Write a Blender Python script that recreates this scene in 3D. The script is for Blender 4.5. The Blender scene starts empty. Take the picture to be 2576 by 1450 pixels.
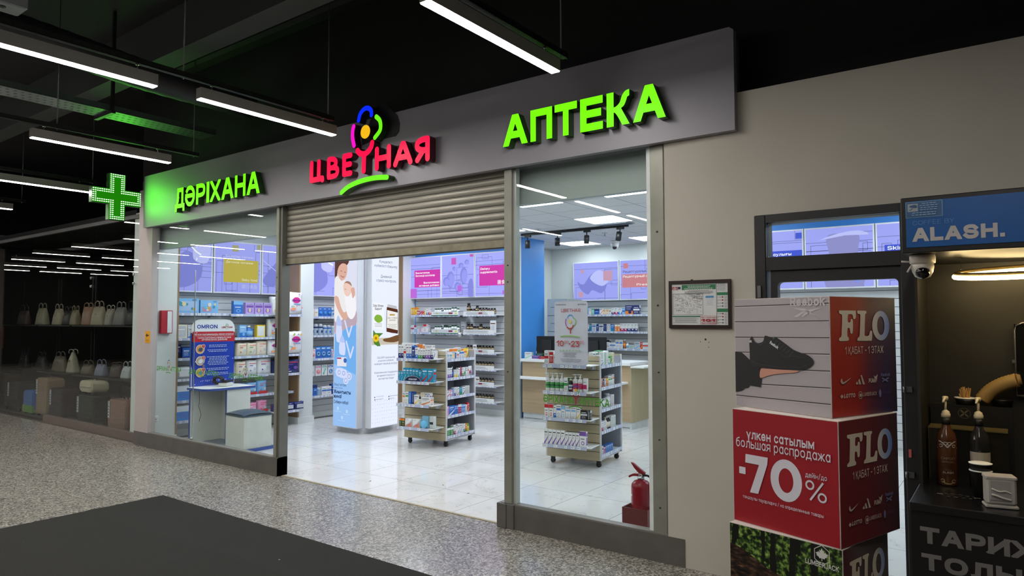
import bpy, math, random
from mathutils import Matrix, Vector
random.seed(7)
SC = bpy.context.scene
COL = SC.collection
PI = math.pi
R = math.radians

# ---------------------------------------------------------------- camera, world, exposure
cam_d = bpy.data.cameras.new('camera'); cam = bpy.data.objects.new('camera', cam_d); COL.objects.link(cam)
cam_d.sensor_width = 36; cam_d.lens = 24.0; cam_d.clip_start = .05; cam_d.clip_end = 200
yaw, pit, rol = .6333, .0471, -.0009
F = Vector((-math.sin(yaw)*math.cos(pit), math.cos(yaw)*math.cos(pit), math.sin(pit)))
Rt = Vector((math.cos(yaw), math.sin(yaw), 0)); Up = Rt.cross(F)
R2 = Rt*math.cos(rol) + Up*math.sin(rol); U2 = -Rt*math.sin(rol) + Up*math.cos(rol)
m = Matrix.Identity(4)
for i in range(3):
    m[i][0] = R2[i]; m[i][1] = U2[i]; m[i][2] = -F[i]
m[2][3] = 1.6
cam.matrix_world = m
SC.camera = cam
w = bpy.data.worlds.new('world'); SC.world = w; w.use_nodes = True
w.node_tree.nodes['Background'].inputs[0].default_value = (.55, .6, .68, 1)
w.node_tree.nodes['Background'].inputs[1].default_value = .02
SC.view_settings.view_transform = 'Standard'; SC.view_settings.look = 'None'
SC.view_settings.exposure = 0; SC.view_settings.gamma = 1
SC.cycles.use_denoising = True
SC.cycles.max_bounces = 8; SC.cycles.diffuse_bounces = 3; SC.cycles.glossy_bounces = 4; SC.cycles.transparent_max_bounces = 24
SC.cycles.sample_clamp_indirect = 4
K_PANEL = 17      # pharmacy ceiling panels
K_LAMP = 72.0      # linear lamps of the mall
K_BOX = .92        # backlit pictures

# ---------------------------------------------------------------- materials
def lin(h):
    if isinstance(h, str):
        h = h.lstrip('#'); c = [int(h[i:i+2], 16)/255 for i in (0, 2, 4)]
    else:
        c = list(h)
    return tuple(x/12.92 if x <= .04045 else ((x+.055)/1.055)**2.4 for x in c)
_M = {}
def nt(name):
    mm = bpy.data.materials.new(name); mm.use_nodes = True
    return mm, mm.node_tree, mm.node_tree.nodes['Principled BSDF']
def mat(col, rough=.5, metal=0, emit=0, var=.06, ns=9, bump=0, name=None, spec=.5, stretch=None, sample=True, alpha=1):
    key = (col, rough, metal, emit, var, ns, bump, spec, stretch, alpha)
    if key in _M: return _M[key]
    mm, t, b = nt(name or ('surface_' + str(len(_M))))
    c = lin(col)
    b.inputs['Roughness'].default_value = rough; b.inputs['Metallic'].default_value = metal
    b.inputs['Specular IOR Level'].default_value = spec
    if alpha < 1: b.inputs['Alpha'].default_value = alpha
    if emit:
        b.inputs['Specular IOR Level'].default_value = .12
        b.inputs['Base Color'].default_value = (*[x*.05 for x in c], 1)
        b.inputs['Emission Color'].default_value = (*c, 1); b.inputs['Emission Strength'].default_value = emit
        if not sample: mm.cycles.emission_sampling = 'NONE'
    else:
        tc = t.nodes.new('ShaderNodeTexCoord'); n = t.nodes.new('ShaderNodeTexNoise'); n.inputs['Scale'].default_value = ns
        n.inputs['Detail'].default_value = 3
        if stretch:
            mp = t.nodes.new('ShaderNodeMapping'); mp.inputs['Scale'].default_value = stretch
            t.links.new(tc.outputs['Object'], mp.inputs[0]); t.links.new(mp.outputs[0], n.inputs['Vector'])
        else:
            t.links.new(tc.outputs['Object'], n.inputs['Vector'])
        r = t.nodes.new('ShaderNodeValToRGB')
        r.color_ramp.elements[0].position = .3; r.color_ramp.elements[1].position = .7
        r.color_ramp.elements[0].color = (*[max(0, x*(1-var)) for x in c], 1)
        r.color_ramp.elements[1].color = (*[min(1, x*(1+var)) for x in c], 1)
        t.links.new(n.outputs[0], r.inputs[0]); t.links.new(r.outputs[0], b.inputs['Base Color'])
        if bump:
            bp = t.nodes.new('ShaderNodeBump'); bp.inputs['Strength'].default_value = bump; bp.inputs['Distance'].default_value = .01
            t.links.new(n.outputs[0], bp.inputs['Height']); t.links.new(bp.outputs[0], b.inputs['Normal'])
    _M[key] = mm
    return mm
def E(col, s=None, sample=False):      # something backlit
    return mat(col, .35, 0, K_BOX if s is None else s, sample=sample)
def P(col, rough=.45): return mat(col, rough, var=.02, ns=3)   # printed card / plastic

class G:      # tiny node-graph helper
    def __init__(s, t): s.t = t
    def n(s, typ, ins=(), **kw):
        x = s.t.nodes.new(typ)
        for k, v in kw.items(): setattr(x, k, v)
        for k, v in (ins.items() if isinstance(ins, dict) else enumerate(ins)):
            if v is None: continue
            if hasattr(v, 'is_output') or isinstance(v, bpy.types.NodeSocket): s.t.links.new(v, x.inputs[k])
            else: x.inputs[k].default_value = v
        return x.outputs[0]
    def m(s, op, a, b=None, c=None):
        return s.n('ShaderNodeMath', [a, b, c], operation=op)
    def mix(s, f, a, b):
        x = s.t.nodes.new('ShaderNodeMix'); x.data_type = 'RGBA'
        for sk, v in ((x.inputs[0], f), (x.inputs[6], a), (x.inputs[7], b)):
            if isinstance(v, bpy.types.NodeSocket): s.t.links.new(v, sk)
            elif isinstance(v, tuple) and len(v) == 3: sk.default_value = (*v, 1)
            else: sk.default_value = v
        return x.outputs[2]
    def pos(s):
        g = s.t.nodes.new('ShaderNodeNewGeometry'); sp = s.t.nodes.new('ShaderNodeSeparateXYZ')
        s.t.links.new(g.outputs['Position'], sp.inputs[0]); return g.outputs['Position'], sp.outputs
    def obj(s):
        g = s.t.nodes.new('ShaderNodeTexCoord'); sp = s.t.nodes.new('ShaderNodeSeparateXYZ')
        s.t.links.new(g.outputs['Object'], sp.inputs[0]); return g.outputs['Object'], sp.outputs
    def joint(s, x, size, off, wd):    # 1 on a joint line
        f = s.m('FRACT', s.m('DIVIDE', s.m('SUBTRACT', x, off), size))
        a = s.m('ABSOLUTE', s.m('SUBTRACT', f, .5))
        return s.m('GREATER_THAN', a, .5 - wd/size/2)
    def ramp(s, f, stops):
        x = s.t.nodes.new('ShaderNodeValToRGB'); cr = x.color_ramp
        while len(cr.elements) < len(stops): cr.elements.new(.5)
        for e, (p, c) in zip(cr.elements, stops): e.position = p; e.color = (*c, 1)
        s.t.links.new(f, x.inputs[0]); return x.outputs[0]

def mat_tiles():
    mm, t, b = nt('polished_marble_tiles'); g = G(t); p, s = g.pos()
    j = g.m('MAXIMUM', g.joint(s[0], .578, -6.13, .005), g.joint(s[1], .577, 4.33, .005))
    n1 = g.n('ShaderNodeTexNoise', {'Vector': p, 'Scale': 2.2, 'Detail': 5.0, 'Roughness': .6, 'Distortion': 1.2})
    v = g.m('ABSOLUTE', g.m('SUBTRACT', n1, .5)); v = g.m('LESS_THAN', v, .006)
    n2 = g.n('ShaderNodeTexNoise', {'Vector': p, 'Scale': 5.0, 'Detail': 2.0})
    v = g.m('MULTIPLY', v, g.m('GREATER_THAN', n2, .5))
    base = g.mix(g.n('ShaderNodeTexNoise', {'Vector': p, 'Scale': 1.2}), lin('#d9d9d8'), lin('#e6e6e4'))
    c = g.mix(g.m('MULTIPLY', v, .38), base, lin('#8b8a86')); c = g.mix(j, c, lin('#8a8a86'))
    t.links.new(c, b.inputs['Base Color']); b.inputs['Roughness'].default_value = .07
    return mm
def mat_terrazzo():
    mm, t, b = nt('speckled_terrazzo'); g = G(t); p, s = g.pos()
    mp = g.n('ShaderNodeMapping', {'Vector': p, 'Scale': (1.0, 1.0, 1.0)})
    wv = t.nodes.new('ShaderNodeTexVoronoi'); wv.inputs['Scale'].default_value = 78; t.links.new(mp, wv.inputs['Vector'])
    bw = g.n('ShaderNodeRGBToBW', [wv.outputs['Color']])
    wv2 = t.nodes.new('ShaderNodeTexVoronoi'); wv2.inputs['Scale'].default_value = 150; t.links.new(mp, wv2.inputs['Vector'])
    bw2 = g.n('ShaderNodeRGBToBW', [wv2.outputs['Color']])
    mixv = g.m('ADD', g.m('MULTIPLY', bw, .6), g.m('MULTIPLY', bw2, .4))
    c = g.ramp(mixv, [(.28, lin('#55534f')), (.42, lin('#77746e')), (.58, lin('#928e86')), (.72, lin('#b8b3aa'))])
    j = g.m('MAXIMUM', g.joint(s[0], .6, -4.49, .004), g.joint(s[1], .6, 3.42, .004))
    c = g.mix(g.m('MULTIPLY', j, .35), c, lin('#55534f'))
    t.links.new(c, b.inputs['Base Color']); b.inputs['Roughness'].default_value = .22
    return mm
def mat_ceiling():
    mm, t, b = nt('ceiling_grid_tiles'); g = G(t); p, s = g.pos()
    j = g.m('MAXIMUM', g.joint(s[0], .6, -4.8, .012), g.joint(s[1], .6, 7.36, .012))
    c = g.mix(j, lin('#dfe2e4'), lin('#8f979d'))
    t.links.new(c, b.inputs['Base Color']); b.inputs['Roughness'].default_value = .8
    return mm
def mat_wood(name, c1, c2, axis=2, sc=14, slat=False, off=0, band=.0975):
    mm, t, b = nt(name); g = G(t); p, s = g.obj()
    st = [sc*4]*3; st[axis] = 1.2
    mp = g.n('ShaderNodeMapping', {'Vector': p, 'Scale': tuple(st)})
    n = g.n('ShaderNodeTexNoise', {'Vector': mp, 'Scale': 1.0, 'Detail': 4.0, 'Distortion': .4})
    c = g.mix(n, lin(c1), lin(c2))
    t.links.new(c, b.inputs['Base Color']); b.inputs['Roughness'].default_value = .5
    return mm
def mat_glass():
    mm = bpy.data.materials.new('clear_glass'); mm.use_nodes = True; t = mm.node_tree; t.nodes.clear()
    o = t.nodes.new('ShaderNodeOutputMaterial'); tr = t.nodes.new('ShaderNodeBsdfTransparent'); gl = t.nodes.new('ShaderNodeBsdfGlossy')
    gl.inputs['Roughness'].default_value = 0; tr.inputs[0].default_value = (.96, .985, .975, 1)
    fr = t.nodes.new('ShaderNodeFresnel'); ge = t.nodes.new('ShaderNodeNewGeometry'); mr = t.nodes.new('ShaderNodeMapRange')
    mr.inputs['To Min'].default_value = 1.45; mr.inputs['To Max'].default_value = 1/1.45
    t.links.new(ge.outputs['Backfacing'], mr.inputs['Value']); t.links.new(mr.outputs[0], fr.inputs[0]); mx = t.nodes.new('ShaderNodeMixShader')
    t.links.new(fr.outputs[0], mx.inputs[0]); t.links.new(tr.outputs[0], mx.inputs[1]); t.links.new(gl.outputs[0], mx.inputs[2])
    t.links.new(mx.outputs[0], o.inputs[0]); return mm
def mat_grad(name, stops, axis, rough=.45, scale=1.0, off=0.0):   # printed colour blend along one local axis
    mm, t, b = nt(name); g = G(t); p, s = g.obj()
    f = g.m('MULTIPLY', g.m('SUBTRACT', s[axis], off), scale)
    t.links.new(g.ramp(f, stops), b.inputs['Base Color']); b.inputs['Roughness'].default_value = rough
    return mm

# ---------------------------------------------------------------- mesh builder
_T = {}
def text_geo(s, bold=0, ext=0, shear=0):
    key = (s, bold, ext, shear)
    if key in _T: return _T[key]
    c = bpy.data.curves.new('t', 'FONT'); c.body = s; c.size = 1; c.offset = bold; c.extrude = ext; c.resolution_u = 3; c.shear = shear
    o = bpy.data.objects.new('t', c); COL.objects.link(o); bpy.context.view_layer.update()
    me = bpy.data.meshes.new_from_object(o.evaluated_get(bpy.context.evaluated_depsgraph_get()))
    v = [tuple(x.co) for x in me.vertices]; f = [tuple(p.vertices) for p in me.polygons]; nz = [p.normal.z for p in me.polygons]
    bpy.data.objects.remove(o); bpy.data.curves.remove(c); bpy.data.meshes.remove(me)
    _T[key] = (v, f, nz); return _T[key]
CAP = None
def cap():
    global CAP
    if CAP is None:
        v, f, n = text_geo('H'); CAP = max(p[1] for p in v) - min(p[1] for p in v)
    return CAP

# ---------------------------------------------------------------- stroke alphabet (width|strokes; ~ = curve); 10 = cap height, 7 = x height
_GL = {}
for _l in '''А|7|0,0 3,10|4,10 7,0|1.2,3 5.8,3
Б|6.3|6,10 0,10 0,0|~0,6 3.5,6 6.2,5 6.2,1 3.5,0 0,0
В|6.3|0,0 0,10|~0,10 3.5,10 5.7,9 5.5,6 3.3,5.3 0,5.3|~3.3,5.3 6.2,4.6 6.2,.8 3.5,0 0,0
Г|5.5|0,0 0,10 5.5,10
Д|7.4|-.4,-2.2 -.4,0 7.8,0 7.8,-2.2|6.4,0 6.4,10 1.9,10 1.6,4 .6,0
Е|5.8|5.8,10 0,10 0,0 5.8,0|0,5.2 5.2,5.2
Ж|9|4.5,0 4.5,10|0,10 3.6,5.2 0,0|9,10 5.4,5.2 9,0|3.6,5.2 5.4,5.2
З|6|~.2,8.6 1.6,10 4.6,10 5.8,8.6 5.4,6 2.5,5.3|~2.5,5.3 5.6,4.8 6.2,2 4.6,0 1.4,0 0,1.6
И|7|0,10 0,0 7,10 7,0
Й|7|0,10 0,0 7,10 7,0|~1.8,13 3.5,11.6 5.2,13
К|6.4|0,0 0,10|6,10 0,4.2|2.3,6 6.4,0
Л|7|~0,0 1.4,.6 1.8,4 2,10|2,10 7,10 7,0
М|8.4|0,0 0,10 4.2,2 8.4,10 8.4,0
Н|7|0,0 0,10|7,0 7,10|0,5.2 7,5.2
О|8|@
П|6.8|0,0 0,10 6.8,10 6.8,0
Р|6.2|0,0 0,10|~0,10 3.6,10 6.2,9 6.2,5.4 3.6,4.3 0,4.3
С|7.4|~7,8 5.6,9.8 2.2,9.8 .1,7.4 .1,2.6 2.2,.2 5.6,.2 7.2,2
Т|6.8|0,10 6.8,10|3.4,0 3.4,10
У|7|0,10 3.7,3.2|7,10 3,1.2 2,0 .6,0
Ф|8.6|4.3,-.4 4.3,10.4|~4.3,8.8 1.4,8.4 0,5 1.4,1.6 4.3,1.4|~4.3,8.8 7.2,8.4 8.6,5 7.2,1.6 4.3,1.4
Х|6.8|0,0 6.8,10|6.8,0 0,10
Ц|7.4|0,10 0,0 7.6,0 7.6,-2|6.4,0 6.4,10
Ч|6.4|~0,10 0,6 1.6,4.4 6.4,5|6.4,0 6.4,10
Ш|9|0,10 0,0 9,0 9,10|4.5,0 4.5,10
Щ|9.6|0,10 0,0 9.8,0 9.8,-2|4.4,0 4.4,10|8.8,0 8.8,10
Ъ|7|0,10 2,10 2,0|~2,5.6 4.5,5.6 7,4.6 7,1 4.5,0 2,0
Ы|8.4|0,10 0,0|~0,5.6 2.6,5.6 5.4,4.6 5.4,1 2.6,0 0,0|8.4,0 8.4,10
Ь|6.2|0,10 0,0|~0,5.6 3.5,5.6 6.2,4.6 6.2,1 3.5,0 0,0
Э|7.2|~0,8.4 1.8,9.9 5,9.6 7.1,7 7.1,3 5,.4 1.8,.1 0,1.6|2.4,5.2 7,5.2
Ю|9.8|0,0 0,10|0,5 2.4,5|~6.1,10 3.2,8.5 2.6,5 3.2,1.5 6.1,0 9,1.5 9.8,5 9,8.5 6.1,10
Я|6.4|6.4,0 6.4,10|~6.4,10 2.8,10 .2,9 .2,5.4 2.8,4.3 6.4,4.3|3.2,4.3 0,0
Ә|7.6|~.6,8.4 2.2,10 5.4,9.8 7.5,7 7.5,3 5.4,.2 2.2,.2 .1,3 .1,5.2|.1,5.2 7.5,5.2
І|0|0,0 0,10
Қ|6.8|0,0 0,10|6,10 0,4.2|2.3,6 6,0 6.8,0 6.8,-2
Ң|7.6|0,0 0,10|7,0 7,10|0,5.2 7,5.2|7,0 7.8,0 7.8,-2
Ғ|6|1,0 1,10 6,10|-.4,5 4.4,5
Ү|7|0,10 3.5,4.6 7,10|3.5,4.6 3.5,0
Ұ|7|0,10 3.5,4.6 7,10|3.5,4.6 3.5,0|1,3 6,3
Ө|8|@|0,5 8,5
D|7|0,0 0,10|~0,10 3.6,10 6.4,8.6 7,5 6.4,1.4 3.6,0 0,0
F|5.6|0,0 0,10 5.6,10|0,5.2 5,5.2
G|7.8|~7.2,8 5.6,9.8 2.2,9.8 .1,7.4 .1,2.6 2.2,.2 5.6,.2 7.6,2|7.6,1.6 7.6,4.8 4.6,4.8
I|0|0,0 0,10
J|4.6|~4.6,10 4.6,2 3.6,0 1,0 0,1.6
L|5.4|0,10 0,0 5.4,0
N|7|0,0 0,10 7,0 7,10
Q|8|@|5,3 8.2,-1
R|6.6|0,0 0,10|~0,10 3.6,10 6.2,9 6.2,5.6 3.6,4.7 0,4.7|3.4,4.7 6.6,0
S|6.4|~6,8.4 4.6,10 1.8,10 .2,8.6 .6,6 3.2,5.1 5.9,4.3 6.3,1.8 4.8,.1 1.6,0 0,1.7
U|7|~0,10 0,3 1.2,.4 5.8,.4 7,3 7,10
V|7|0,10 3.3,0|3.7,0 7,10
W|10|0,10 2.6,0|2.7,0 4.9,10|5.1,10 7.3,0|7.4,0 10,10
Y|7|0,10 3.5,4.6 7,10|3.5,4.6 3.5,0
Z|6.2|0,10 6.2,10 0,0 6.2,0
0|6.6|@
1|3.4|0,7.6 3,10 3,0
2|6.2|~.2,8 1.6,10 4.6,10 6,8.2 5.4,5.6 0,0|0,0 6.2,0
3|6|0,10 5.6,10 2.8,6|~2.4,6 5,6 6.2,3.6 5,.4 1.8,0 0,1.5
4|6.6|5,0 5,10 0,2.8 6.8,2.8
5|6|5.8,10 .8,10 .4,5.4|~.4,5.4 3,6.4 6,4.6 5.6,1 2.4,0 0,1.4
6|6.2|~5,10 1.4,6 .1,2.6 2,.1 5,.4 6.1,3 4.6,5.8 1.6,5.4 .4,3.4
7|6|0,10 6,10 2,0
8|6.2|~3.1,10 .6,9 .6,6 3.1,5.2 6.2,4 6,.8 3.1,0 .2,.8 0,4 3.1,5.2 5.6,6 5.6,9 3.1,10
9|6.2|~1.2,0 4.8,4 6.1,7.4 4.2,9.9 1.2,9.6 .1,7 1.6,4.2 4.6,4.6 5.8,6.6
%|9|2,0 7,10|~1.6,10 0,9 0,6.6 1.6,5.6 3.2,6.6 3.2,9 1.6,10|~7.4,4.4 5.8,3.4 5.8,1 7.4,0 9,1 9,3.4 7.4,4.4
-|3.6|0,4.4 3.6,4.4
+|5.6|0,4.4 5.6,4.4|2.8,1.6 2.8,7.2
/|4|0,-1 4,11
.|0|0,0 .01,0
,|.6|.6,.6 0,-1.6
!|0|0,3.4 0,10|0,0 .01,0
а|5.4|5.4,7 5.4,0|~5.4,5 3.6,7 1.4,6.6 0,3.5 1.4,.4 3.6,0 5.4,2
б|5.8|~5.2,10 2,9 .3,7 .1,3|~.1,3 1.4,.2 4.2,.2 5.8,3 4.4,6.2 1.6,6.2 .1,3.4
в|5.2|0,0 0,7|~0,7 3,7 4.7,6.2 4.4,4 2.6,3.7 0,3.7|~2.6,3.7 5.2,3 5,.5 3,0 0,0
г|4|0,0 0,7 4.2,7
д|6.4|-.3,-1.8 -.3,0 6.7,0 6.7,-1.8|5.4,0 5.4,7 1.6,7 1.3,2.6 .5,0
е|5.6|0,3.6 5.5,3.6|~5.5,3.6 4.6,6.6 2.8,7 .8,6.2 0,3.5 .8,.8 2.8,0 5.2,1
ж|8|4,0 4,7|0,7 3.2,3.6 0,0|8,7 4.8,3.6 8,0|3.2,3.6 4.8,3.6
з|5|~.2,6 1.6,7 4,6.8 4.6,5 2,3.8|~2,3.8 5,3 4.8,.6 2,0 0,1
и|5.6|0,7 0,0 5.6,7 5.6,0
й|5.6|0,7 0,0 5.6,7 5.6,0|~1.2,9.8 2.8,8.6 4.4,9.8
к|5|0,0 0,7|4.8,7 0,2.8|1.8,4.2 5.2,0
л|5.8|~0,0 1.1,.5 1.4,3 1.6,7|1.6,7 5.8,7 5.8,0
м|7|0,0 0,7 3.5,1.4 7,7 7,0
н|5.4|0,0 0,7|5.4,0 5.4,7|0,3.7 5.4,3.7
о|5.8|o
п|5.4|0,0 0,7 5.4,7 5.4,0
р|5.6|0,-3 0,7|~0,5 1.8,7 4.2,6.6 5.6,3.5 4.2,.4 1.8,0 0,2
с|5.2|~5,5.8 3.4,7 1.2,6.4 0,3.5 1.2,.6 3.4,0 5.1,1.2
т|5.2|0,7 5.2,7|2.6,0 2.6,7
у|5.4|0,7 2.9,.6|5.4,7 2.2,-2 1.4,-3 .2,-3
ф|8|4,-3 4,10|~4,6.8 1,6.4 0,3.5 1,.6 4,.2|~4,6.8 7,6.4 8,3.5 7,.6 4,.2
х|5.2|0,0 5.2,7|5.2,0 0,7
ц|5.8|0,7 0,0 6,0 6,-1.6|5,0 5,7
ч|5|~0,7 0,4 1.4,3 5,3.6|5,0 5,7
ш|7.6|0,7 0,0 7.6,0 7.6,7|3.8,0 3.8,7
щ|8.2|0,7 0,0 8.4,0 8.4,-1.6|3.7,0 3.7,7|7.4,0 7.4,7
ы|7|0,7 0,0|~0,4 2.4,4 4.4,3 4.2,.5 2.4,0 0,0|7,0 7,7
ь|5|0,7 0,0|~0,4 2.8,4 5,3 4.8,.5 2.8,0 0,0
э|5|~.1,5.8 1.8,7 3.8,6.4 5,3.5 3.8,.6 1.8,0 0,1.2|1.8,3.7 4.9,3.7
ю|8|0,0 0,7|0,3.5 2.4,3.5|~5.2,7 3,6 2.4,3.5 3,1 5.2,0 7.4,1 8,3.5 7.4,6 5.2,7
я|5.2|5.2,0 5.2,7|~5.2,7 2.4,7 .2,6.4 .2,3.8 2.4,3 5.2,3|2.6,3 0,0
ә|5.6|~.4,6 2.2,7 4.6,6.2 5.6,3.5 4.6,.8 2.8,0 .8,.8 .1,3.4|.1,3.4 5.5,3.4
і|0|0,0 0,7|0,9.6 .01,9.6
қ|5.4|0,0 0,7|4.8,7 0,2.8|1.8,4.2 4.8,0 5.6,0 5.6,-1.6
ң|6|0,0 0,7|5.4,0 5.4,7|0,3.7 5.4,3.7|5.4,0 6.2,0 6.2,-1.6
ғ|4.6|.8,0 .8,7 4.6,7|-.4,3.6 3.4,3.6
ү|5.4|0,7 2.7,1 5.4,7|2.7,1 2.7,-3
ұ|5.4|0,7 2.7,1 5.4,7|2.7,1 2.7,-3|.8,-.6 4.6,-.6
ө|5.8|o|0,3.5 5.8,3.5
b|5.6|0,0 0,10|~0,5 1.8,7 4.2,6.6 5.6,3.5 4.2,.4 1.8,0 0,2
d|5.6|5.6,0 5.6,10|~5.6,5 3.8,7 1.4,6.6 0,3.5 1.4,.4 3.8,0 5.6,2
f|3.4|~1.4,0 1.4,8 2.2,10 3.6,10|0,7 3.4,7
g|5.6|~5.6,7 5.6,-1 4.2,-3 1,-2.6|~5.6,5 3.8,7 1.4,6.6 0,3.5 1.4,.4 3.8,0 5.6,2
h|5.2|0,0 0,10|~0,4.6 1.8,7 4.4,6.8 5.2,4.8 5.2,0
j|1|~1,7 1,-2 0,-3|1,9.6 1.01,9.6
k|5|0,0 0,10|4.8,7 0,2.8|1.8,4.2 5.2,0
l|0|0,0 0,10
m|8.4|0,0 0,7|~0,5 1.6,7 3.6,6.8 4.2,5 4.2,0|~4.2,5 5.8,7 7.8,6.8 8.4,5 8.4,0
n|5.2|0,0 0,7|~0,4.6 1.8,7 4.4,6.8 5.2,4.8 5.2,0
q|5.6|5.6,-3 5.6,7|~5.6,5 3.8,7 1.4,6.6 0,3.5 1.4,.4 3.8,0 5.6,2
r|3|0,0 0,7|~0,4.4 1.4,6.8 3.2,7
s|4.6|~4.4,6 3,7 1,6.9 .3,5.4 2.2,3.7 4.5,2.6 4.2,.6 2.2,0 0,1
t|3.2|1.2,10 1.2,0 3.2,0|0,7 3.2,7
u|5.2|~0,7 0,2.2 1,0 3.6,.2 5.2,2.4|5.2,7 5.2,0
v|5.2|0,7 2.4,0|2.8,0 5.2,7
w|7.6|0,7 2,0|2,0 3.8,7|3.8,7 5.6,0|5.6,0 7.6,7
z|4.8|0,7 4.8,7 0,0 4.8,0'''.split('\n'):
    _p = _l.split('|'); _GL[_p[0]] = (float(_p[1]), _p[2:])
for _a, _b in zip('ABCEHKMOPTXaceopxyi', 'АВСЕНКМОРТХасеорхуі'): _GL.setdefault(_a, _GL[_b])
def glyph(ch, hw):
    """list of convex quads of one letter, cap height 1, and its width"""
    W_, st = _GL.get(ch, _GL['о']); w = W_/10; out = []
    lc = ch in 'абвгдежзийклмнопрстуфхцчшщыьэюяәіқңғүұөacegmnopqrsuvwxyzj'; Wt = w+2*hw
    fx = lambda x: hw+x/10; fy = lambda y: hw + y/10*((.72-2*hw)/.7 if lc and y <= 7 else (1-2*hw))
    for s in st:
        if s in '@o':
            H = 10 if s == '@' else 7; cur = 1; cx, cy = W_/2, H/2
            pts = [(cx+W_/2*math.copysign(abs(math.cos(a))**.85, math.cos(a)), cy+H/2*math.copysign(abs(math.sin(a))**.85, math.sin(a))) for a in [2*PI*i/20 for i in range(21)]]
        else:
            cur = s[0] == '~'; pts = [tuple(map(float, p.split(','))) for p in s.lstrip('~').split()]
            if cur: pts = curve(pts, 4)
        P_ = [(fx(x), fy(y)) for x, y in pts]; n = len(P_)
        for i in range(n-1):
            (x0, y0), (x1, y1) = P_[i], P_[i+1]; d = math.hypot(x1-x0, y1-y0) or 1e-6; ux, uy = (x1-x0)/d, (y1-y0)/d
            e0 = hw if (i == 0 or not cur) else hw*.22; e1 = hw if (i == n-2 or not cur) else hw*.22
            if abs(ux) > .15 and abs(uy) > .3 and not cur: e0 = e1 = hw*1.6
            q = [(x0-ux*e0-uy*hw, y0-uy*e0+ux*hw), (x0-ux*e0+uy*hw, y0-uy*e0-ux*hw), (x1+ux*e1+uy*hw, y1+uy*e1-ux*hw), (x1+ux*e1-uy*hw, y1+uy*e1+ux*hw)]
            ys = [p[1] for p in pts]; lo = fy(min(ys))-hw; hi = fy(max(ys))+hw
            if not cur: q = clipbox(q, (-9, lo, 9, hi))
            if len(q) > 2: out.append(q)
    return out, Wt
def textquads(t, x, y, h, bold=0, w=None, al='l', sh=0):
    hw = max(.03, .062+bold*2.2) if bold >= 0 else .035
    items = []; cx = 0; ff = text_geo
    for ch in t:
        if ch == ' ': cx += .42; continue
        q, W_ = glyph(ch, hw); items.append((cx, q)); cx += W_+.17-hw*.3
    tot = cx-.17+hw*.3; kx = (w/tot) if w else h; ox = {'l': x, 'c': x-tot*kx/2, 'r': x-tot*kx}[al]
    return [[(ox+(cx+a)*kx + b*h*sh, y+b*h) for a, b in q] for cx, qs in items for q in qs]

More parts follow.
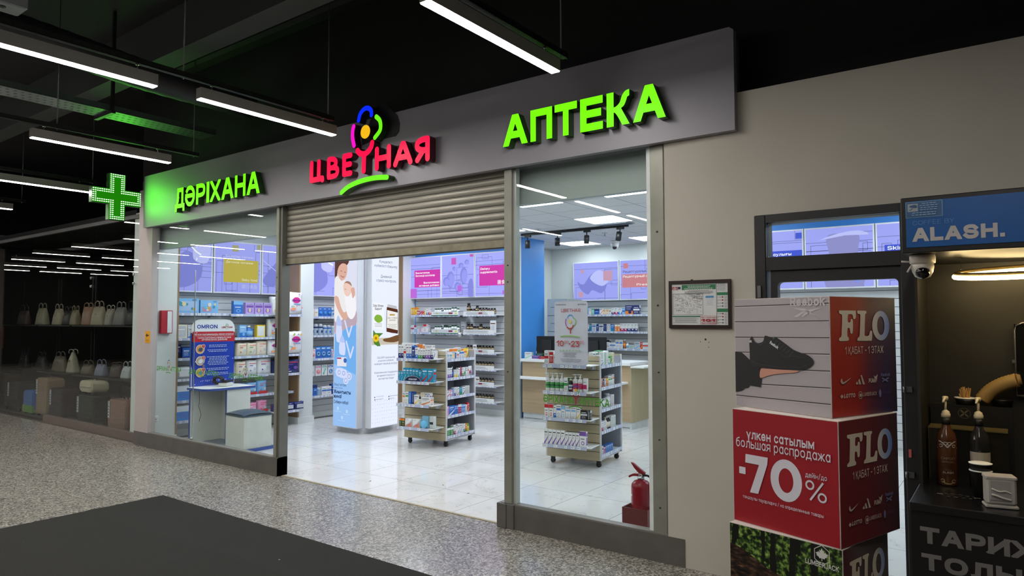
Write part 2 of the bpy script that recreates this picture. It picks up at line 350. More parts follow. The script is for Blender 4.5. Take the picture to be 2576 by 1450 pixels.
class MB:
    def __init__(s): s.v = []; s.f = []; s.mi = []; s.mats = []; s.sm = []
    def _m(s, mt):
        if mt not in s.mats: s.mats.append(mt)
        return s.mats.index(mt)
    def add(s, vs, fs, mt, M=None, smooth=False):
        k = len(s.v); i = s._m(mt)
        s.v += [tuple(M @ Vector(p)) for p in vs] if M else list(vs)
        for f in fs: s.f.append(tuple(a+k for a in f)); s.mi.append(i); s.sm.append(smooth)
        return s
    def box(s, x0, x1, y0, y1, z0, z1, mt, M=None, bv=0):
        if bv:
            vs = []; b = bv
            for z, i in ((z0, b), (z0+b, 0), (z1-b, 0), (z1, b)):
                xa, xb, ya, yb = x0+i, x1-i, y0+i, y1-i
                vs += [(xa+b, ya, z), (xb-b, ya, z), (xb, ya+b, z), (xb, yb-b, z), (xb-b, yb, z), (xa+b, yb, z), (xa, yb-b, z), (xa, ya+b, z)]
            fs = [tuple(range(7, -1, -1)), tuple(range(24, 32))]
            for r in range(3):
                for i in range(8): fs.append((r*8+i, r*8+(i+1) % 8, r*8+8+(i+1) % 8, r*8+8+i))
            return s.add(vs, fs, mt, M)
        vs = [(x, y, z) for z in (z0, z1) for x, y in ((x0, y0), (x1, y0), (x1, y1), (x0, y1))]
        return s.add(vs, [(3, 2, 1, 0), (4, 5, 6, 7), (0, 1, 5, 4), (1, 2, 6, 5), (2, 3, 7, 6), (3, 0, 4, 7)], mt, M)
    def lathe(s, prof, mt, c=(0, 0, 0), n=16, M=None, smooth=True, sx=1, sy=1):
        vs = []; fs = []
        for r, z in prof:
            for i in range(n):
                a = 2*PI*i/n; vs.append((c[0]+r*sx*math.cos(a), c[1]+r*sy*math.sin(a), c[2]+z))
        for k in range(len(prof)-1):
            for i in range(n): fs.append((k*n+i, k*n+(i+1) % n, (k+1)*n+(i+1) % n, (k+1)*n+i))
        fs.append(tuple(range(n-1, -1, -1))); fs.append(tuple((len(prof)-1)*n+i for i in range(n)))
        return s.add(vs, fs, mt, M, smooth)
    def tube(s, pts, r, mt, n=8, M=None, closed=False, sq=None):
        P_ = [Vector(p) for p in pts]; vs = []; fs = []; L = len(P_)
        for i, p in enumerate(P_):
            if closed: d = P_[(i+1) % L] - P_[i-1]
            else: d = P_[min(i+1, L-1)] - P_[max(i-1, 0)]
            d.normalize(); a = d.cross(Vector((0, 0, 1)))
            if a.length < .05: a = d.cross(Vector((1, 0, 0)))
            a.normalize(); b = a.cross(d)
            rr = r[i] if isinstance(r, (list, tuple)) else r
            for k in range(n):
                t = 2*PI*(k+.5)/n; vs.append(tuple(p + a*math.cos(t)*rr + b*math.sin(t)*rr*(sq or 1)))
        for i in range(L if closed else L-1):
            j = (i+1) % L
            for k in range(n): fs.append((i*n+k, i*n+(k+1) % n, j*n+(k+1) % n, j*n+k))
        if not closed: fs += [tuple(range(n-1, -1, -1)), tuple((L-1)*n+k for k in range(n))]
        return s.add(vs, fs, mt, M, n > 4)
    def prism(s, pts, h0, h1, mt, M=None, mt_side=None):     # polygon in XY extruded along Z
        n = len(pts); vs = [(x, y, h) for h in (h0, h1) for x, y in pts]
        s.add(vs, [tuple(range(n-1, -1, -1)), tuple(range(n, 2*n))], mt, M)
        return s.add(vs, [(i, (i+1) % n, n+(i+1) % n, n+i) for i in range(n)], mt_side or mt, M)
    def build(s, name, parent=None, loc=(0, 0, 0), rz=0, label=None, cat=None, group=None, kind=None):
        me = bpy.data.meshes.new(name); me.from_pydata(s.v, [], s.f)
        for mt in s.mats: me.materials.append(mt)
        me.polygons.foreach_set('material_index', s.mi); me.polygons.foreach_set('use_smooth', s.sm); me.update()
        o = bpy.data.objects.new(name, me); COL.objects.link(o); o.location = loc; o.rotation_euler = (0, 0, rz)
        if parent: o.parent = parent
        tag(o, label, cat, group, kind); return o
def tag(o, label=None, cat=None, group=None, kind=None):
    if label: o['label'] = label
    if cat: o['category'] = cat
    if group: o['group'] = group
    if kind: o['kind'] = kind
    return o
def empty(name, loc=(0, 0, 0), rz=0, label=None, cat=None, group=None):
    o = bpy.data.objects.new(name, None); COL.objects.link(o); o.location = loc; o.rotation_euler = (0, 0, rz); o.empty_display_size = .1
    return tag(o, label, cat, group)
def dup(o, loc=None, rz=None, label=None, group=None, parent=None):
    c = o.copy(); COL.objects.link(c)
    if parent: c.parent = parent
    if loc is not None: c.location = loc
    if rz is not None: c.rotation_euler = (0, 0, rz)
    if label: c['label'] = label
    if group: c['group'] = group
    for ch in list(o.children): dup(ch, parent=c)
    return c
def struct(name, b, parent=None): return b.build(name, parent, kind=None if parent else 'structure')

class Art:     # flat print on a face: O origin, U right, V up (unit vectors), N = U x V points out
    def __init__(s, b, O, U=(1, 0, 0), V=(0, 0, 1), step=.0006, M=None):
        U = Vector(U); V = Vector(V); N = U.cross(V)
        T = Matrix.Identity(4)
        for i in range(3): T[i][0] = U[i]; T[i][1] = V[i]; T[i][2] = N[i]; T[i][3] = O[i]
        s.b = b; s.T = (M @ T) if M else T; s.l = 1; s.e = 0; s.step = step; s.clip = None
    def up(s): s.l += 1; return s
    def poly(s, pts, mt, smooth=0):
        if smooth: pts = curve(pts, smooth, True)
        if s.clip:
            pts = clipbox(pts, s.clip)
            if len(pts) < 3: return s
        a = sum(pts[i-1][0]*pts[i][1]-pts[i][0]*pts[i-1][1] for i in range(len(pts)))
        if a < 0: pts = pts[::-1]
        s.b.add([(x, y, s.l*s.step+s.e) for x, y in pts], [tuple(range(len(pts)))], mt, s.T); s.l += 1; return s
    def rect(s, x, y, w, h, mt, r=0):
        if r: return s.poly(rrect(x, y, w, h, r), mt)
        return s.poly([(x, y), (x+w, y), (x+w, y+h), (x, y+h)], mt)
    def disc(s, x, y, rx, mt, ry=None, n=20):
        ry = ry or rx
        return s.poly([(x+rx*math.cos(2*PI*i/n), y+ry*math.sin(2*PI*i/n)) for i in range(n)], mt)
    def line(s, pts, wd, mt, cap=False, closed=False):
        l = s.l; P_ = list(pts) + ([pts[0]] if closed else [])
        for (x0, y0), (x1, y1) in zip(P_, P_[1:]):
            d = math.hypot(x1-x0, y1-y0) or 1e-9; nx, ny = -(y1-y0)/d*wd/2, (x1-x0)/d*wd/2
            s.l = l; s.e += 1.2e-5; s.poly([(x0+nx, y0+ny), (x0-nx, y0-ny), (x1-nx, y1-ny), (x1+nx, y1+ny)], mt)
        s.e = 0
        if cap:
            for j, (x, y) in enumerate(P_): s.l = l; s.b.add([(x+wd/2*math.cos(2*PI*i/12), y+wd/2*math.sin(2*PI*i/12), s.l*s.step+.00025+1e-5*j) for i in range(12)], [tuple(range(12))], mt, s.T)
        s.l = l+1; return s
    def ring(s, x, y, r, wd, mt, ry=None, a0=0, a1=360, n=24):
        ry = ry or r
        return s.line([(x+r*math.cos(R(a0+(a1-a0)*i/n)), y+ry*math.sin(R(a0+(a1-a0)*i/n))) for i in range(n+1)], wd, mt)
    def text(s, t, x, y, h, mt, al='l', bold=0, w=None, sh=0, rot=0):
        if any(ord(c) > 0x3000 for c in t):
            v, f, nz = text_geo(t); k = h*1.1/cap(); x0 = min(p[0] for p in v); x1 = max(p[0] for p in v); ox = x-x1*k if al == 'r' else x-x0*k
            s.b.add([(ox+p[0]*k, y+p[1]*k, s.l*s.step) for p in v], f, mt, s.T); s.l += 1; return s
        l = s.l; ca, sa = math.cos(rot), math.sin(rot)
        for q in textquads(t, x, y, h, bold, w, al, sh):
            if rot: q = [(x+(a-x)*ca-(b_-y)*sa, y+(a-x)*sa+(b_-y)*ca) for a, b_ in q]
            s.l = l; s.e += 1.2e-5; s.poly(q, mt)
        s.e = 0; s.l = l+1; return s
    def lines(s, x, y, w, n, dy, h, mt, seed=0):      # rows of tiny unreadable print
        rr = random.Random(seed+int(x*1000)+n)
        for i in range(n):
            ww = w*rr.uniform(.7, 1); l = s.l
            xx = x + (w-ww)/2
            while xx < x+(w+ww)/2-h:
                q = rr.uniform(2, 5)*h; s.l = l; s.rect(xx, y-i*dy, min(q, x+(w+ww)/2-xx), h, mt); xx += q+h
        return s
def rrect(x, y, w, h, r, n=4):
    p = []
    for cx, cy, a in ((x+w-r, y+r, -90), (x+w-r, y+h-r, 0), (x+r, y+h-r, 90), (x+r, y+r, 180)):
        p += [(cx+r*math.cos(R(a+90*i/n)), cy+r*math.sin(R(a+90*i/n))) for i in range(n+1)]
    return p
def curve(p, n=4, closed=False):
    out = []; L = len(p)
    for i in range(L if closed else L-1):
        a, b, c, d = (p[(i+k) % L] if closed else p[max(0, min(L-1, i+k))] for k in (-1, 0, 1, 2))
        for j in range(n):
            t = j/n
            out.append(tuple(.5*(2*b[k]+(c[k]-a[k])*t+(2*a[k]-5*b[k]+4*c[k]-d[k])*t*t+(3*b[k]-a[k]-3*c[k]+d[k])*t**3) for k in range(len(b))))
    if not closed: out.append(p[-1])
    return out
def clipbox(pts, bx):
    for ax, lim, sg in ((0, bx[0], 1), (0, bx[2], -1), (1, bx[1], 1), (1, bx[3], -1)):
        out = []
        for i in range(len(pts)):
            a, b = pts[i-1], pts[i]; ia, ib = (a[ax]-lim)*sg >= 0, (b[ax]-lim)*sg >= 0
            if ia != ib:
                t = (lim-a[ax])/(b[ax]-a[ax]); out.append(tuple(a[k]+(b[k]-a[k])*t for k in (0, 1)))
            if ib: out.append(b)
        pts = out
        if not pts: break
    return pts
ORD = 'first second third fourth fifth sixth seventh eighth ninth tenth eleventh twelfth thirteenth fourteenth fifteenth sixteenth seventeenth eighteenth nineteenth twentieth'.split()

white = mat('#e9eaea', .5, var=.02); offwhite = mat('#dcdcd8', .6, var=.03, ns=3); black = mat('#0b0b0c', .5)
satin = mat('#8b8c84', .35, .85, var=.08, ns=4); alum = mat('#8f9086', .45, .35, var=.12, ns=5); steel = mat('#b8bcc0', .22, .9)
glass = mat_glass(); tiles = mat_tiles(); terrazzo = mat_terrazzo()
# ================================================================ the setting
YF = 4.28
wallpaint = mat('#bdb8ad', .75, var=.05, ns=1.5, bump=.15); dark = mat('#101113', .8, var=.2); darkc = mat('#17181a', .85, var=.25, ns=1.2)
plinth = mat('#5b5854', .5, var=.12, ns=6); innerw = mat('#dfe4e2', .6, var=.02, ns=2); blue = mat('#3b8ee0', .5, var=.03, ns=2)
struct('floor', MB().box(-30, 4, -9, 4.34, -.1, 0, terrazzo))
struct('floor', MB().box(-9.6, 1.2, 4.34, 11.6, -.1, 0.002, tiles))
struct('trim_1', MB().box(-6.12, -3.22, 4.325, 4.35, 0, .006, mat('#a89f86', .6)))
struct('ceiling', MB().box(-30, 4, -9, 12, 4.75, 4.9, darkc))
struct('ceiling', MB().box(-9.6, 1.2, 4.42, 11.6, 2.98, 3.06, mat_ceiling()))
# corridor walls
b = MB()
b.box(-1.87, -1.272, YF, 4.42, 0, 3.04, wallpaint).box(-1.272, -.40, YF, 4.42, 2.245, 3.04, wallpaint).box(-.40, 4, YF, 4.42, 0, 3.04, wallpaint)
struct('wall_front', b)
b = MB(); b.box(-1.985, -1.87, 4.31, 4.42, 0, 2.8, wallpaint)
struct('wall_pier', b)
struct('wall_pier', MB().box(-9.2, -8.845, YF, 4.37, 0, 3.3, mat('#b7aeac', .6, var=.03)))
struct('wall_back', MB().box(-30, 4, 12, 12.1, 0, 4.75, dark))
struct('wall_right', MB().box(4, 4.1, -9, 12, 0, 4.75, dark))
struct('wall_rear', MB().box(-30, 4, -9.1, -9, 0, 4.75, mat('#3b3834', .8)))
struct('wall_left', MB().box(-30.1, -30, -9, 4.3, 0, 4.75, dark))
struct('wall_far_front', MB().box(-30, -16, 4.4, 4.5, 0, 4.75, dark))
struct('wall_pier', MB().box(-15.6, -14.72, 4.30, 4.39, 0, 2.9, mat('#77706a', .8, var=.15, ns=5)).box(-15.5, -14.71, 4.29, 4.30, 1.1, 1.5, mat('#a4552a', .6)))
struct('wall_header', MB().box(-9.18, -1.40, 4.305, 4.42, 2.80, 3.42, mat('#6a6a6c', .7)))
struct('wall_bulkhead', MB().box(-8.94, -1.985, 4.43, 4.5, 2.525, 2.98, mat('#b9c2c2', .7, var=.03, ns=1)))
struct('wall_over', MB().box(-9.6, 4, 4.5, 4.6, 3.06, 4.75, dark))
# pharmacy room
struct('wall_left_inner', MB().box(-9.62, -9.33, 4.42, 9.2, 0, 2.98, innerw).box(-9.33, -8.95, 4.372, 4.68, 0, 2.98, innerw).box(-9.33, -8.95, 6.62, 6.87, 0, 2.98, innerw).box(-9.33, -8.95, 8.84, 9.16, 0, 2.98, innerw))
wood_l = mat_wood('oak_veneer_upright', '#8a6f52', '#ab8d69', 2)
struct('trim_2', MB().box(-9.33, -8.955, 6.6, 6.62, .1, 2.98, wood_l)); struct('trim_3', MB().box(-9.33, -8.955, 8.82, 8.84, .1, 2.98, wood_l))
struct('trim_4', MB().box(-9.33, -9.31, 4.68, 4.7, .1, 2.98, wood_l).box(-8.97, -8.945, 4.68, 4.70, .1, 2.98, wood_l))
b = MB()
for y0, y1 in ((4.42, 4.7), (6.59, 6.89), (8.81, 9.16)): b.box(-9.3, -8.93, max(y0, 4.43), y1, 0, .1, innerw)
struct('baseboard_left', b)
struct('wall_back_inner', MB().box(-9.6, -6.55, 9.17, 9.3, 0, 2.98, innerw).box(-6.549, -6.545, 9.17, 9.86, 0, 2.98, blue).box(-6.62, -6.55, 9.301, 9.86, 0, 2.98, blue).box(-9.05, -6.63, 9.15, 9.17, 2.76, 2.98, blue).box(-8.99, -8.925, 9.15, 9.17, .1, 2.0, blue).box(-6.625, -6.56, 9.14, 9.17, .1, 2.98, blue))
struct('baseboard_back', MB().box(-9.3, -6.56, 9.13, 9.17, 0, .1, innerw))
struct('trim_5', MB().box(-6.562, -6.535, 9.11, 9.16, 0, 2.98, white))
struct('wall_far', MB().box(-7.4, -3.1, 11.25, 11.4, 0, 2.98, innerw).box(-7.45, -7.3, 9.86, 11.25, 0, 2.98, innerw).box(-3.15, -3.0, 9.3, 11.25, 0, 2.98, innerw))
struct('wall_back_right', MB().box(-3.1, 1.2, 9.2, 9.35, 0, 2.7, innerw).box(-3.1, 1.2, 9.19, 9.35, 2.7, 2.98, blue))
struct('wall_right_inner', MB().box(1.1, 1.2, 4.42, 9.3, 0, 2.98, innerw))
def slat(name, w, h, M, mt=None, pitch=.0975, g=.007, kids=None, top=None):     # grooved display panel, face at local y=0 looking to -y
    b = MB(); mt = mt or mat('#c3c6c8', .45, var=.03, ns=2); gm = mat('#4c4e50', .6)
    b.box(0, w, .006, .02, 0, h, gm, M)
    z = 0
    while z < h-.01:
        b.box(0, w, 0, .006, z, min(z+pitch-g, h), mt, M); z += pitch
    return b
MXL = Matrix(((0, -1, 0, -9.31), (1, 0, 0, 0), (0, 0, 1, 0), (0, 0, 0, 1)))      # local x -> world y, face looks to +x
def TL(y, z=0): return Matrix.Translation((0, y, z)) @ MXL
def TY(x, y, z=0): return Matrix.Translation((x, y, z))
struct('wall_panel', slat('s', 1.9, 1.9, TL(4.7, .1))); struct('wall_panel', slat('s', 1.93, 1.9, TL(6.89, .1)))
struct('wall_panel', slat('s', 2.3, 1.9, TY(-8.925, 9.145, .1))); struct('wall_panel', slat('s', 3.95, 1.9, TY(-7.1, 11.22, .1))); struct('wall_panel', slat('s', 4.1, 1.9, TY(-3.0, 9.17, .1)))

# ---- shop front: plinths, posts, panes
def plin(x0, x1, y, h=.18): return MB().box(x0, x1, y, y+.09, 0, h, plinth).box(x0, x1, y+.01, y+.08, h, h+.008, mat('#77756f', .4))
def post(x0, x1, y0=4.285, y1=4.39, z1=2.8, screws=()):
    b = MB().box(x0, x1, y0, y1, .0, z1, alum, bv=.004)
    for z in screws:
        x = (x0+x1)/2; b.lathe([(.007, 0), (.007, .003), (.003, .005)], mat('#5c5d58', .3, .6), n=10, M=Matrix.Translation((x, y0, z)) @ Matrix.Rotation(PI/2, 4, 'X'))
    return b
def pane(x0, x1, y, z0, z1): return MB().box(x0, x1, y, y+.008, z0, z1, glass)
w1 = struct('window_1', plin(-9.2, -6.13, 4.275)); pane(-8.86, -7.84, 4.315, .18, 2.8).build('glass_pane', w1); pane(-7.834, -6.21, 4.315, .18, 2.8).build('glass_pane', w1)
b = post(-6.215, -6.17, screws=(1.9, 2.05)); b.box(-6.165, -6.13, 4.30, 4.40, 0, 2.8, mat('#6d6e66', .4, .4)).box(-6.20, -6.185, 4.28, 4.286, 1.32, 1.52, black).box(-6.24, -6.13, 4.27, 4.40, 0, .19, plinth)
b.build('frame', w1)
w2 = struct('window_2', plin(-3.25, -1.755, 4.275)); pane(-3.125, -2.01, 4.315, .18, 2.8).build('glass_pane', w2)
post(-3.225, -3.15, screws=(1.2, 1.9, 2.03)).box(-3.15, -3.125, 4.31, 4.36, 0, 2.8, mat('#b9c1bd', .2)).build('frame', w2)
post(-1.985, -1.885, 4.30, 4.36, screws=(.35, .8, 1.25, 1.7, 2.2)).box(-2.015, -1.985, 4.31, 4.34, .18, 2.8, mat('#dfe6e6', .3)).build('frame', w2)
MB().box(-3.28, -3.19, 4.262, 4.37, 0, .185, plinth, bv=.003).box(-3.19, -3.12, 4.266, 4.37, 0, .186, plinth, bv=.003).build('corner_block', w2)
b = MB(); b.box(-7.842, -7.832, 4.305, 4.312, .2, 2.2, steel); b.lathe([(.012, 0), (.018, .012), (.012, .024)], steel, (-7.837, 4.30, .2), 12)
b.build('glass_joint', w1)
# neighbouring shop front: dark tinted panes
bagx = [-16, -14.9, -13.85, -12.38, -10.85, -9.55, -9.22]
w3 = struct('window_3', MB().box(-12.4, -9.2, 4.37, 4.45, 0, .11, mat('#6b5f5a', .5)).box(-16, -12.4, 4.4, 4.45, 0, .03, mat('#3b3836', .5)).box(-16, -9.2, 4.38, 4.43, 2.98, 3.03, mat('#4a4c4a', .5)))
for x0, x1 in zip(bagx, bagx[1:]): pane(x0+.004, x1-.004, 4.40, .03 if x1 < -12.3 else .11, 2.98).build('glass_pane', w3)
for x in (-10.85, -9.55):
    for z in (2.1, 2.22): MB().lathe([(.02, 0), (.02, .02)], steel, n=12, M=Matrix.Translation((x, 4.395, z)) @ Matrix.Rotation(PI/2, 4, 'X')).build('glass_clamp', w3)
# rolling shutter
b = MB(); sh = mat('#aaa79b', .42, .25, var=.05, ns=4); prof = []
z = 2.245
while z < 2.80:
    q = [(0, 0), (.008, .006), (.013, .02), (.013, .036), (.008, .05), (0, .055)]
    n = len(q); vs = [(x, 4.372-dy, z+dz) for x in (-6.13, -3.225) for dy, dz in q]
    b.add(vs, [(i, i+1, n+i+1, n+i) for i in range(n-1)], sh, None, True); b.box(-6.13, -3.225, 4.368, 4.372, z+.053, z+.0575, mat('#3c3b38', .6)); z += .0575
st = struct('shutter_wall', b) if 0 else b.build('rolling_shutter', None, label='half lowered ribbed metal rolling shutter over the entrance opening', cat='shutter')
MB().box(-6.13, -3.225, 4.352, 4.378, 2.185, 2.245, mat('#8f8975', .5, .2, var=.2, ns=12)).box(-6.13, -3.225, 4.348, 4.382, 2.176, 2.186, black).build('bottom_rail', st)

# ---- grey fascia board with lit signs
fas = mat('#95939b', .5, .1, var=.04, ns=1.5)
b = MB(); MF = lambda y: Matrix(((1, 0, 0, 0), (0, 0, -1, y), (0, 1, 0, 0), (0, 0, 0, 1)))
b.prism([(-8.975, 2.79), (-1.372, 2.79), (-1.372, 3.43), (-1.40, 3.452), (-8.975, 3.452)], 0, .055, fas, MF(4.28))
b.box(-8.98, -8.93, 4.27, 4.3, 2.79, 3.45, fas)
b.build('fascia_board', None, label='long grey fascia board above the pharmacy windows and shutter', cat='fascia')
lime = mat('#76ff0c', .4, emit=1.15); limes = mat('#234a10', .4); pink = mat('#ff0a47', .4, emit=1.1); pinks = mat('#4a0c1c', .4)
def extr_text(ch, x0, x1, z0, z1, yb, yf, face, side, name, parent, bold=0, shear=0):
    qs, W_ = glyph(ch, bold); xs = [p[0] for q in qs for p in q]; xa, xb = min(xs), max(xs); kx = (x1-x0)/(xb-xa); b = MB()
    for q in qs:
        q = [(x0+(p[0]-xa)*kx, z0+p[1]*(z1-z0)) for p in q]
        if sum(q[i-1][0]*q[i][1]-q[i][0]*q[i-1][1] for i in range(len(q))) < 0: q = q[::-1]
        b.prism(q, 0, yb-yf, side, MF(yb)); ee = getattr(b, 'ee', 0)+3e-5; b.ee = ee; b.add([(x, yf-.0008-ee, z) for x, z in q], [tuple(range(len(q)))], face)
    return b.build(name, parent)
def word(name, label, chars, z0, z1, bold):
    r = empty(name, (0, 0, 0), 0, label, 'sign')
    for ch, x0, x1 in chars: extr_text(ch, x0, x1, z0, z1, 4.222, 4.15, lime, limes, 'letter', r, bold)
    return r
word('lit_sign', 'lime green backlit Kazakh word for pharmacy near the green cross', [('Д', -8.045, -7.825), ('Ә', -7.814, -7.597), ('Р', -7.572, -7.377), ('І', -7.351, -7.293), ('Х', -7.281, -7.058), ('А', -7.047, -6.801), ('Н', -6.781, -6.579), ('А', -6.559, -6.318)], 2.933, 3.172, .105)
rt = empty('lit_sign', (0, 0, 0), 0, 'lime green backlit Russian word for pharmacy above the narrow right window', 'sign')
for ch, x0, x1 in [('А', -3.132, -2.898), ('П', -2.874, -2.681), ('Т', -2.659, -2.47), ('Е', -2.444, -2.262), ('А', -2.032, -1.797)]:
    extr_text(ch, x0, x1, 2.93, 3.168, 4.222, 4.15, lime, limes, 'letter', rt, .115)
k = MB(); MFK = MF(4.222)
k.prism([(-2.232, 2.93), (-2.178, 2.93), (-2.178, 3.168), (-2.232, 3.168)], 0, .072, limes, MFK); k.prism([(-2.232, 2.93), (-2.178, 2.93), (-2.178, 3.168), (-2.232, 3.168)], .072, .073, lime, MFK)
kp = curve([(-2.185, 3.062), (-2.16, 3.065), (-2.13, 3.09), (-2.115, 3.13), (-2.09, 3.16), (-2.059, 3.168)], 3) + [(-2.059, 3.125)] + curve([(-2.075, 3.118), (-2.085, 3.09), (-2.10, 3.062), (-2.12, 3.05)], 3) + [(-2.12, 3.045), (-2.058, 2.93), (-2.112, 2.93)] + curve([(-2.145, 2.99), (-2.165, 3.02), (-2.185, 3.03)], 2)
k.prism(kp, 0, .072, limes, MFK); k.prism(kp, .072, .073, lime, MFK); k.build('letter', rt)
# rounded channel letters of the middle sign, drawn as thick strokes
def strokes(paths, wd, face, side, name, parent, yb=4.222, yf=4.15):
    b = MB()
    for pts in paths:
        for (x0, z0), (x1, z1) in zip(pts, pts[1:]):
            d = math.hypot(x1-x0, z1-z0) or 1e-6; a = math.atan2(z1-z0, x1-x0); r = wd/2; poly = []
            for i in range(9): t = a+PI/2+PI*i/8; poly.append((x0+r*math.cos(t), z0+r*math.sin(t)))
            for i in range(9): t = a-PI/2+PI*i/8; poly.append((x1+r*math.cos(t), z1+r*math.sin(t)))
            b.prism(poly, 0, yb-yf, side, MF(yb)); ee = getattr(b, 'ee', 0)+3e-5; b.ee = ee; b.add([(x, yf-.0008-ee, z) for x, z in poly], [tuple(range(len(poly)))], face)
    return b.build(name, parent)
cs = empty('lit_sign', (0, 0, 0), 0, 'crimson rounded backlit word with a coloured flower over the shutter', 'sign')
S_ = lambda *p, n=0: curve(list(p), n) if n else list(p)
zb, zt = 2.958, 3.125
strokes([S_((-5.462, zt), (-5.465, zb), (-5.30, zb+.003), (-5.298, zb-.012)), S_((-5.352, zt), (-5.355, zb))], .054, pink, pinks, 'letter', cs)
strokes([S_((-5.205, zt), (-5.205, zb)), S_((-5.205, zt), (-5.15, zt), (-5.105, 3.10), (-5.11, 3.06), (-5.15, 3.043), (-5.2, 3.043), n=3), S_((-5.15, 3.043), (-5.09, 3.03), (-5.078, 2.995), (-5.10, 2.965), (-5.15, zb), (-5.205, zb), n=3)], .05, pink, pinks, 'letter', cs)
strokes([S_((-4.985, zt), (-4.985, zb)), S_((-4.985, zt), (-4.895, zt)), S_((-4.985, 3.043), (-4.90, 3.043)), S_((-4.985, zb), (-4.895, zb))], .052, pink, pinks, 'letter', cs)
strokes([S_((-4.80, 3.152), (-4.765, 3.122), (-4.708, 3.108), (-4.655, 3.125), (-4.617, 3.16), (-4.605, 3.195), n=4), S_((-4.71, 3.10), (-4.714, 2.955))], .055, pink, pinks, 'letter', cs)
strokes([S_((-4.542, zt), (-4.542, zb)), S_((-4.388, zt), (-4.388, zb)), S_((-4.542, 3.04), (-4.388, 3.04))], .052, pink, pinks, 'letter', cs)
strokes([S_((-4.308, zb), (-4.222, zt), (-4.205, zt), (-4.125, zb)), S_((-4.28, 3.01), (-4.15, 3.01))], .052, pink, pinks, 'letter', cs)
strokes([S_((-3.925, zt), (-3.925, zb)), S_((-3.925, zt), (-3.985, zt), (-4.04, 3.105), (-4.04, 3.06), (-3.985, 3.035), (-3.925, 3.035), n=3), S_((-3.975, 3.03), (-4.042, zb))], .052, pink, pinks, 'letter', cs)
strokes([S_((-5.02, 2.79), (-4.92, 2.835), (-4.78, 2.862), (-4.64, 2.872), (-4.52, 2.870), (-4.41, 2.858), n=3)], .046, mat('#6ff21a', .4, emit=1.05), limes, 'underline', cs)
strokes([S_((-4.79, 3.432), (-4.771, 3.483), (-4.735, 3.515), (-4.69, 3.527), (-4.647, 3.515), (-4.62, 3.486), (-4.617, 3.452), n=3)], .044, mat('#0a2cff', .4, emit=1.0), mat('#0a1030', .4), 'petal', cs)
strokes([S_((-4.555, 3.424), (-4.51, 3.384), (-4.496, 3.33), (-4.509, 3.285), (-4.57, 3.237), n=3)], .044, mat('#6ff21a', .4, emit=1.05), limes, 'petal', cs)
strokes([S_((-4.856, 3.386), (-4.87, 3.342), (-4.868, 3.275), (-4.848, 3.208), n=3)], .046, mat('#ff14d2', .4, emit=1.0), mat('#3a0c30', .4), 'petal', cs)
disc = [(-4.698+.062*math.cos(2*PI*i/24), 3.311+.062*math.sin(2*PI*i/24)) for i in range(24)]
MB().prism(disc, 0, .07, mat('#4a3a10', .4), MFK).prism(disc, .07, .073, mat('#ffc21c', .4, emit=.95), MFK).build('flower_centre', cs)
bp = [(x+.06, z) for x, z in [(-4.79, 3.40), (-4.756, 3.461), (-4.72, 3.52), (-4.671, 3.555), (-4.586, 3.548), (-4.53, 3.51), (-4.474, 3.465), (-4.42, 3.42), (-4.391, 3.34), (-4.40, 3.27), (-4.44, 3.235), (-4.6, 3.235), (-4.75, 3.24), (-4.88, 3.22), (-4.9, 3.38)]]
MB().prism(bp, 0, .004, mat('#26282b', .5), MF(4.2245)).build('backing_plate', cs)

# ---- linear lamps, rails and rods
housing = mat('#918d87', .5, .2, var=.05); railm = mat('#1b1e1d', .45, .5, var=.2, ns=20); tubeE = mat('#fff9f2', .5, emit=K_LAMP, sample=True)
def lamp_proto():
    o = empty('linear_lamp'); b = MB().box(-.034, .034, 0, 1.225, .006, .085, housing)
    b.build('housing', o); MB().box(-.030, .030, .004, 1.221, 0, .007, tubeE).build('diffuser', o)
    for y in (.1, 1.1):
        MB().tube([(0, y, .086), (0, y, .127)], .004, steel, 6).lathe([(.012, 0), (.012, .006)], steel, (0, y, .1205), 8).build('hanger', o)
    return o
LP = lamp_proto(); used = False
rows = [(-2.345, 2.451), (-4.71, 2.584), (-6.893, 2.268), (-9.29, 2.495), (-11.62, 2.40), (-14.0, 1.35), (-16.4, 1.35), (-18.7, 1.3), (-21.0, 1.0), (-23.4, .6), (-25.6, .3), (.0, 2.5)]
rowname = ['nearest row, over the right end of the fascia', 'row over the crimson sign', 'row over the lime Kazakh sign', 'row beside the green cross', 'row over the bag shop', 'far row over the bag shop', 'seventh row down the corridor', 'eighth row down the corridor', 'ninth row down the corridor', 'tenth row down the corridor', 'last row down the corridor', 'row over the coffee stand']
pos = ['end lamp at the fascia', 'second lamp from the fascia', 'third lamp from the fascia', 'fourth lamp from the fascia', 'fifth lamp from the fascia']
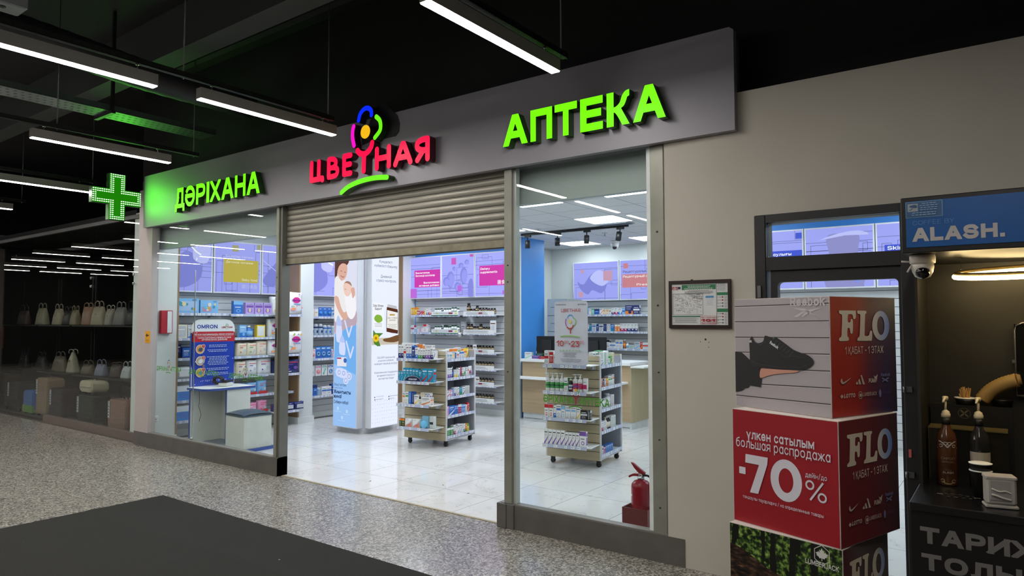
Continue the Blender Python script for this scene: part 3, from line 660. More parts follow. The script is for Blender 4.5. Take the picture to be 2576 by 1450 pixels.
for i, (x, y0) in enumerate(rows):
    for k in range(4 if i < 5 else 3):
        if i == 11 and k == 0: continue
        y = y0 - 1.531*k; lab = 'white linear lamp, ' + pos[k] + ' in the ' + rowname[i]
        lab = ' '.join(lab.split()[:16])
        o = LP if not used else dup(LP); used = True
        o.location = (x, y, 3.2); tag(o, lab, 'lamp', 'linear ceiling lamps in rows')
    if i == 11: continue
    b = MB(); y1 = 3.79
    b.box(x-.022, x+.022, -5.2, y1, 3.328, 3.331, railm).box(x-.022, x-.019, -5.2, y1, 3.328, 3.365, railm).box(x+.019, x+.022, -5.2, y1, 3.328, 3.365, railm)
    yy = 1.0
    while yy < y1-.03: b.box(x-.004-.008, x-.004, yy, yy+.03, 3.3272, 3.3278, black).box(x+.006, x+.014, yy+.03, yy+.05, 3.3272, 3.3278, black); yy += .055
    o = b.build('lamp_rail', None, label='dark perforated steel rail holding the ' + rowname[i].replace('row', 'lamp row', 1), cat='rail', group='rails above the linear lamps')
    for yy in (3.74, 2.47, .2): MB().tube([(x, yy, 3.315), (x, yy, 4.745)], .005, mat('#6d7470', .4, .6), 6).build('threaded_rod', o)
# ---- steel and services under the black ceiling
def bar(name, x0, x1, y0, y1, z0, z1, mt, label, cat, rz=0): return MB().box(x0, x1, y0, y1, z0, z1, mt).build(name, None, label=label, cat=cat)
bm = mat('#4b4f4e', .7, var=.1, ns=1)
bar('ceiling_beam', -13, -1.2, 3.42, 3.66, 4.3, 4.75, bm, 'grey concrete beam crossing under the black ceiling above the fascia', 'beam')
b = MB().box(-9.0, -1.0, 4.02, 4.1, 4.55, 4.72, mat('#2c2e2e', .7)); b.build('ceiling_beam', None, label='thin dark steel beam under the ceiling behind the nearest lamp', cat='beam')
tray = mat('#46524c', .45, .4, var=.1, ns=12)  # green light falling on the tray is mixed into its grey
b = MB().box(-7.62, -7.3, -2, 4.22, 3.72, 3.724, tray).box(-7.62, -7.615, -2, 4.22, 3.72, 3.78, tray).box(-7.305, -7.3, -2, 4.22, 3.72, 3.78, tray)
yy = 1.2
while yy < 4.1:
    for xx in (-7.57, -7.48, -7.39): b.box(xx, xx+.03, yy+(.03 if xx == -7.48 else 0), yy+.022+(.03 if xx == -7.48 else 0), 3.7185, 3.7195, black)
    yy += .06
ct = b.build('cable_tray', None, label='perforated cable tray with painted-in green light above the lime sign', cat='cable tray')
MB().tube([(-7.29, 3.1, 3.70), (-7.29, 3.1, 4.745)], .02, black, 4).box(-7.66, -7.26, 3.08, 3.12, 3.69, 3.718, black).build('tray_bracket', ct)
duct = mat('#222325', .5, .3, var=.25, ns=6, bump=.1)
b = MB(); pts = [(-6.5, -1.0, 4.05), (-6.45, .8, 4.02), (-6.45, 1.5, 3.98), (-6.5, 2.3, 3.95), (-6.6, 3.2, 3.93), (-6.6, 4.2, 3.93)]
pc = curve(pts, 12); b.tube(pc, [.14+.004*(i % 2) for i in range(len(pc))], duct, 18).build('flexible_duct', None, label='dark ribbed flexible duct running beside the cable tray', cat='duct')
for k, (dx, dz) in enumerate(((0, 0), (.05, .03), (.11, .01))):
    pp = curve([(-7.52+dx, .5, 3.80+dz), (-7.5+dx, 2.0, 3.77+dz), (-7.48+dx, 3.4, 3.76+dz), (-7.5+dx, 4.2, 3.745+dz)], 8)
    MB().tube(pp, .014, mat('#191a1c', .35), 6).build('cable', None, label=('thickest' if k == 0 else 'middle' if k == 1 else 'outermost') + ' black cable lying along the cable tray', cat='cable', group='cables on the tray')
b = MB().box(-6.10, -5.90, 1.62, 1.9, 3.93, 4.02, mat('#7b7f80', .5), bv=.01); b.tube([(-6.0, 1.75, 4.0), (-6.0, 1.75, 4.745)], .008, black, 6)
ap = b.build('junction_box', None, label='grey wireless box hanging high in the upper corner', cat='box')
MB().lathe([(.025, 0), (.025, .004)], black, (-5.98, 1.76, 3.926), 14).build('cable_gland', ap)
# ---- green LED cross on the side of the fascia
cr = empty('pharmacy_cross', (-9.0, 3.912, 3.145), 0, 'green LED pharmacy cross sticking out beside the fascia', 'sign')
a_, h_ = .29, .095
cp = [(-h_, -a_), (h_, -a_), (h_, -h_), (a_, -h_), (a_, h_), (h_, h_), (h_, a_), (-h_, a_), (-h_, h_), (-a_, h_), (-a_, -h_), (-h_, -h_)]
MX = Matrix(((0, 0, 1, 0), (1, 0, 0, 0), (0, 1, 0, 0), (0, 0, 0, 1)))      # XY -> YZ, extrude along +x
MB().prism(cp, -.085, 0, mat('#155c0c', .4), MX).prism([(x*.985, y*.985) for x, y in cp], 0, .003, mat('#1f8c08', .35, emit=.8), MX).build('casing', cr)
b = MB(); led = mat('#b8ffb0', .3, emit=4.0); ledw = mat('#e9ffd8', .3, emit=3.5)
inside = lambda x, y, e: (abs(x) < a_-e and abs(y) < h_-e) or (abs(x) < h_-e and abs(y) < a_-e)
n = 23; st_ = 2*a_/n
for i in range(n):
    for j in range(n):
        x = -a_+st_*(i+.5); y = -a_+st_*(j+.5)
        if inside(x, y, .004) and not (abs(x) < a_-2.05*st_ and abs(y) < h_-2.02*st_) and not (abs(x) < h_-2.02*st_ and abs(y) < a_-2.05*st_):
            q = .009; mm_ = ledw if (i*7+j*3) % 5 == 0 else led
            b.add([(.005, x-q, y-q*.3), (.005, x+q*.6, y-q*.6), (.005, x+q, y+q*.4), (.005, x-q*.7, y+q*.7)], [(0, 1, 2, 3)], mm_)
b.build('led_grid', cr)
b = MB().tube([(-9.06, 4.26, 3.05), (-9.06, 4.26, 3.44), (-9.06, 4.20, 3.49), (-9.06, 3.75, 3.50)], .014, mat('#8a8f8c', .4, .5), 8).tube([(-9.04, 3.98, 3.24), (-9.05, 4.0, 3.49)], .005, black, 6); b.build('bracket', cr)
ld = bpy.data.lights.new('cross_glow', 'AREA'); ld.shape = 'RECTANGLE'; ld.size = .4; ld.size_y = .4; ld.color = (.12, 1, .05); ld.energy = 6; ld.spread = R(180)
lo = bpy.data.objects.new('cross_glow', ld); COL.objects.link(lo); lo.parent = cr; lo.location = (.03, 0, 0); lo.rotation_euler = (0, -PI/2, 0)

# ---- pharmacy ceiling: light panels, vent, track spots, dome camera, detectors
pan = mat('#eef6ff', .5, emit=K_PANEL, sample=True)
PX = [(-4.8, 6.16), (-3.64, 6.16), (-4.8, 7.95), (-6.56, 10.25), (-5.15, 10.28), (-3.0, 7.95), (-6.6, 6.16), (-6.6, 7.95), (-8.4, 6.16), (-8.4, 7.95), (-1.2, 6.16), (-1.2, 7.95), (-.2, 7.2), (-8.4, 5.0), (-6.6, 5.0)]  # panels from the right gap on are unseen, added to light the store
PN = ['over the hours sticker', 'beside the right window edge', 'in front of the track spots', 'above the tall drawer cabinet', 'beside the dome camera', 'added unseen over the right gap', 'added unseen over the light column', 'added unseen over the middle gondola', 'added unseen over the baby shelves', 'added unseen over the back slat wall', 'added unseen over the street side door', 'added unseen behind the black door', 'added unseen in the right end room', 'added unseen over the blood pressure station', 'added unseen over the entrance']
for (x, y), nm in zip(PX, PN):
    o = empty('ceiling_panel_light', (x, y, 2.974), 0, 'square white ceiling light panel ' + nm, 'ceiling light', 'square light panels in the pharmacy ceiling')
    MB().box(.0, .6, .0, .6, 0, .006, white).build('frame', o); MB().box(.012, .588, .012, .588, -.003, .0, pan).build('diffuser', o)
o = MB().box(-4.8, -4.3, 8.56, 8.80, 2.968, 2.98, mat('#9aa4ad', .5)).build('air_vent', None, label='grey louvred air vent beside the ceiling light panel', cat='vent')
b = MB()
for i in range(6): b.box(-4.78, -4.32, 8.58+i*.036, 8.595+i*.036, 2.958, 2.968, mat('#6d7680', .5))
b.build('louvre', o)
tr = MB().box(-6.3, -4.42, 8.82, 8.855, 2.94, 2.975, black).build('spotlight_track', None, label='long black ceiling track carrying four spotlights', cat='track')
for i, (x, tl) in enumerate(((-6.18, 0), (-5.62, 0), (-5.10, -.06), (-4.55, -.3))):
    o = empty('track_spotlight', (x, 8.835, 2.94), 0, f'black cylinder spotlight, {ORD[i]} from left on the track', 'spotlight', 'black track spotlights')
    MB().box(-.05, .06, -.016, .016, -.03, 0, black).build('adapter', o)
    MB().tube([(0, 0, -.03), (0, 0, -.09)], .008, black, 8).build('stem', o)
    MB().lathe([(.038, -.20), (.04, -.2), (.04, -.08), (.03, -.075)], mat('#161719', .4), n=18, M=Matrix.Rotation(tl, 4, 'X')).build('lamp_head', o)
o = empty('dome_camera', (-5.56, 10.6, 2.98), 0, 'small white dome camera on the pharmacy ceiling', 'camera')
MB().lathe([(.075, -.04), (.08, 0)], white, n=20).lathe([(.02, -.14), (.055, -.12), (.072, -.07), (.07, -.04)], white, n=20).build('housing', o); MB().lathe([(.004, -.165), (.03, -.155), (.045, -.12)], black, (0.01, -.03, 0.01), 16).build('lens', o)
for x, y, nm in ((-5.18, 9.54, 'beside the dome camera'), (-5.77, 8.53, 'by the left end of the track')):
    MB().lathe([(.05, -.008), (.05, 0)], white, n=16).tube([(0, 0, -.008), (0, 0, -.04)], .008, steel, 6).lathe([(.018, -.046), (.018, -.042)], steel, n=10).build('sprinkler', None, (x, y, 2.98), 0, 'small ceiling sprinkler ' + nm, 'sprinkler')
# ================================================================ goods: makers
PAL = dict(w='#eef0f0', n='#1d2a6b', b='#2f6fc4', l='#7fb8e8', t='#1f93b8', r='#c9252d', g='#3c9a4a', d='#14532f', y='#f0cf3a', o='#e8822a', p='#7a4fa8', v='#b79be0', k='#1a1b20', m='#b5275f', c='#efe6cf', s='#c6ccd2', q='#e79ac0', e='#8fd0c4', u='#8a5a33', a='#b51f5a')
PN_ = dict(w='white', n='navy', b='blue', l='light blue', t='teal', r='red', g='green', d='dark green', y='yellow', o='orange', p='purple', v='lilac', k='black', m='magenta', c='cream', s='silver', q='pink', e='mint', u='brown', a='crimson')
pc_ = lambda k: P(PAL[k], .38)
ink = P('#3c4250'); tagw = P('#eef2f6'); plas = mat('#b9c2dc', .25, var=.02)
def face_art(b, O, U, w, h, f, a, st, seed):
    rr = random.Random(seed); A = Art(b, O, U); fc, ac = pc_(f), pc_(a); pr = P('#f4f5f6') if f not in 'wcs' else ink
    if st == 0: A.rect(0, h*.42, w, h*.2, ac); A.l -= 1; A.rect(w*.12, h*.72, w*.7, h*.05, pr); A.lines(w*.1, h*.3, w*.75, 3, h*.08, h*.022, pr, seed)
    elif st == 1: A.rect(0, 0, w, h*.38, ac); A.l -= 1; A.rect(w*.12, h*.8, w*.72, h*.06, ink if f in 'wcs' else pr); A.disc(w*.6, h*.25, w*.2, fc); A.lines(w*.12, h*.66, w*.6, 3, h*.08, h*.02, pr, seed)
    elif st == 2: A.rect(0, h*.72, w, h*.28, ac); A.l -= 1; A.rect(w*.15, h*.5, w*.6, h*.05, pr); A.disc(w*.5, h*.25, w*.24, ac, h*.13); A.disc(w*.5, h*.25, w*.15, fc, h*.08)
    elif st == 3: A.poly([(0, h*.1), (w*.9, h*.5), (w, h*.62), (w, h*.45), (w*.2, 0), (0, 0)], ac); A.rect(w*.1, h*.78, w*.75, h*.07, ink if f in 'wcs' else pr); A.lines(w*.1, h*.66, w*.6, 2, h*.08, h*.02, pr, seed)
    elif st == 4: A.rect(w*.1, h*.1, w*.8, h*.8, ac); A.rect(w*.2, h*.6, w*.6, h*.08, P('#f4f5f6')); A.lines(w*.2, h*.5, w*.55, 4, h*.09, h*.025, P('#f4f5f6'), seed)
    elif st == 5: A.rect(w*.08, h*.84, w*.84, h*.05, ink if f in 'wcs' else pr); A.rect(w*.08, h*.58, w*.84, h*.16, ac); A.ring(w*.5, h*.3, min(w, h)*.22, w*.06, ac, n=14); A.lines(w*.1, h*.12, w*.6, 2, h*.06, h*.018, pr, seed)
    elif st == 6: A.rect(w*.28, h*.05, w*.14, h*.9, ac); A.lines(w*.5, h*.8, w*.4, 6, h*.12, h*.03, pr, seed)
    return A
def g_carton(w, h, d, f, a, st, seed):
    b = MB().box(0, w, 0, d, 0, h, pc_(f)); face_art(b, (0, 0, 0), (1, 0, 0), w, h, f, a, st, seed); face_art(b, (w, 0, 0), (0, 1, 0), d, h, f, a, (st+2) % 6, seed+1)
    return b
def g_jar(w, h, d, f, a, st, seed):      # dark glass jar with label and cap
    r = w/2; b = MB(); c = (r, r, 0)
    body = mat('#2c2114', .15, var=.1) if f == 'k' else pc_('w')
    b.lathe([(r*.92, 0), (r, .004), (r, h*.68), (r*.6, h*.78), (r*.6, h*.82)], body, c, 14)
    b.lathe([(r*1.01, h*.1), (r*1.01, h*.62)], P('#a3926a', .35) if f == 'k' else P('#f2f4f2'), c, 14)
    b.lathe([(r*1.015, h*.38), (r*1.015, h*.5)], P('#5c4a30') if f == 'k' else pc_(a), c, 14)
    b.lathe([(r*.72, h*.82), (r*.72, h*.985), (r*.66, h)], P('#1c1b18', .3) if f == 'k' else pc_(a), c, 14)
    return b
def g_pump(w, h, d, f, a, st, seed):     # pump bottle
    r = w/2; b = MB(); c = (r, r*.7, 0)
    b.lathe([(r*.9, 0), (r, .01), (r, h*.62), (r*.8, h*.7), (r*.36, h*.73), (r*.36, h*.78)], pc_(f), c, 16, sy=.7)
    b.lathe([(r*1.01, h*.16), (r*1.01, h*.48)], pc_(a), c, 16, sy=.7); b.lathe([(r*1.02, h*.28), (r*1.02, h*.36)], P('#145a2a') if a == 'g' else pc_('n' if a == 's' else a), c, 16, sy=.7)
    b.lathe([(r*.42, h*.76), (r*.42, h*.84), (r*.14, h*.85), (r*.14, h*.94)], P('#e9eef0', .2), c, 12)
    b.box(r-.03, r+.012, r*.7-.01, r*.7+.01, h*.93, h*.97, P('#e9eef0', .2))
    Art(b, (0, -.001, 0)).rect(w*.25, h*.54, w*.5, h*.02, ink); return b
def g_bottle(w, h, d, f, a, st, seed):
    r = w/2; b = MB(); c = (r, r, 0)
    b.lathe([(r*.95, 0), (r, .005), (r, h*.66), (r*.45, h*.8), (r*.4, h*.86)], pc_(f), c, 14); b.lathe([(r*1.01, h*.12), (r*1.01, h*.55)], pc_(a), c, 14); b.lathe([(r*.5, h*.84), (r*.5, h)], P('#e4e4e4') if f != 'w' else pc_(a), c, 12)
    return b
def g_tube(w, h, d, f, a, st, seed):
    b = MB(); n = 14; vs = []; rows_ = [(0, w*.36, w*.3), (h*.12, w*.38, w*.32), (h*.14, w*.48, w*.4), (h*.6, w*.5, w*.3), (h, w*.52, .004)]
    for z, rx, ry in rows_: vs += [(w/2+rx*math.cos(2*PI*i/n), w*.35+ry*math.sin(2*PI*i/n), z) for i in range(n)]
    fs = [(k*n+i, k*n+(i+1) % n, (k+1)*n+(i+1) % n, (k+1)*n+i) for k in range(len(rows_)-1) for i in range(n)] + [tuple(range(4*n, 5*n))]
    b.add(vs, fs, pc_(f), None, True); A = Art(b, (0, w*.35-w*.43, 0)); A.rect(w*.1, h*.25, w*.8, h*.3, pc_(a)); A.rect(w*.25, h*.72, w*.5, h*.03, ink); return b
def g_pack(w, h, d, f, a, st, seed, brand=None):     # soft nappy / wipes pack, bulging film
    b = MB(); nx, nz = 6, 6; fm = mat(PAL[f], .25, var=.04, ns=30, bump=.25); vs = []; rr = random.Random(seed)
    for side in (0, 1):
        for j in range(nz+1):
            for i in range(nx+1):
                u, v = i/nx, j/nz; e = (math.sin(PI*u)*math.sin(PI*v))**.45 if 0 < u < 1 and 0 < v < 1 else 0
                pin = .012*math.sin(PI*u*2)*(v*(1-v)) ; y = d/2 + (-1 if side == 0 else 1)*(d/2)*(.55+.45*e)
                vs.append((w*u, y, h*v + (rr.uniform(-.006, .006) if j == nz else 0)))
    N = (nx+1)*(nz+1); fs = []
    for j in range(nz):
        for i in range(nx):
            q = j*(nx+1)+i; fs.append((q, q+1, q+nx+2, q+nx+1)); fs.append((N+q, N+q+nx+1, N+q+nx+2, N+q+1))
    rim = [i for i in range(nx)] + [j*(nx+1)+nx for j in range(nz)] + [nz*(nx+1)+i for i in range(nx, 0, -1)] + [j*(nx+1) for j in range(nz, 0, -1)]
    for i in range(len(rim)): p_, q_ = rim[i], rim[(i+1) % len(rim)]; fs.append((q_, p_, N+p_, N+q_))
    b.add(vs, fs, fm, None, True)
    A = Art(b, (0, -.001, 0))
    if brand == 'Merries':
        A.disc(w*.5, h*.63, w*.28, P('#d4288c'), h*.14); A.text('Merries', w*.5, h*.58, h*.085, P('#2a1f7a'), 'c', .02, w=w*.62); A.rect(w*.15, h*.16, w*.3, h*.12, P('#f0a060')); A.rect(w*.3, h*.42, w*.5, h*.05, P('#6f9fd0'))
        for i in range(9): A.disc(w*rr.uniform(.06, .94), h*rr.choice((rr.uniform(.08, .4), rr.uniform(.82, .94))), w*rr.uniform(.03, .06), P(rr.choice(['#f3c63a', '#8fc26a', '#e59ab0', '#6fa8dc', '#b89be0'])))
    elif brand:
        fg = P('#c8202a') if f != 'n' else P('#d8303a')
        A.text(brand, w*.5, h*.76, h*.09, fg, 'c', .02, w=w*.68); A.rect(w*.18, h*.62, w*.35, h*.05, pc_(a)); A.disc(w*.7, h*.4, w*.13, pc_('s' if f != 'n' else 'p'), h*.12); A.disc(w*.28, h*.3, w*.06, pc_(a), h*.05)
        A.rect(0, 0, w, h*.22, pc_(a)) if st == 1 else A.rect(w*.12, h*.1, w*.3, h*.06, pc_('s'))
    else: A.rect(w*.15, h*.2, w*.7, h*.5, pc_(a)); A.rect(w*.25, h*.6, w*.4, h*.06, P('#f4f5f6'))
    return b
def g_card(w, h, d, f, a, st, seed):     # hanging blister card with a baby article
    b = MB(); b.prism([(x, z) for x, z in rrect(0, 0, w, h, .006)], 0, .003, pc_(f), Matrix(((1, 0, 0, 0), (0, 0, -1, .004), (0, 1, 0, 0), (0, 0, 0, 1))))
    A = Art(b, (0, .0, 0)); A.rect(w*.1, h*.76, w*.8, h*.16, pc_(a)); A.rect(w*.2, h*.8, w*.5, h*.05, P('#f4f5f6'))
    c = {'b': '#3f8fd8', 'q': '#e58a8f', 'e': '#6fbfae', 'w': '#e8edf2', 'l': '#9bd0ee', 'c': '#e9c9ae'}.get(a, '#9bd0ee')
    if st == 0: b.lathe([(.001, -.02), (w*.3, -.014), (w*.32, -.006), (w*.3, 0)], mat(c, .3), n=14, M=Matrix.Translation((w/2, -.002, h*.4)) @ Matrix.Rotation(PI/2, 4, 'X') @ Matrix.Scale(-1, 4, (0, 0, 1)))
    elif st == 1: b.tube([(w/2+w*.26*math.cos(2*PI*i/14), -.008, h*.38+w*.26*math.sin(2*PI*i/14)) for i in range(14)], .008, mat(c, .3), 8, closed=True)
    else: b.tube([(w*.3, -.006, h*.12), (w*.45, -.006, h*.4), (w*.66, -.006, h*.66)], [.012, .007, .014], mat(c, .3), 8)
    return b
def g_baby(w, h, d, f, a, st, seed):     # clear baby bottle
    r = w/2; b = MB(); c = (r, r, 0)
    b.lathe([(r*.9, 0), (r, .005), (r, h*.3), (r*.85, h*.42), (r, h*.55), (r*.95, h*.62)], mat('#c8dfee', .12, alpha=.75), c, 14); b.lathe([(r*1.0, h*.62), (r*1.0, h*.74)], pc_(a), c, 14); b.lathe([(r*.9, h*.74), (r*.8, h*.95), (r*.3, h)], mat('#dfe9f2', .15, alpha=.8), c, 14)
    Art(b, (0, -.001, 0)).rect(w*.3, h*.2, w*.4, h*.22, pc_(a)); return b
MK = dict(c=g_carton, j=g_jar, p=g_pump, b=g_bottle, t=g_tube, d=g_pack, h=g_card, B=g_baby)
NM = dict(c=('medicine_carton', 'carton', 'carton'), j=('supplement_jar', 'jar', 'jar'), p=('pump_bottle', 'pump bottle', 'bottle'), b=('bottle', 'bottle', 'bottle'), t=('cream_tube', 'tube', 'tube'), d=('soft_pack', 'soft pack', 'pack'), h=('baby_item_card', 'hanging card', 'baby item'), B=('baby_bottle', 'baby bottle', 'baby bottle'))
_G = {}; _n = [0]
def put(kind, w, h, d, f, a, st, W, x, y, z, where, rank, group, rz=0, brand=None, desc=None, name=None, cat=None):
    """one article; W maps the shelf frame to the world. Its look comes first in the label, then its place on the shelf."""
    key = (kind, w, h, d, f, a, st, brand)
    p = W @ Vector((x, y, z)); ang = math.atan2(W[1][0], W[0][0]) + rz
    if key not in _G:
        _n[0] += 1
        if brand and kind == 'd': b = g_pack(w, h, d, f, a, st, _n[0], brand)
        else: b = MK[kind](w, h, d, f, a, st, _n[0])
        o = b.build(name or NM[kind][0], None, p, ang); _G[key] = o
    else: o = _G[key].copy(); COL.objects.link(o); o.location = p; o.rotation_euler = (0, 0, ang)
    if not desc:
        desc = {'j': ('brown glass' if f == 'k' else 'white and ' + PN_[a])}.get(kind, PN_[f] + ' and ' + PN_[a] if f != a else 'plain ' + PN_[f]) + ' ' + NM[kind][1]
    lab = f'{desc}, {rank} from left on {where}' if rank else f'{desc} {where}'
    tag(o, lab, cat or NM[kind][2], group); return o
def row(W, x0, y, z, where, group, items, gap=.004, n0=0, xmax=9):
    """items: (count, kind, w, h, d, front, accent, style[, extra gap before])"""
    x = x0; i = n0
    if 'side shelf' in where: xmax = .605
    for it in items:
        cnt, kind, w, h, d, f, a, st = it[:8]; x += it[8] if len(it) > 8 else 0
        for k in range(cnt):
            if x+w > xmax: break
            put(kind, w, h, d, f, a, st, W, x, y, z, where, ORD[i] if i < 20 else 'last', group); x += w+gap; i += 1
    return x

# ---------------------------------------------------------------- the two wheeled display stands
woodg = mat_wood('pale_ash_slat_board', '#a79a7c', '#c2b697', 0, 10); frm = mat('#d7dade', .5, var=.02); grey = mat('#9da1ab', .55, var=.03)
def caster(parent, x, y):
    o = MB().box(-.022, .022, -.022, .022, .068, .075, mat('#2a2b2e', .4)).prism([(-.018, .02), (.018, .03), (.022, .068), (-.022, .068)], -.014, .014, black, Matrix(((1, 0, 0, 0), (0, 0, -1, 0), (0, 1, 0, 0), (0, 0, 0, 1)))).build('caster', parent, (x, y, 0))
    MB().lathe([(.012, -.012), (.028, -.011), (.028, .011), (.012, .012)], mat('#1a1a1c', .5), n=16, M=Matrix.Translation((0, 0, .028)) @ Matrix.Rotation(PI/2, 4, 'X')).build('wheel', o)
def price_strip(b, x0, x1, y, z, M=None, seed=0, side=0, hgt=.038):
    rr = random.Random(seed)
    b.box(x0, x1, y-.003, y, z-hgt, z, plas, M)
    A = Art(b, (x0, y-.003, z-hgt), M=M); x = .01
    while x < x1-x0-.045:
        ww = rr.choice((.03, .04, .045))
        if rr.random() < .75: A.l = 1; A.rect(x, .004, ww, hgt-.01, tagw); A.rect(x+.004, hgt*.45, ww*.6, .004, ink); A.l = 1
        x += ww + rr.uniform(.005, .05)
def stand(name, loc, rz, label, seed, L=.66, Dp=.66):
    o = empty(name, loc, rz, label, 'display stand'); H = 1.204
    for y, nm in ((0, 'slat_board'), (Dp-.02, 'slat_board')):
        b = MB().box(.018, L-.018, y+.004, y+.016, .085, H, mat('#3a352c', .6)); z = .08
        while z < H-.02: b.box(.014, L-.014, y, y+.02, z, min(z+.0905, H), woodg); z += .0975
        b.box(0, .014, y, y+.02, .08, H, frm).box(L-.014, L, y, y+.02, .08, H, frm); b.build(nm, o)
    MB().box(.016, L-.016, Dp-.026, Dp-.021, .1, H-.02, grey).box(L*.5-.01, L*.5+.01, .02, Dp-.026, .1, H-.06, grey).box(.02, L-.02, .02, Dp-.02, .075, .095, frm).build('core_panel', o)
    for sx in (0, 1):
        for z in (1.095, .857, .62, .384, .13):
            b = MB(); x0, x1 = (L*.5+.01, L-.006) if sx else (.006, L*.5-.01)
            b.box(x0, x1, .021, Dp-.021, z-.016, z, frm)
            if sx:
                MM = Matrix(((0, -1, 0, L), (1, 0, 0, 0), (0, 0, 1, 0), (0, 0, 0, 1)))
                price_strip(b, .022, Dp-.022, 0, z+.012, MM, seed+int(z*100))
            b.build('side_shelf', o)
    for z in (1.115, .83, .545, .258):
        b = MB().box(.09, .645, -.25, -.003, z-.01, z, white); price_strip(b, .085, .60, -.25, z+.006, None, seed+int(z*77))
        s_ = b.build('front_shelf', o)
        for x in (.16, .60): MB().box(x-.012, x+.012, -.11, -.002, z-.05, z-.011, mat('#aeb3b8', .3, .5) if x > .5 else black).build('bracket', s_)
    for x in (.06, L-.05):
        for y in (.06, Dp-.06): caster(o, x, y)
    return Matrix.Translation(loc) @ Matrix.Rotation(rz, 4, 'Z')
W1 = stand('display_stand', (-6.456, 6.404, 0.002), R(5.8), 'wheeled slatted wooden display stand of medicines beside the lit column', 3, .683)
W2 = stand('display_stand', (-4.276, 6.467, 0.002), R(7.0), 'wheeled slatted wooden display stand behind the hours sticker', 5, .66)
g1, g2 = 'goods on the middle display stand', 'goods on the display stand behind the hours sticker'
t = "middle stand's "
row(W1, .10, -.235, 1.116, t+'top front shelf', g1, [(2, 'c', .038, .17, .04, 'w', 'n', 1), (1, 'c', .038, .15, .04, 'w', 'r', 0), (2, 'c', .04, .165, .04, 'w', 'b', 1), (1, 'c', .05, .16, .05, 'b', 'n', 4), (1, 'c', .042, .14, .04, 'w', 'b', 1), (2, 'c', .034, .12, .035, 'w', 'g', 1), (1, 'c', .034, .12, .035, 'w', 'k', 1), (2, 'c', .036, .13, .035, 'w', 'p', 1), (1, 'c', .04, .14, .04, 'w', 'n', 1)])
row(W1, .10, -.17, 1.116, t+'top front shelf, rear line', g1, [(5, 'c', .045, .19, .04, 'w', 's', 5), (2, 'c', .045, .18, .04, 'w', 'o', 2)])
put('c', .12, .07, .05, 'w', 'p', 1, W1, .42, -.10, 1.21, "lying on top of the middle stand's front line", '', g1); 
MB().box(.40, .56, -.12, -.02, 1.116, 1.209, pc_('w')).build('medicine_carton', None, W1 @ Vector((0, 0, 0)), R(5.8), 'large white carton carrying another on the middle stand', 'carton', g1)
row(W1, .10, -.235, .831, t+'second front shelf', g1, [(2, 'c', .036, .12, .05, 't', 'l', 3), (3, 'c', .045, .165, .05, 't', 'e', 3), (1, 'c', .045, .16, .05, 't', 'm', 3), (1, 'c', .045, .16, .05, 't', 'g', 3), (1, 'c', .05, .135, .05, 't', 'r', 3), (2, 'c', .085, .165, .06, 't', 'r', 3)])
b = MB(); b.prism([(.13*math.cos(R(180-a*10)), .065*math.sin(R(a*10))) for a in range(19)], 0, .004, P('#141c48'), Matrix(((1, 0, 0, 0), (0, 0, -1, 0), (0, 1, 0, 0), (0, 0, 0, 1))))
A = Art(b, (0, -.004, 0)); A.text('АКВАЛОР', 0, .012, .02, P('#f4f5f6'), 'c', .02, w=.13); A.ring(0, 0, .125, .003, P('#dfe4f0'), ry=.062, a0=0, a1=180)
b.build('shelf_sign', None, W1 @ Vector((.35, -.2535, .838)), R(5.8), "navy arched card with white word on the middle stand's second front shelf", 'sign')
row(W1, .17, -.235, .546, t+'third front shelf', g1, [(1, 'c', .045, .14, .05, 'w', 'o', 5), (1, 'c', .045, .15, .05, 'w', 'g', 5), (1, 'c', .04, .155, .05, 'b', 'l', 6), (1, 'c', .04, .155, .05, 'n', 'b', 6), (1, 'c', .075, .12, .07, 'w', 'y', 3), (1, 'c', .03, .1, .07, 'w', 'k', 2), (1, 'c', .14, .095, .07, 'w', 'o', 3)])
for i, (x, a) in enumerate(((.43, 'y'), (.50, 'b'), (.545, 'p'))): put('c', .06 if i == 0 else .035, .05, .05, 'w', a, 5, W1, x, -.2, .6425, t+'widest carton', ORD[i], g1)
row(W1, .12, -.235, .259, t+'lowest front shelf', g1, [(2, 'c', .04, .10, .04, 'd', 'o', 2)])
for i in range(2):
    b = MB().box(0, .115, 0, .06, 0, .105, pc_('w')); A = Art(b, (0, 0, 0)); A.clip = (0, 0, .115, .105)
    A.poly([(.0, 0), (.02, .03), (.06, .05), (.095, .085), (.115, .1), (.115, 0)], P('#b9c4d0'), 3); A.poly([(.01, 0), (.03, .025), (.065, .045), (.09, .06), (.1, .07), (.1, 0)], P('#d98f78'), 3); A.line([(.045, .02), (.07, .035), (.085, .02)], .004, P('#8c4a3c')); A.text('b.well', .018, .085, .009, P('#3f6ea8'))
    b.build('bandage_carton', None, W1 @ Vector((.215+i*.122, -.235, .259)), R(5.8), ('left' if i == 0 else 'right') + " white carton picturing a bent arm, on the middle stand's lowest front shelf", 'carton', g1)
b = MB().box(0, .10, .02, .06, 0, .15, mat('#8fc7e2', .15, alpha=.8), bv=.008).lathe([(.045, 0), (.05, .01), (.05, .03), (.045, .04)], mat('#6fc0ea', .2), M=Matrix.Translation((.05, .028, .05)) @ Matrix.Rotation(PI/2, 4, 'X'), n=20)
b.build('inhaler_pack', None, W1 @ Vector((.46, -.235, .259)), R(5.8), "clear blue moulded inhaler pack on the middle stand's lowest front shelf", 'pack')
MB().box(0, .075, 0, .05, 0, .15, mat('#c9d2d0', .2), bv=.006).box(.01, .06, -.001, 0, .05, .08, P('#22262a')).build('device_pack', None, W1 @ Vector((.566, -.20, .259)), R(5.8), "grey boxed medical device beside the clear blue pack on the middle stand", 'pack')
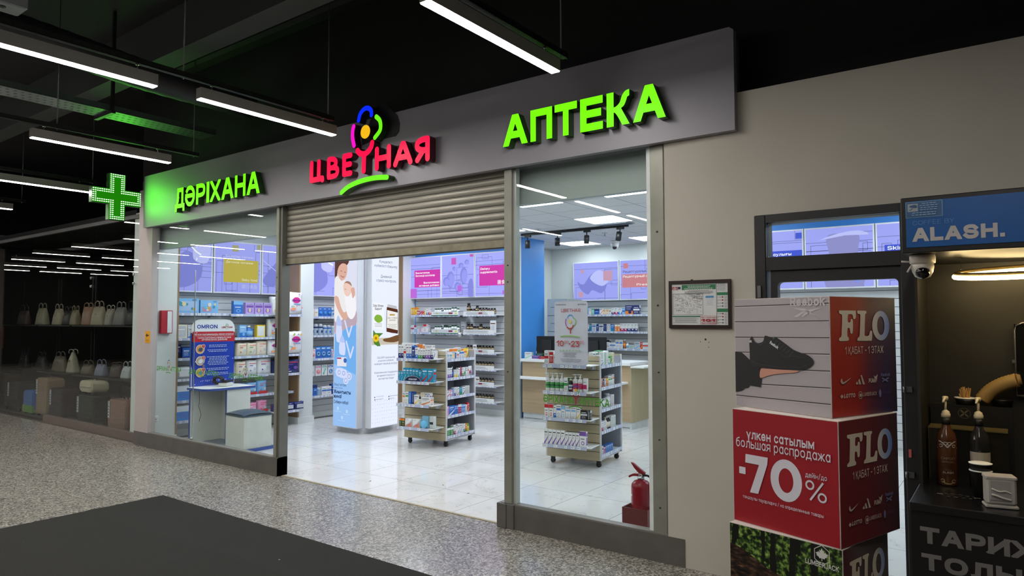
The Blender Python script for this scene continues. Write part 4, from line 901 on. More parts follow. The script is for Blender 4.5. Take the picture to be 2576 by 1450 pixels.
# side shelves: local frame turned so that +x runs away from the viewer along the stand, -y looks out
def side(W, L): return W @ Matrix(((0, -1, 0, L-.012), (1, 0, 0, .02), (0, 0, 1, 0), (0, 0, 0, 1)))
WS1, WS2 = side(W1, .683), side(W2, .66); t = "middle stand's "
LV = [1.096, .858, .621, .385, .131]
row(WS1, .01, .012, LV[0], t+'top side shelf', g1, [(2, 'c', .06, .075, .05, 'w', 't', 5), (1, 'c', .055, .08, .05, 'c', 'y', 5), (1, 'c', .03, .085, .05, 'b', 'n', 6), (1, 'c', .06, .08, .05, 'w', 'r', 5), (2, 'c', .05, .09, .05, 'w', 'b', 2), (1, 'c', .055, .1, .05, 'c', 'o', 2), (1, 'c', .04, .13, .05, 'y', 'k', 3)])
row(WS1, .03, .09, LV[0], t+'top side shelf, rear line', g1, [(2, 'c', .07, .12, .06, 'w', 't', 1), (2, 'c', .09, .13, .06, 'w', 'o', 2), (1, 'c', .07, .14, .06, 'w', 'g', 5), (2, 'c', .08, .12, .06, 'c', 'o', 2)])
row(WS1, .01, .015, LV[1], t+'second side shelf', g1, [(3, 'c', .04, .13, .04, 'w', 'p', 1), (1, 'b', .035, .14, .03, 'n', 'b', 0), (2, 'c', .045, .10, .04, 'w', 'y', 1), (1, 'c', .04, .12, .04, 'w', 't', 3), (1, 't', .035, .13, .03, 'a', 'm', 0), (1, 'c', .04, .12, .04, 'w', 'g', 1), (1, 't', .035, .12, .03, 'w', 'g', 0), (1, 'c', .035, .12, .04, 'w', 'l', 5), (1, 'c', .04, .12, .04, 'w', 'o', 5), (1, 't', .035, .13, .03, 'w', 'm', 0), (1, 't', .035, .13, .03, 'w', 'v', 0)])
row(WS1, .01, .015, LV[2], t+'middle side shelf', g1, [(1, 'c', .085, .08, .05, 'w', 'a', 3), (1, 'c', .05, .09, .05, 'q', 'w', 0), (1, 'c', .03, .1, .05, 'l', 'b', 6), (1, 'c', .035, .11, .05, 'w', 'n', 1), (1, 'c', .03, .11, .05, 'w', 'r', 6), (1, 'c', .04, .11, .05, 'w', 'r', 3), (2, 'c', .03, .1, .05, 't', 'g', 1), (1, 'c', .06, .1, .05, 'w', 'n', 3), (4, 'c', .022, .11, .06, 'w', 'k', 6)])
row(WS1, .01, .015, LV[3], t+'fourth side shelf', g1, [(1, 'c', .06, .12, .05, 'q', 'v', 5), (1, 'c', .12, .12, .06, 'b', 'w', 3), (2, 'c', .035, .115, .05, 'b', 'l', 5), (2, 'c', .035, .12, .05, 'm', 'w', 2), (2, 'c', .04, .11, .05, 'l', 'b', 5), (1, 'c', .04, .1, .05, 'w', 'r', 6), (1, 'c', .045, .12, .05, 'r', 'c', 3)])
row(WS1, .01, .015, LV[4], t+'lowest side shelf', g1, [(1, 'c', .025, .08, .04, 'w', 'o', 1), (2, 'c', .065, .1, .06, 'g', 'w', 2), (1, 'c', .045, .12, .05, 'w', 'm', 1), (1, 'c', .04, .1, .05, 'w', 'c', 5), (2, 'c', .04, .12, .05, 'w', 'b', 3), (1, 'c', .04, .11, .05, 'w', 's', 5), (1, 'c', .035, .11, .05, 'w', 'd', 1), (1, 'c', .04, .1, .05, 'o', 'g', 1), (1, 'c', .045, .1, .05, 'y', 'g', 2)])
t = "right stand's "
row(W2, .10, -.235, 1.116, t+'top front shelf', g2, [(1, 'c', .05, .15, .05, 'w', 'r', 0), (1, 'c', .06, .15, .05, 'w', 'r', 4), (1, 'c', .06, .12, .05, 'w', 'a', 5), (4, 'c', .06, .11, .05, 'w', 's', 5)])
row(W2, .11, -.235, .831, t+'second front shelf', g2, [(4, 'p', .052, .2, .04, 'w', 'g', 0), (1, 'c', .045, .15, .04, 'w', 'g', 0), (1, 'p', .048, .16, .04, 'k', 's', 0), (2, 'p', .052, .195, .04, 'w', 'a', 0), (1, 't', .06, .15, .04, 'w', 'a', 0)])
row(W2, .10, -.235, .546, t+'third front shelf', g2, [(2, 'c', .05, .14, .04, 'w', 'r', 2), (1, 'c', .03, .13, .04, 'w', 'b', 1), (1, 'c', .055, .14, .04, 'w', 'b', 5), (1, 'c', .045, .13, .04, 'w', 'l', 2), (2, 'c', .06, .13, .04, 'w', 'l', 5), (1, 'c', .045, .13, .04, 'w', 'y', 3), (1, 'c', .075, .1, .04, 'k', 's', 0), (1, 'c', .03, .1, .04, 'k', 's', 6)])
row(W2, .095, -.235, .259, t+'lowest front shelf', g2, [(5, 'c', .046, .155, .04, 'w', 'p', 3), (4, 'c', .038, .14, .04, 'w', 'p', 3), (1, 'c', .075, .16, .04, 'w', 'p', 2)])
row(WS2, .01, .015, LV[0], t+'top side shelf', g2, [(1, 'c', .045, .12, .05, 'w', 'b', 3), (1, 'c', .07, .07, .05, 'w', 'n', 3), (1, 'c', .15, .15, .05, 'w', 'g', 6), (1, 'c', .06, .07, .05, 'c', 't', 1), (1, 'c', .05, .09, .05, 'g', 'w', 3), (1, 'c', .06, .13, .05, 'c', 'y', 6)])
row(WS2, .02, .09, LV[0], t+'top side shelf, rear line', g2, [(2, 'c', .07, .15, .05, 'w', 'e', 1), (2, 'c', .07, .16, .05, 'g', 'w', 6), (2, 'c', .08, .15, .05, 'w', 'g', 5)])
row(WS2, .01, .015, LV[1], t+'second side shelf', g2, [(1, 'c', .03, .1, .05, 'w', 'b', 1), (1, 'c', .03, .1, .05, 'v', 'p', 6), (1, 'c', .03, .1, .05, 'o', 'k', 3), (1, 'c', .05, .08, .05, 'n', 'o', 1), (1, 'c', .05, .09, .05, 'w', 'n', 3), (1, 'c', .06, .09, .05, 'o', 'y', 2), (2, 'c', .055, .11, .05, 'w', 'g', 5), (1, 'c', .06, .12, .05, 'w', 'o', 5)])
row(WS2, .01, .015, LV[2], t+'middle side shelf', g2, [(1, 'c', .04, .12, .05, 'w', 'b', 1), (4, 'j', .055, .11, .05, 'w', 's', 0), (1, 'j', .08, .15, .08, 'w', 's', 0), (1, 'c', .08, .13, .05, 'w', 'a', 6)])
row(WS2, .01, .015, LV[3], t+'fourth side shelf', g2, [(2, 'c', .055, .1, .05, 'w', 'm', 1), (1, 'c', .075, .1, .05, 'w', 's', 5), (1, 'b', .045, .13, .04, 'w', 'c', 0), (2, 'b', .045, .14, .04, 'k', 'c', 0), (2, 'c', .07, .13, .05, 'w', 'g', 6)])
row(WS2, .01, .015, LV[4], t+'lowest side shelf', g2, [(1, 'c', .025, .1, .05, 'w', 'l', 1), (1, 'c', .035, .12, .05, 'n', 'p', 6), (1, 'c', .04, .09, .05, 'w', 'k', 5), (1, 'c', .05, .07, .05, 'q', 'm', 5), (4, 'c', .055, .08, .05, 'b', 'l', 3)])
# ================================================================ backlit picture boxes
LAV = '#a9adff'; lav = E(LAV, .95, True); lavd = E('#8b8fe6', .9); lavl = E('#c3c6ff', 1.0); lnk = mat('#4a4d8c', .5, emit=.35, sample=False); wfr = mat('#dcdee4', .35, var=.02); emw = E('#ffffff', 1.0)
def lightbox(label, Mx, w, h, draw, seed=0, d=.09, group='lavender backlit picture boxes'):
    """Mx maps local x right, y into the wall, z up; front at y=-d"""
    loc = Mx.to_translation(); ang = math.atan2(Mx[1][0], Mx[0][0])
    o = empty('backlit_picture', loc, ang, label, 'lightbox', group)
    MB().box(0, w, -d, 0, 0, h, wfr).build('frame', o)
    b = MB(); A = Art(b, (.018, -d-.0005, .018), step=.0008); W_, H_ = w-.036, h-.036; A.clip = (0, 0, W_, H_)
    A.rect(0, 0, W_, H_, lav); A.l = 2; rr = random.Random(seed)
    for i in range(9):
        x, y = rr.uniform(0, W_*.9), rr.uniform(0, H_*.9); q = rr.choice((0, 1, 2)); ww, hh = rr.uniform(.08, .35), rr.uniform(.06, .3)
        A.l = 2
        if q == 0: A.line([(x, y), (x+ww, y), (x+ww, y+hh), (x, y+hh)], .0035, lnk, closed=True)
        elif q == 1: A.line([(x, 0), (x, y), (x+ww, y)], .0035, lnk)
        else: A.line([(0, y), (W_, y)], .0035, lnk)
    A.l = 4; draw(A, W_, H_); b.build('picture', o); return o
def MW(x, y, z=0, rz=0): return Matrix.Translation((x, y, z)) @ Matrix.Rotation(rz, 4, 'Z')
RZL = PI/2     # left wall: local x -> +y, front looks to +x  (local -y -> +x)
def soft(A, pts, c=None): A.poly(pts, c or lavd, 4)
def d_baby(A, w, h): soft(A, [(0, .1), (.2, .05), (.42, .2), (.38, .45), (.2, .55), (.05, .4)]); soft(A, [(.3, .45), (.5, .4), (.55, .65), (.35, .7)], lavl); A.line([(w*.4, h*.9), (w*.6, h*.75), (w*.72, h*.7)], .02, emw)
def d_food(A, w, h):
    ye = E('#cdbb52', .9); A.rect(w*.18, h*.2, w*.78, h*.46, ye, .015); A.rect(w*.36, h*.82, w*.14, h*.13, E('#b9b488', .8)); A.rect(w*.92, h*.9, w*.08, h*.1, E('#b9b488', .8))
    A.text('Балалар тағамы', w*.22, h*.70, .032, E('#d9dcf6', .95), w=w*.62); A.text('Детское питание', w*.23, h*.585, .032, E('#f3f0dc', 1), w=w*.6); A.text('Baby food', w*.93, h*.235, .034, E('#f3f0dc', 1), 'r', w=w*.34); A.text('婴儿食品', w*.93, h*.09, .04, E('#cfd2f2', .95), 'r')
def d_hands(A, w, h): soft(A, [(0, .2), (.15, .1), (.4, .25), (.5, .55), (.35, .6), (.2, .45)]); A.line([(0, .5), (.3, .3), (.6, .35)], .012, lavl)
def d_bio(A, w, h):
    mg = E('#d53fb0', .9); A.rect(w*.13, h*.26, w*.87, h*.43, mg); A.text('Биологиялық', w*.17, h*.6, .036, emw, w=w*.48, bold=.01); A.text('белсенді қоспалар', w*.17, h*.53, .036, emw, w=w*.66, bold=.01)
    A.text('Биологически', w*.97, h*.35, .036, emw, 'r', w=w*.52, bold=.01); A.text('активные добавки', w*.97, h*.28, .036, emw, 'r', w=w*.68, bold=.01); A.rect(0, 0, w*.22, h*.23, E('#c06fe0', .9)); A.line([(w*.6, 0), (w*.6, h*.2)], .004, lnk)
def d_veg(A, w, h):
    for x, y, a, b_ in ((.28, .42, .12, .2), (.7, .5, .11, .2), (.5, .25, .09, .1), (.15, .38, .1, .11), (.62, .75, .08, .06), (.4, .68, .05, .05), (.8, .82, .07, .06)): A.disc(w*x, h*y, w*a, lavd, h*b_); A.disc(w*(x+.02), h*(y-.02), w*a*.8, E('#9a9ef2', .95), h*b_*.8)
    soft(A, [(w*.85, 0), (w, 0), (w*.99, h*.35), (w*.93, h*.42), (w*.86, h*.33)]); A.rect(w*.32, h*.78, w*.15, h*.16, E('#d05fc0', .9)); A.rect(w*.52, h*.13, w*.13, h*.14, E('#c06fe0', .9)); A.rect(w*.9, h*.94, w*.1, h*.06, mat('#d05fc0', .5, emit=.8, sample=False))
def d_diet(A, w, h):
    mg = E('#d53fb0', .9); A.rect(w*.12, h*.24, w*.88, h*.47, mg, .012); A.text('Dietary', w*.15, h*.61, .038, emw, w=w*.28, bold=.01); A.text('supplements', w*.15, h*.53, .038, emw, w=w*.5, bold=.01); A.text('膳食补', w*.98, h*.27, .05, emw, 'r'); A.rect(w*.8, h*.03, w*.1, h*.09, E('#c06fe0', .9))
def d_rx1(A, w, h):
    soft(A, [(.08, .35), (.2, .28), (.35, .45), (.5, .5), (.7, .3), (.6, .12), (.4, .18), (.3, .1), (.15, .2)]); soft(A, [(.35, .4), (.55, .55), (.75, .38), (.6, .25)], lavl)
    rs = E('#d9a8c4', .85); A.rect(w*.68, h*.5, w*.2, h*.26, rs); A.rect(w*.17, h*.72, w*.07, h*.1, rs); A.rect(w*.11, h*.08, w*.11, h*.14, rs)
def d_rx2(A, w, h):
    rd = E('#d98a94', .9); A.rect(w*.04, h*.3, w*.96, h*.34, rd, .012); A.text('Рецептуралық', w*.06, h*.68, .045, E('#4c4f80', .6), w=w*.5); A.text('Рецептурный отпуск', w*.06, h*.555, .045, emw, w=w*.72); A.text('Prescription', w*.95, h*.34, .04, emw, 'r', w=w*.6); A.rect(w*.07, h*.8, w*.1, h*.13, rd)
def d_skin1(A, w, h):
    bl = E('#4a5fe0', .9); A.rect(0, h*.36, w, h*.30, bl); A.text('қ саулығы', w*.62, h*.575, .04, emw, 'c', .01, w=w*.42); A.rect(w*.9, h*.86, w*.1, h*.1, bl); A.poly([(0, h*.95), (w*.4, h*.62), (w*.36, h*.68), (w*.04, h)], lavl)
    A.rect(w*.44, h*.74, w*.06, h*.12, bl)
def d_skin2(A, w, h):
    soft(A, [(w*.3, 0), (w*.36, h*.5), (w*.32, h*.85), (w*.55, h*.9), (w*.8, h*.86), (w*.78, h*.5), (w*.85, 0)], E('#9c9ad8', .9)); A.poly([(w*.2, h*.8), (w*.5, h*.9), (w*.8, h*.93), (w*.95, h*.85), (w*.6, h*.86)], lavl, 2); A.rect(w*.72, h*.06, w*.1, h*.1, E('#8f9af0', .9))
def d_skin3(A, w, h):
    bl = E('#4a5fe0', .9); A.rect(w*.1, h*.36, w*.9, h*.30, bl); A.text('Skin care', w*.14, h*.575, .045, emw, 'l', .01, w=w*.5)
bs = 'lavender backlit picture '
lightbox(bs+'with an infant, first above the baby shelves', MW(-9.31, 4.70, 1.995, RZL), .61, .765, d_baby, 1, .11)
lightbox('backlit picture with a mustard baby food block above the nappies', MW(-9.31, 5.325, 1.995, RZL), .76, .765, d_food, 2, .11)
lightbox(bs+'with pale hands, beside the mustard one', MW(-9.31, 6.10, 1.995, RZL), .49, .765, d_hands, 3, .11)
lightbox(bs+'above the bottles and soothers', MW(-9.31, 6.89, 1.995, RZL), .78, .765, d_baby, 4, .11); lightbox(bs+'hidden mostly by the lit column', MW(-9.31, 7.69, 1.995, RZL), .78, .765, d_hands, 5, .11)
lightbox(bs+'with magenta Cyrillic block over the vitamins', MW(-8.97, 9.14, 1.99), .765, .765, d_bio, 6, .1); lightbox(bs+'with beetroots and berries over the vitamins', MW(-8.20, 9.14, 1.99), .765, .765, d_veg, 7, .1); lightbox(bs+'with magenta English block over the vitamins', MW(-7.43, 9.14, 1.99), .765, .765, d_diet, 8, .1)
lightbox(bs+'with a folded paper, on the far wall', MW(-6.73, 11.21, 1.96), .965, .73, d_rx1, 9, .08); lightbox('backlit picture with a salmon prescription block on the far wall', MW(-5.75, 11.21, 1.96), .965, .73, d_rx2, 10, .08)
lightbox(bs+'with blue Kazakh block seen through the door', MW(-2.90, 9.165, 1.985), .79, .765, d_skin1, 12, .08); lightbox(bs+'with bare shoulders seen through the door', MW(-2.10, 9.165, 1.985), .79, .765, d_skin2, 13, .08); lightbox(bs+'with blue English block seen through the door', MW(-1.30, 9.165, 1.985), .79, .765, d_skin3, 14, .08)
def shelf(Mx, w, d, z, label, seed, group='white wall shelves with price strips', br=True):
    loc = Mx @ Vector((0, 0, z)); ang = math.atan2(Mx[1][0], Mx[0][0]); o = empty('wall_shelf', loc, ang, label, 'shelf', group)
    MB().box(0, w, -d, -.003, -.014, 0, white).build('board', o); b = MB(); price_strip(b, 0, w, -d, .004, None, seed); b.build('price_strip', o)
    if br:
        for x in (w*.2, w*.8): MB().prism([(0, -.015), (-d*.75, -.015), (-d*.75, -.022), (0, -.06)], -.003, .003, mat('#8f9499', .3, .5), Matrix(((0, 0, 1, x), (1, 0, 0, 0), (0, 1, 0, 0), (0, 0, 0, 1)))).build('bracket', o)
    return o
ML = MW(-9.31, 4.70, 0, RZL); ML2 = MW(-9.31, 6.89, 0, RZL); MBk = MW(-8.92, 9.145); MF_ = MW(-6.6, 11.22)
gb = 'baby goods on the left wall'
SHN = ['top', 'second', 'third', 'fourth', 'fifth', 'lowest']
for i, z in enumerate((1.69, 1.35, 1.08, .80, .51, .24)):
    shelf(ML, .78, .26, z+(.01 if i else .01), SHN[i]+' white shelf by the street glass on the left wall', 20+i); shelf(ML, .0001+.98, .28, z, SHN[i]+' white shelf of nappies on the left wall', 30+i) if 0 else None
    o = shelf(MW(-9.31, 5.50, 0, RZL), 1.08, .28, z, SHN[i]+' white shelf of nappies on the left wall', 30+i)
nb = 'shelf near the street glass'
def sh(M_, x, z, kind, w, h, d, f, a, st, desc, where, brand=None, name=None, cat=None, y=None, group=gb): return put(kind, w, h, d, f, a, st, M_, x, y if y is not None else -.25, z+.0015, where, '', group, 0, brand, desc, name, cat)
def toybox(x, z, w, h, seed, desc):
    b = MB().box(0, w, 0, .07, 0, h, pc_('l')); A = Art(b, (0, 0, 0)); rr = random.Random(seed); A.rect(w*.08, h*.15, w*.84, h*.65, P('#a9c6ea')) if seed == 1 else A.rect(w*.12, h*.12, w*.5, h*.35, P('#c48fa8'))
    for i in range(7): A.disc(w*rr.uniform(.15, .85), h*rr.uniform(.25, .7), w*rr.uniform(.06, .11), P(rr.choice(['#e8dca0', '#8c9be8', '#e7e0da', '#3f9ab8', '#d9b040', '#6fb6d8'])))
    A.text('МУК' if seed == 1 else 'ЧУК', w*.7, h*.84, h*.1, ink, 'l', .01); b.build('baby_gift_box', None, ML @ Vector((x, -.25, z+.0015)), RZL, desc, 'box', gb)
toybox(.02, 1.70, .32, .20, 1, 'wide light blue window box of baby toys, first on the top left shelf'); toybox(.36, 1.70, .26, .18, 2, 'light blue and peach toy box, second on the top left shelf')
sh(ML, .86, 1.69, 'c', .15, .19, .06, 'b', 'l', 2, 'blue milk formula carton', 'on the top nappy shelf')
for i in range(3):
    o = sh(ML, 1.05+i*.15, 1.69, 'c', .14, .17, .06, 'v', 'p', 5, ORD[i]+' lilac mother formula carton', 'from left on the top nappy shelf')
for i in range(3):
    b = MB(); A = Art(b, (0, -.001, 0)); A.text('NutriMa', .07, .135, .018, P('#3a2a86'), 'c', .01, w=.1); A.disc(.07, .06, .02, P('#e2c8a8'), .03); b.build('lettering', [o for o in bpy.data.objects if o.get('label', '').startswith(ORD[i]+' lilac')][0])
sh(ML, 1.50, 1.69, 'd', .26, .27, .12, 'w', 'm', 0, 'white polka nappy pack half behind the frame', 'at the end of the top nappy shelf', 'Merries', 'nappy_pack', 'nappies')
sh(ML, 1.62, 1.69, 'd', .24, .33, .12, 'c', 'm', 0, 'cream spotted nappy pack right of the frame', 'on the top nappy shelf', 'Merries', 'nappy_pack', 'nappies', -.27) if 0 else None
sh(ML, .02, 1.36, 'c', .16, .18, .1, 'c', 's', 4, 'beige breast pump carton', 'at the start of the second left shelf'); sh(ML, .19, 1.36, 'c', .22, .14, .1, 's', 'b', 3, 'silver carton with clear domes', 'on the second left shelf'); sh(ML, .19, 1.5015, 'c', .20, .03, .1, 'w', 'b', 0, 'thin white and rainbow box', 'lying on the silver carton')
sh(ML, .96, 1.35, 'c', .11, .18, .06, 'l', 'b', 1, 'light blue milk formula carton', 'beside the blood pressure poster'); sh(ML, 1.08, 1.35, 'b', .12, .17, .1, 'b', 'l', 0, 'blue milk formula tin', 'beside the blood pressure poster')
sh(ML, 1.24, 1.35, 'c', .14, .18, .06, 'y', 'w', 4, 'yellow formula carton with a heart', 'on the second nappy shelf'); sh(ML, 1.42, 1.35-.01, 'd', .27, .28, .13, 'w', 'm', 0, 'white nappy pack with magenta badge', 'on the second nappy shelf', 'Merries', 'nappy_pack', 'nappies') if 0 else None
sh(ML, .02, 1.09, 'c', .08, .18, .08, 'n', 'k', 1, 'navy carton', 'at the start of the third left shelf'); sh(ML, .11, 1.09, 'c', .13, .15, .08, 'n', 'b', 4, 'navy and blue pads carton', 'on the third left shelf'); sh(ML, .25, 1.09, 'c', .07, .15, .08, 't', 'b', 2, 'teal carton', 'on the third left shelf')
sh(ML, .04, .81, 'd', .3, .16, .14, 's', 'w', 0, 'clear pack of folded pads', 'on the fourth left shelf', None, 'pad_pack', 'pack')
for i, z in enumerate((.52, .25)):
    b = g_pack(.30, .20, .12, 'w', 'b', 0, 77, None); A = Art(b, (0, -.002, 0)); A.l = 4; A.rect(0, .0, .3, .12, P('#2f8fe0')); A.poly([(.05, .03), (.25, .03), (.27, .12), (.18, .10), (.05, .12)], P('#3f7fd8'), 2); A.rect(0, .12, .3, .075, P('#e4ecf4')); A.text('seni', .2, .14, .035, P('#1d2a6b'), 'l', .02)
    b.build('pad_pack', None, ML @ Vector((.05, -.25, z+.0015)), RZL, ('upper' if i == 0 else 'lower') + ' blue and white adult pad pack near the street glass', 'pack', gb)
def nap(x, z, w, h, f, a, st, desc, brand='HUGGIES', d=.12): return put('d', w, h, d, f, a, st, ML, x, -.27, z+.0015, '', '', gb, 0, brand, desc, 'nappy_pack', 'nappies')
def nap(x, z, w, h, f, a, st, desc, brand='HUGGIES', d=.12):
    k = (w, h, d, f, a, st, brand)
    _n[0] += 1; b = g_pack(w, h, d, f, a, st, _n[0], brand); return b.build('nappy_pack', None, ML @ Vector((x, -.27, z+.0015)), RZL, desc, 'nappies', gb)
nap(1.44, 1.35, .25, .27, 'w', 'm', 0, 'white nappy pack with magenta badge beside the window frame, second shelf', 'Merries')
nap(.93, 1.08, .15, .19, 'c', 'r', 0, 'cream nappy pack half hidden by the blood pressure poster, third shelf'); nap(1.09, 1.08, .15, .19, 'c', 'g', 0, 'cream nappy pack with green dots, third nappy shelf'); nap(1.25, 1.08, .16, .21, 'c', 'q', 0, 'taller cream nappy pack, third nappy shelf')
nap(1.44, 1.08, .24, .22, 'w', 'm', 0, 'white spotted nappy pack behind the window frame, third shelf', 'Merries')
nap(.92, .80, .15, .20, 'c', 'p', 0, 'white nappy pack with a cartoon, beside the poster, fourth shelf'); nap(1.09, .80, .16, .21, 'w', 'p', 0, 'white nappy pack with purple flag, fourth nappy shelf'); nap(1.27, .80, .22, .23, 'w', 'p', 0, 'widest white nappy pack with purple flag, fourth nappy shelf'); nap(1.51, .80, .2, .2, 'n', 'p', 0, 'dark purple nappy pack beside the window frame, fourth shelf')
nap(.95, .51, .14, .17, 'l', 'r', 1, 'light blue and red nappy pack, first on the fifth nappy shelf'); nap(1.11, .51, .14, .17, 'l', 'r', 1, 'light blue and red nappy pack, second on the fifth nappy shelf'); nap(1.27, .51, .15, .19, 'l', 'r', 1, 'taller light blue and red nappy pack, third on the fifth shelf')
nap(.93, .24, .14, .15, 'q', 'r', 1, 'pink nappy pack, first on the lowest nappy shelf'); nap(1.09, .24, .17, .15, 'q', 'w', 0, 'pink nappy pack, second on the lowest nappy shelf'); nap(1.28, .24, .15, .17, 'q', 'r', 1, 'pink and red nappy pack, third on the lowest nappy shelf')
# goods at the end of the niche, seen through the open entrance
for z, w, h, f, desc in ((1.70, .24, .33, 'w', 'cream spotted nappy pack on the top shelf beside the oak upright'), (1.10, .25, .33, 'w', 'cream spotted nappy pack on the middle shelf beside the oak upright')):
    _n[0] += 1; g_pack(w, h, .13, 'w', 'm', 0, _n[0], 'Merries').build('nappy_pack', None, ML @ Vector((1.67, -.44, z+.0015)), RZL, desc, 'nappies', gb)
_n[0] += 1; g_pack(.27, .2, .13, 'n', 'p', 0, _n[0], 'HUGGIES').build('nappy_pack', None, ML @ Vector((1.60, -.44, .8015)), RZL, 'dark purple nappy pack on a short shelf beside the oak upright', 'nappies', gb)
for i in range(3): _n[0] += 1; b = g_pack(.17, .11, .14, 'n', 's', 0, 300, None); b.build('nappy_pack', None, ML @ Vector((1.45+i*.18-.02, -.45, .2415)), RZL, ORD[i] + ' low purple nappy pack from left on the lowest shelf', 'nappies', gb)
for i, z in enumerate((1.69, 1.09, .80, .24)): shelf(MW(-9.31+.28+.002, 6.12, 0, RZL), .46, .18, z, ['top', 'middle', 'lower', 'lowest'][i]+' short shelf in front of the oak upright', 50+i, br=False)
# second niche: bottles and soothers
for i, z in enumerate((1.66, 1.36, .985, .39)): shelf(ML2, 1.5, .26, z, SHN[i]+' white shelf of baby bottles behind the lit column', 60+i)
gs = 'baby accessories behind the lit column'
row(ML2, .02, -.24, 1.662, 'top bottle shelf', gs, [(2, 'c', .07, .12, .05, 'c', 'w', 2), (3, 'h', .085, .15, .03, 'b', 'b', 0), (2, 'B', .07, .14, .07, 'l', 'b', 0), (3, 'h', .085, .15, .03, 'l', 'l', 1), (4, 'B', .07, .14, .07, 'l', 'w', 0)])
row(ML2, .02, -.24, 1.362, 'second bottle shelf', gs, [(3, 'B', .085, .18, .08, 'l', 'n', 0), (2, 'B', .08, .16, .08, 'l', 'b', 0), (2, 'B', .08, .15, .08, 'l', 'e', 0), (1, 'c', .08, .12, .06, 'w', 'g', 5), (4, 'B', .08, .17, .08, 'l', 'b', 0)])
row(ML2, .02, -.24, .987, 'third bottle shelf', gs, [(1, 'h', .10, .15, .03, 'w', 'q', 0), (3, 'h', .10, .19, .03, 'b', 'l', 1), (2, 'B', .07, .14, .07, 'l', 'q', 0), (3, 'h', .10, .18, .03, 'l', 'b', 2), (2, 'B', .07, .14, .07, 'l', 'b', 0)])
for i in range(7):
    o = put('h', .11, .17, .03, 'w', 'wqebqwb'[i], (1, 0, 2, 1, 0, 2, 1)[i], ML2, .03+i*.125, -.20, .70, 'hook row of the bottle wall', ORD[i], gs)
    MB().tube([(.055, .195, .155), (.055, .0, .155), (.055, -.01, .165)], .002, steel, 6).build('hook', o)
row(ML2, .02, -.24, .392, 'lowest bottle shelf', gs, [(2, 'c', .07, .17, .06, 'b', 'n', 2), (1, 'B', .09, .12, .08, 'l', 'l', 0), (2, 'c', .09, .13, .06, 'w', 'b', 0), (2, 'c', .06, .16, .06, 'n', 'b', 2), (4, 'c', .09, .12, .06, 'b', 'w', 0)])
put('c', .13, .09, .06, 'b', 'w', 3, ML2, .2, -.24, .5235+.02, 'stacked on the lowest bottle shelf', '', gs) if 0 else None
# back slat wall: cartons, white jars, brown jars
gv = 'vitamins on the back slat wall'
secs = [('cartons', -.10, .66), ('white jars', .61, .66), ('brown jars', 1.34, .72)]
for i, z in enumerate((1.695, 1.385, 1.06, .79, .52, .25)):
    for nm, x, w in secs:
        if i > 1 and nm != 'brown jars': 
            if i > 2: continue
        shelf(MW(-8.92+x, 9.145), w, .24, z, SHN[i]+' shelf of '+nm+' on the back slat wall', int(100*z+x*10)) if x > 0 else shelf(MW(-8.92+.10, 9.145), w-.12, .24, z, SHN[i]+' shelf of '+nm+' on the back slat wall', int(100*z))
t = 'back wall '
row(MBk, .10, -.23, 1.697, t+'top carton shelf', gv, [(2, 'c', .045, .13, .05, 'o', 'y', 4), (1, 'c', .05, .14, .05, 'y', 'o', 2), (1, 'c', .07, .07, .05, 'm', 'w', 0), (2, 'c', .05, .07, .05, 'r', 'w', 3), (1, 'c', .04, .11, .05, 'c', 'y', 1), (1, 'c', .045, .1, .05, 'w', 'b', 1), (1, 'c', .05, .12, .05, 'w', 'r', 1)])
row(MBk, .10, -.23, 1.387, t+'second carton shelf', gv, [(1, 'c', .08, .12, .05, 'w', 'a', 0), (1, 'c', .06, .08, .05, 'l', 'w', 2), (1, 'c', .05, .1, .05, 'w', 'e', 5), (1, 'c', .05, .06, .05, 'q', 'w', 3), (1, 'c', .05, .09, .05, 'w', 'c', 5), (1, 'c', .07, .14, .05, 'w', 'r', 2), (1, 'c', .04, .12, .05, 'w', 's', 5)])
def tray(x, z, w, seed, desc, gr):     # white card tray with a green foot
    b = MB().box(0, w, -.01, .19, 0, .004, white).box(0, w, -.012, -.009, -.02, .055, P('#e9ecea')); A = Art(b, (0, -.0125, -.02)); 
    if gr: A.rect(0, 0, w, .014, P('#1e6a3c')); A.l = 1; A.rect(w*.65, .03, .09, .03, P('#a3243c')); A.l = 1; A.disc(w*.2, .045, .016, P('#e3dc3c')); A.l = 1; A.disc(w*.92, .045, .018, P('#e3dc3c'))
    else: A.rect(w*.1, .02, w*.7, .004, ink); A.l = 1; A.rect(w*.5, .03, .08, .025, P('#a3242c') if seed % 2 else P('#e6e6e6'))
    A.lines(.02, .05, w*.8, 2, .012, .004, ink, seed); return b.build('display_tray', None, MBk @ Vector((x, -.235, z+.001)), 0, desc, 'tray')
for i, z in enumerate((1.695, 1.385)):
    tray(.62, z, .62, i, ('upper' if i == 0 else 'second') + ' white and green card tray of white jars on the back wall', True)
    row(MBk, .64, -.21, z+.006, t+('top' if i == 0 else 'second')+' white jar shelf', gv, [(3, 'j', .055, .105, .05, 'w', 'd', 0), (1, 'c', .035, .13, .02, 'w', 'k', 4), (3, 'j', .055, .105, .05, 'w', 'd', 0), (2, 'j', .06, .125, .05, 'w', 'd', 0), (1, 'j', .055, .105, .05, 'w', 'd', 0)])
put('c', .10, .12, .03, 'k', 's', 0, MBk, .78, -.10, 1.392, 'standing behind the white jars, second shelf', '', gv); put('c', .11, .19, .03, 'w', 's', 2, MBk, 1.14, -.06, 1.392, 'tall grey leaflet carton at the end of the jars', '', gv)
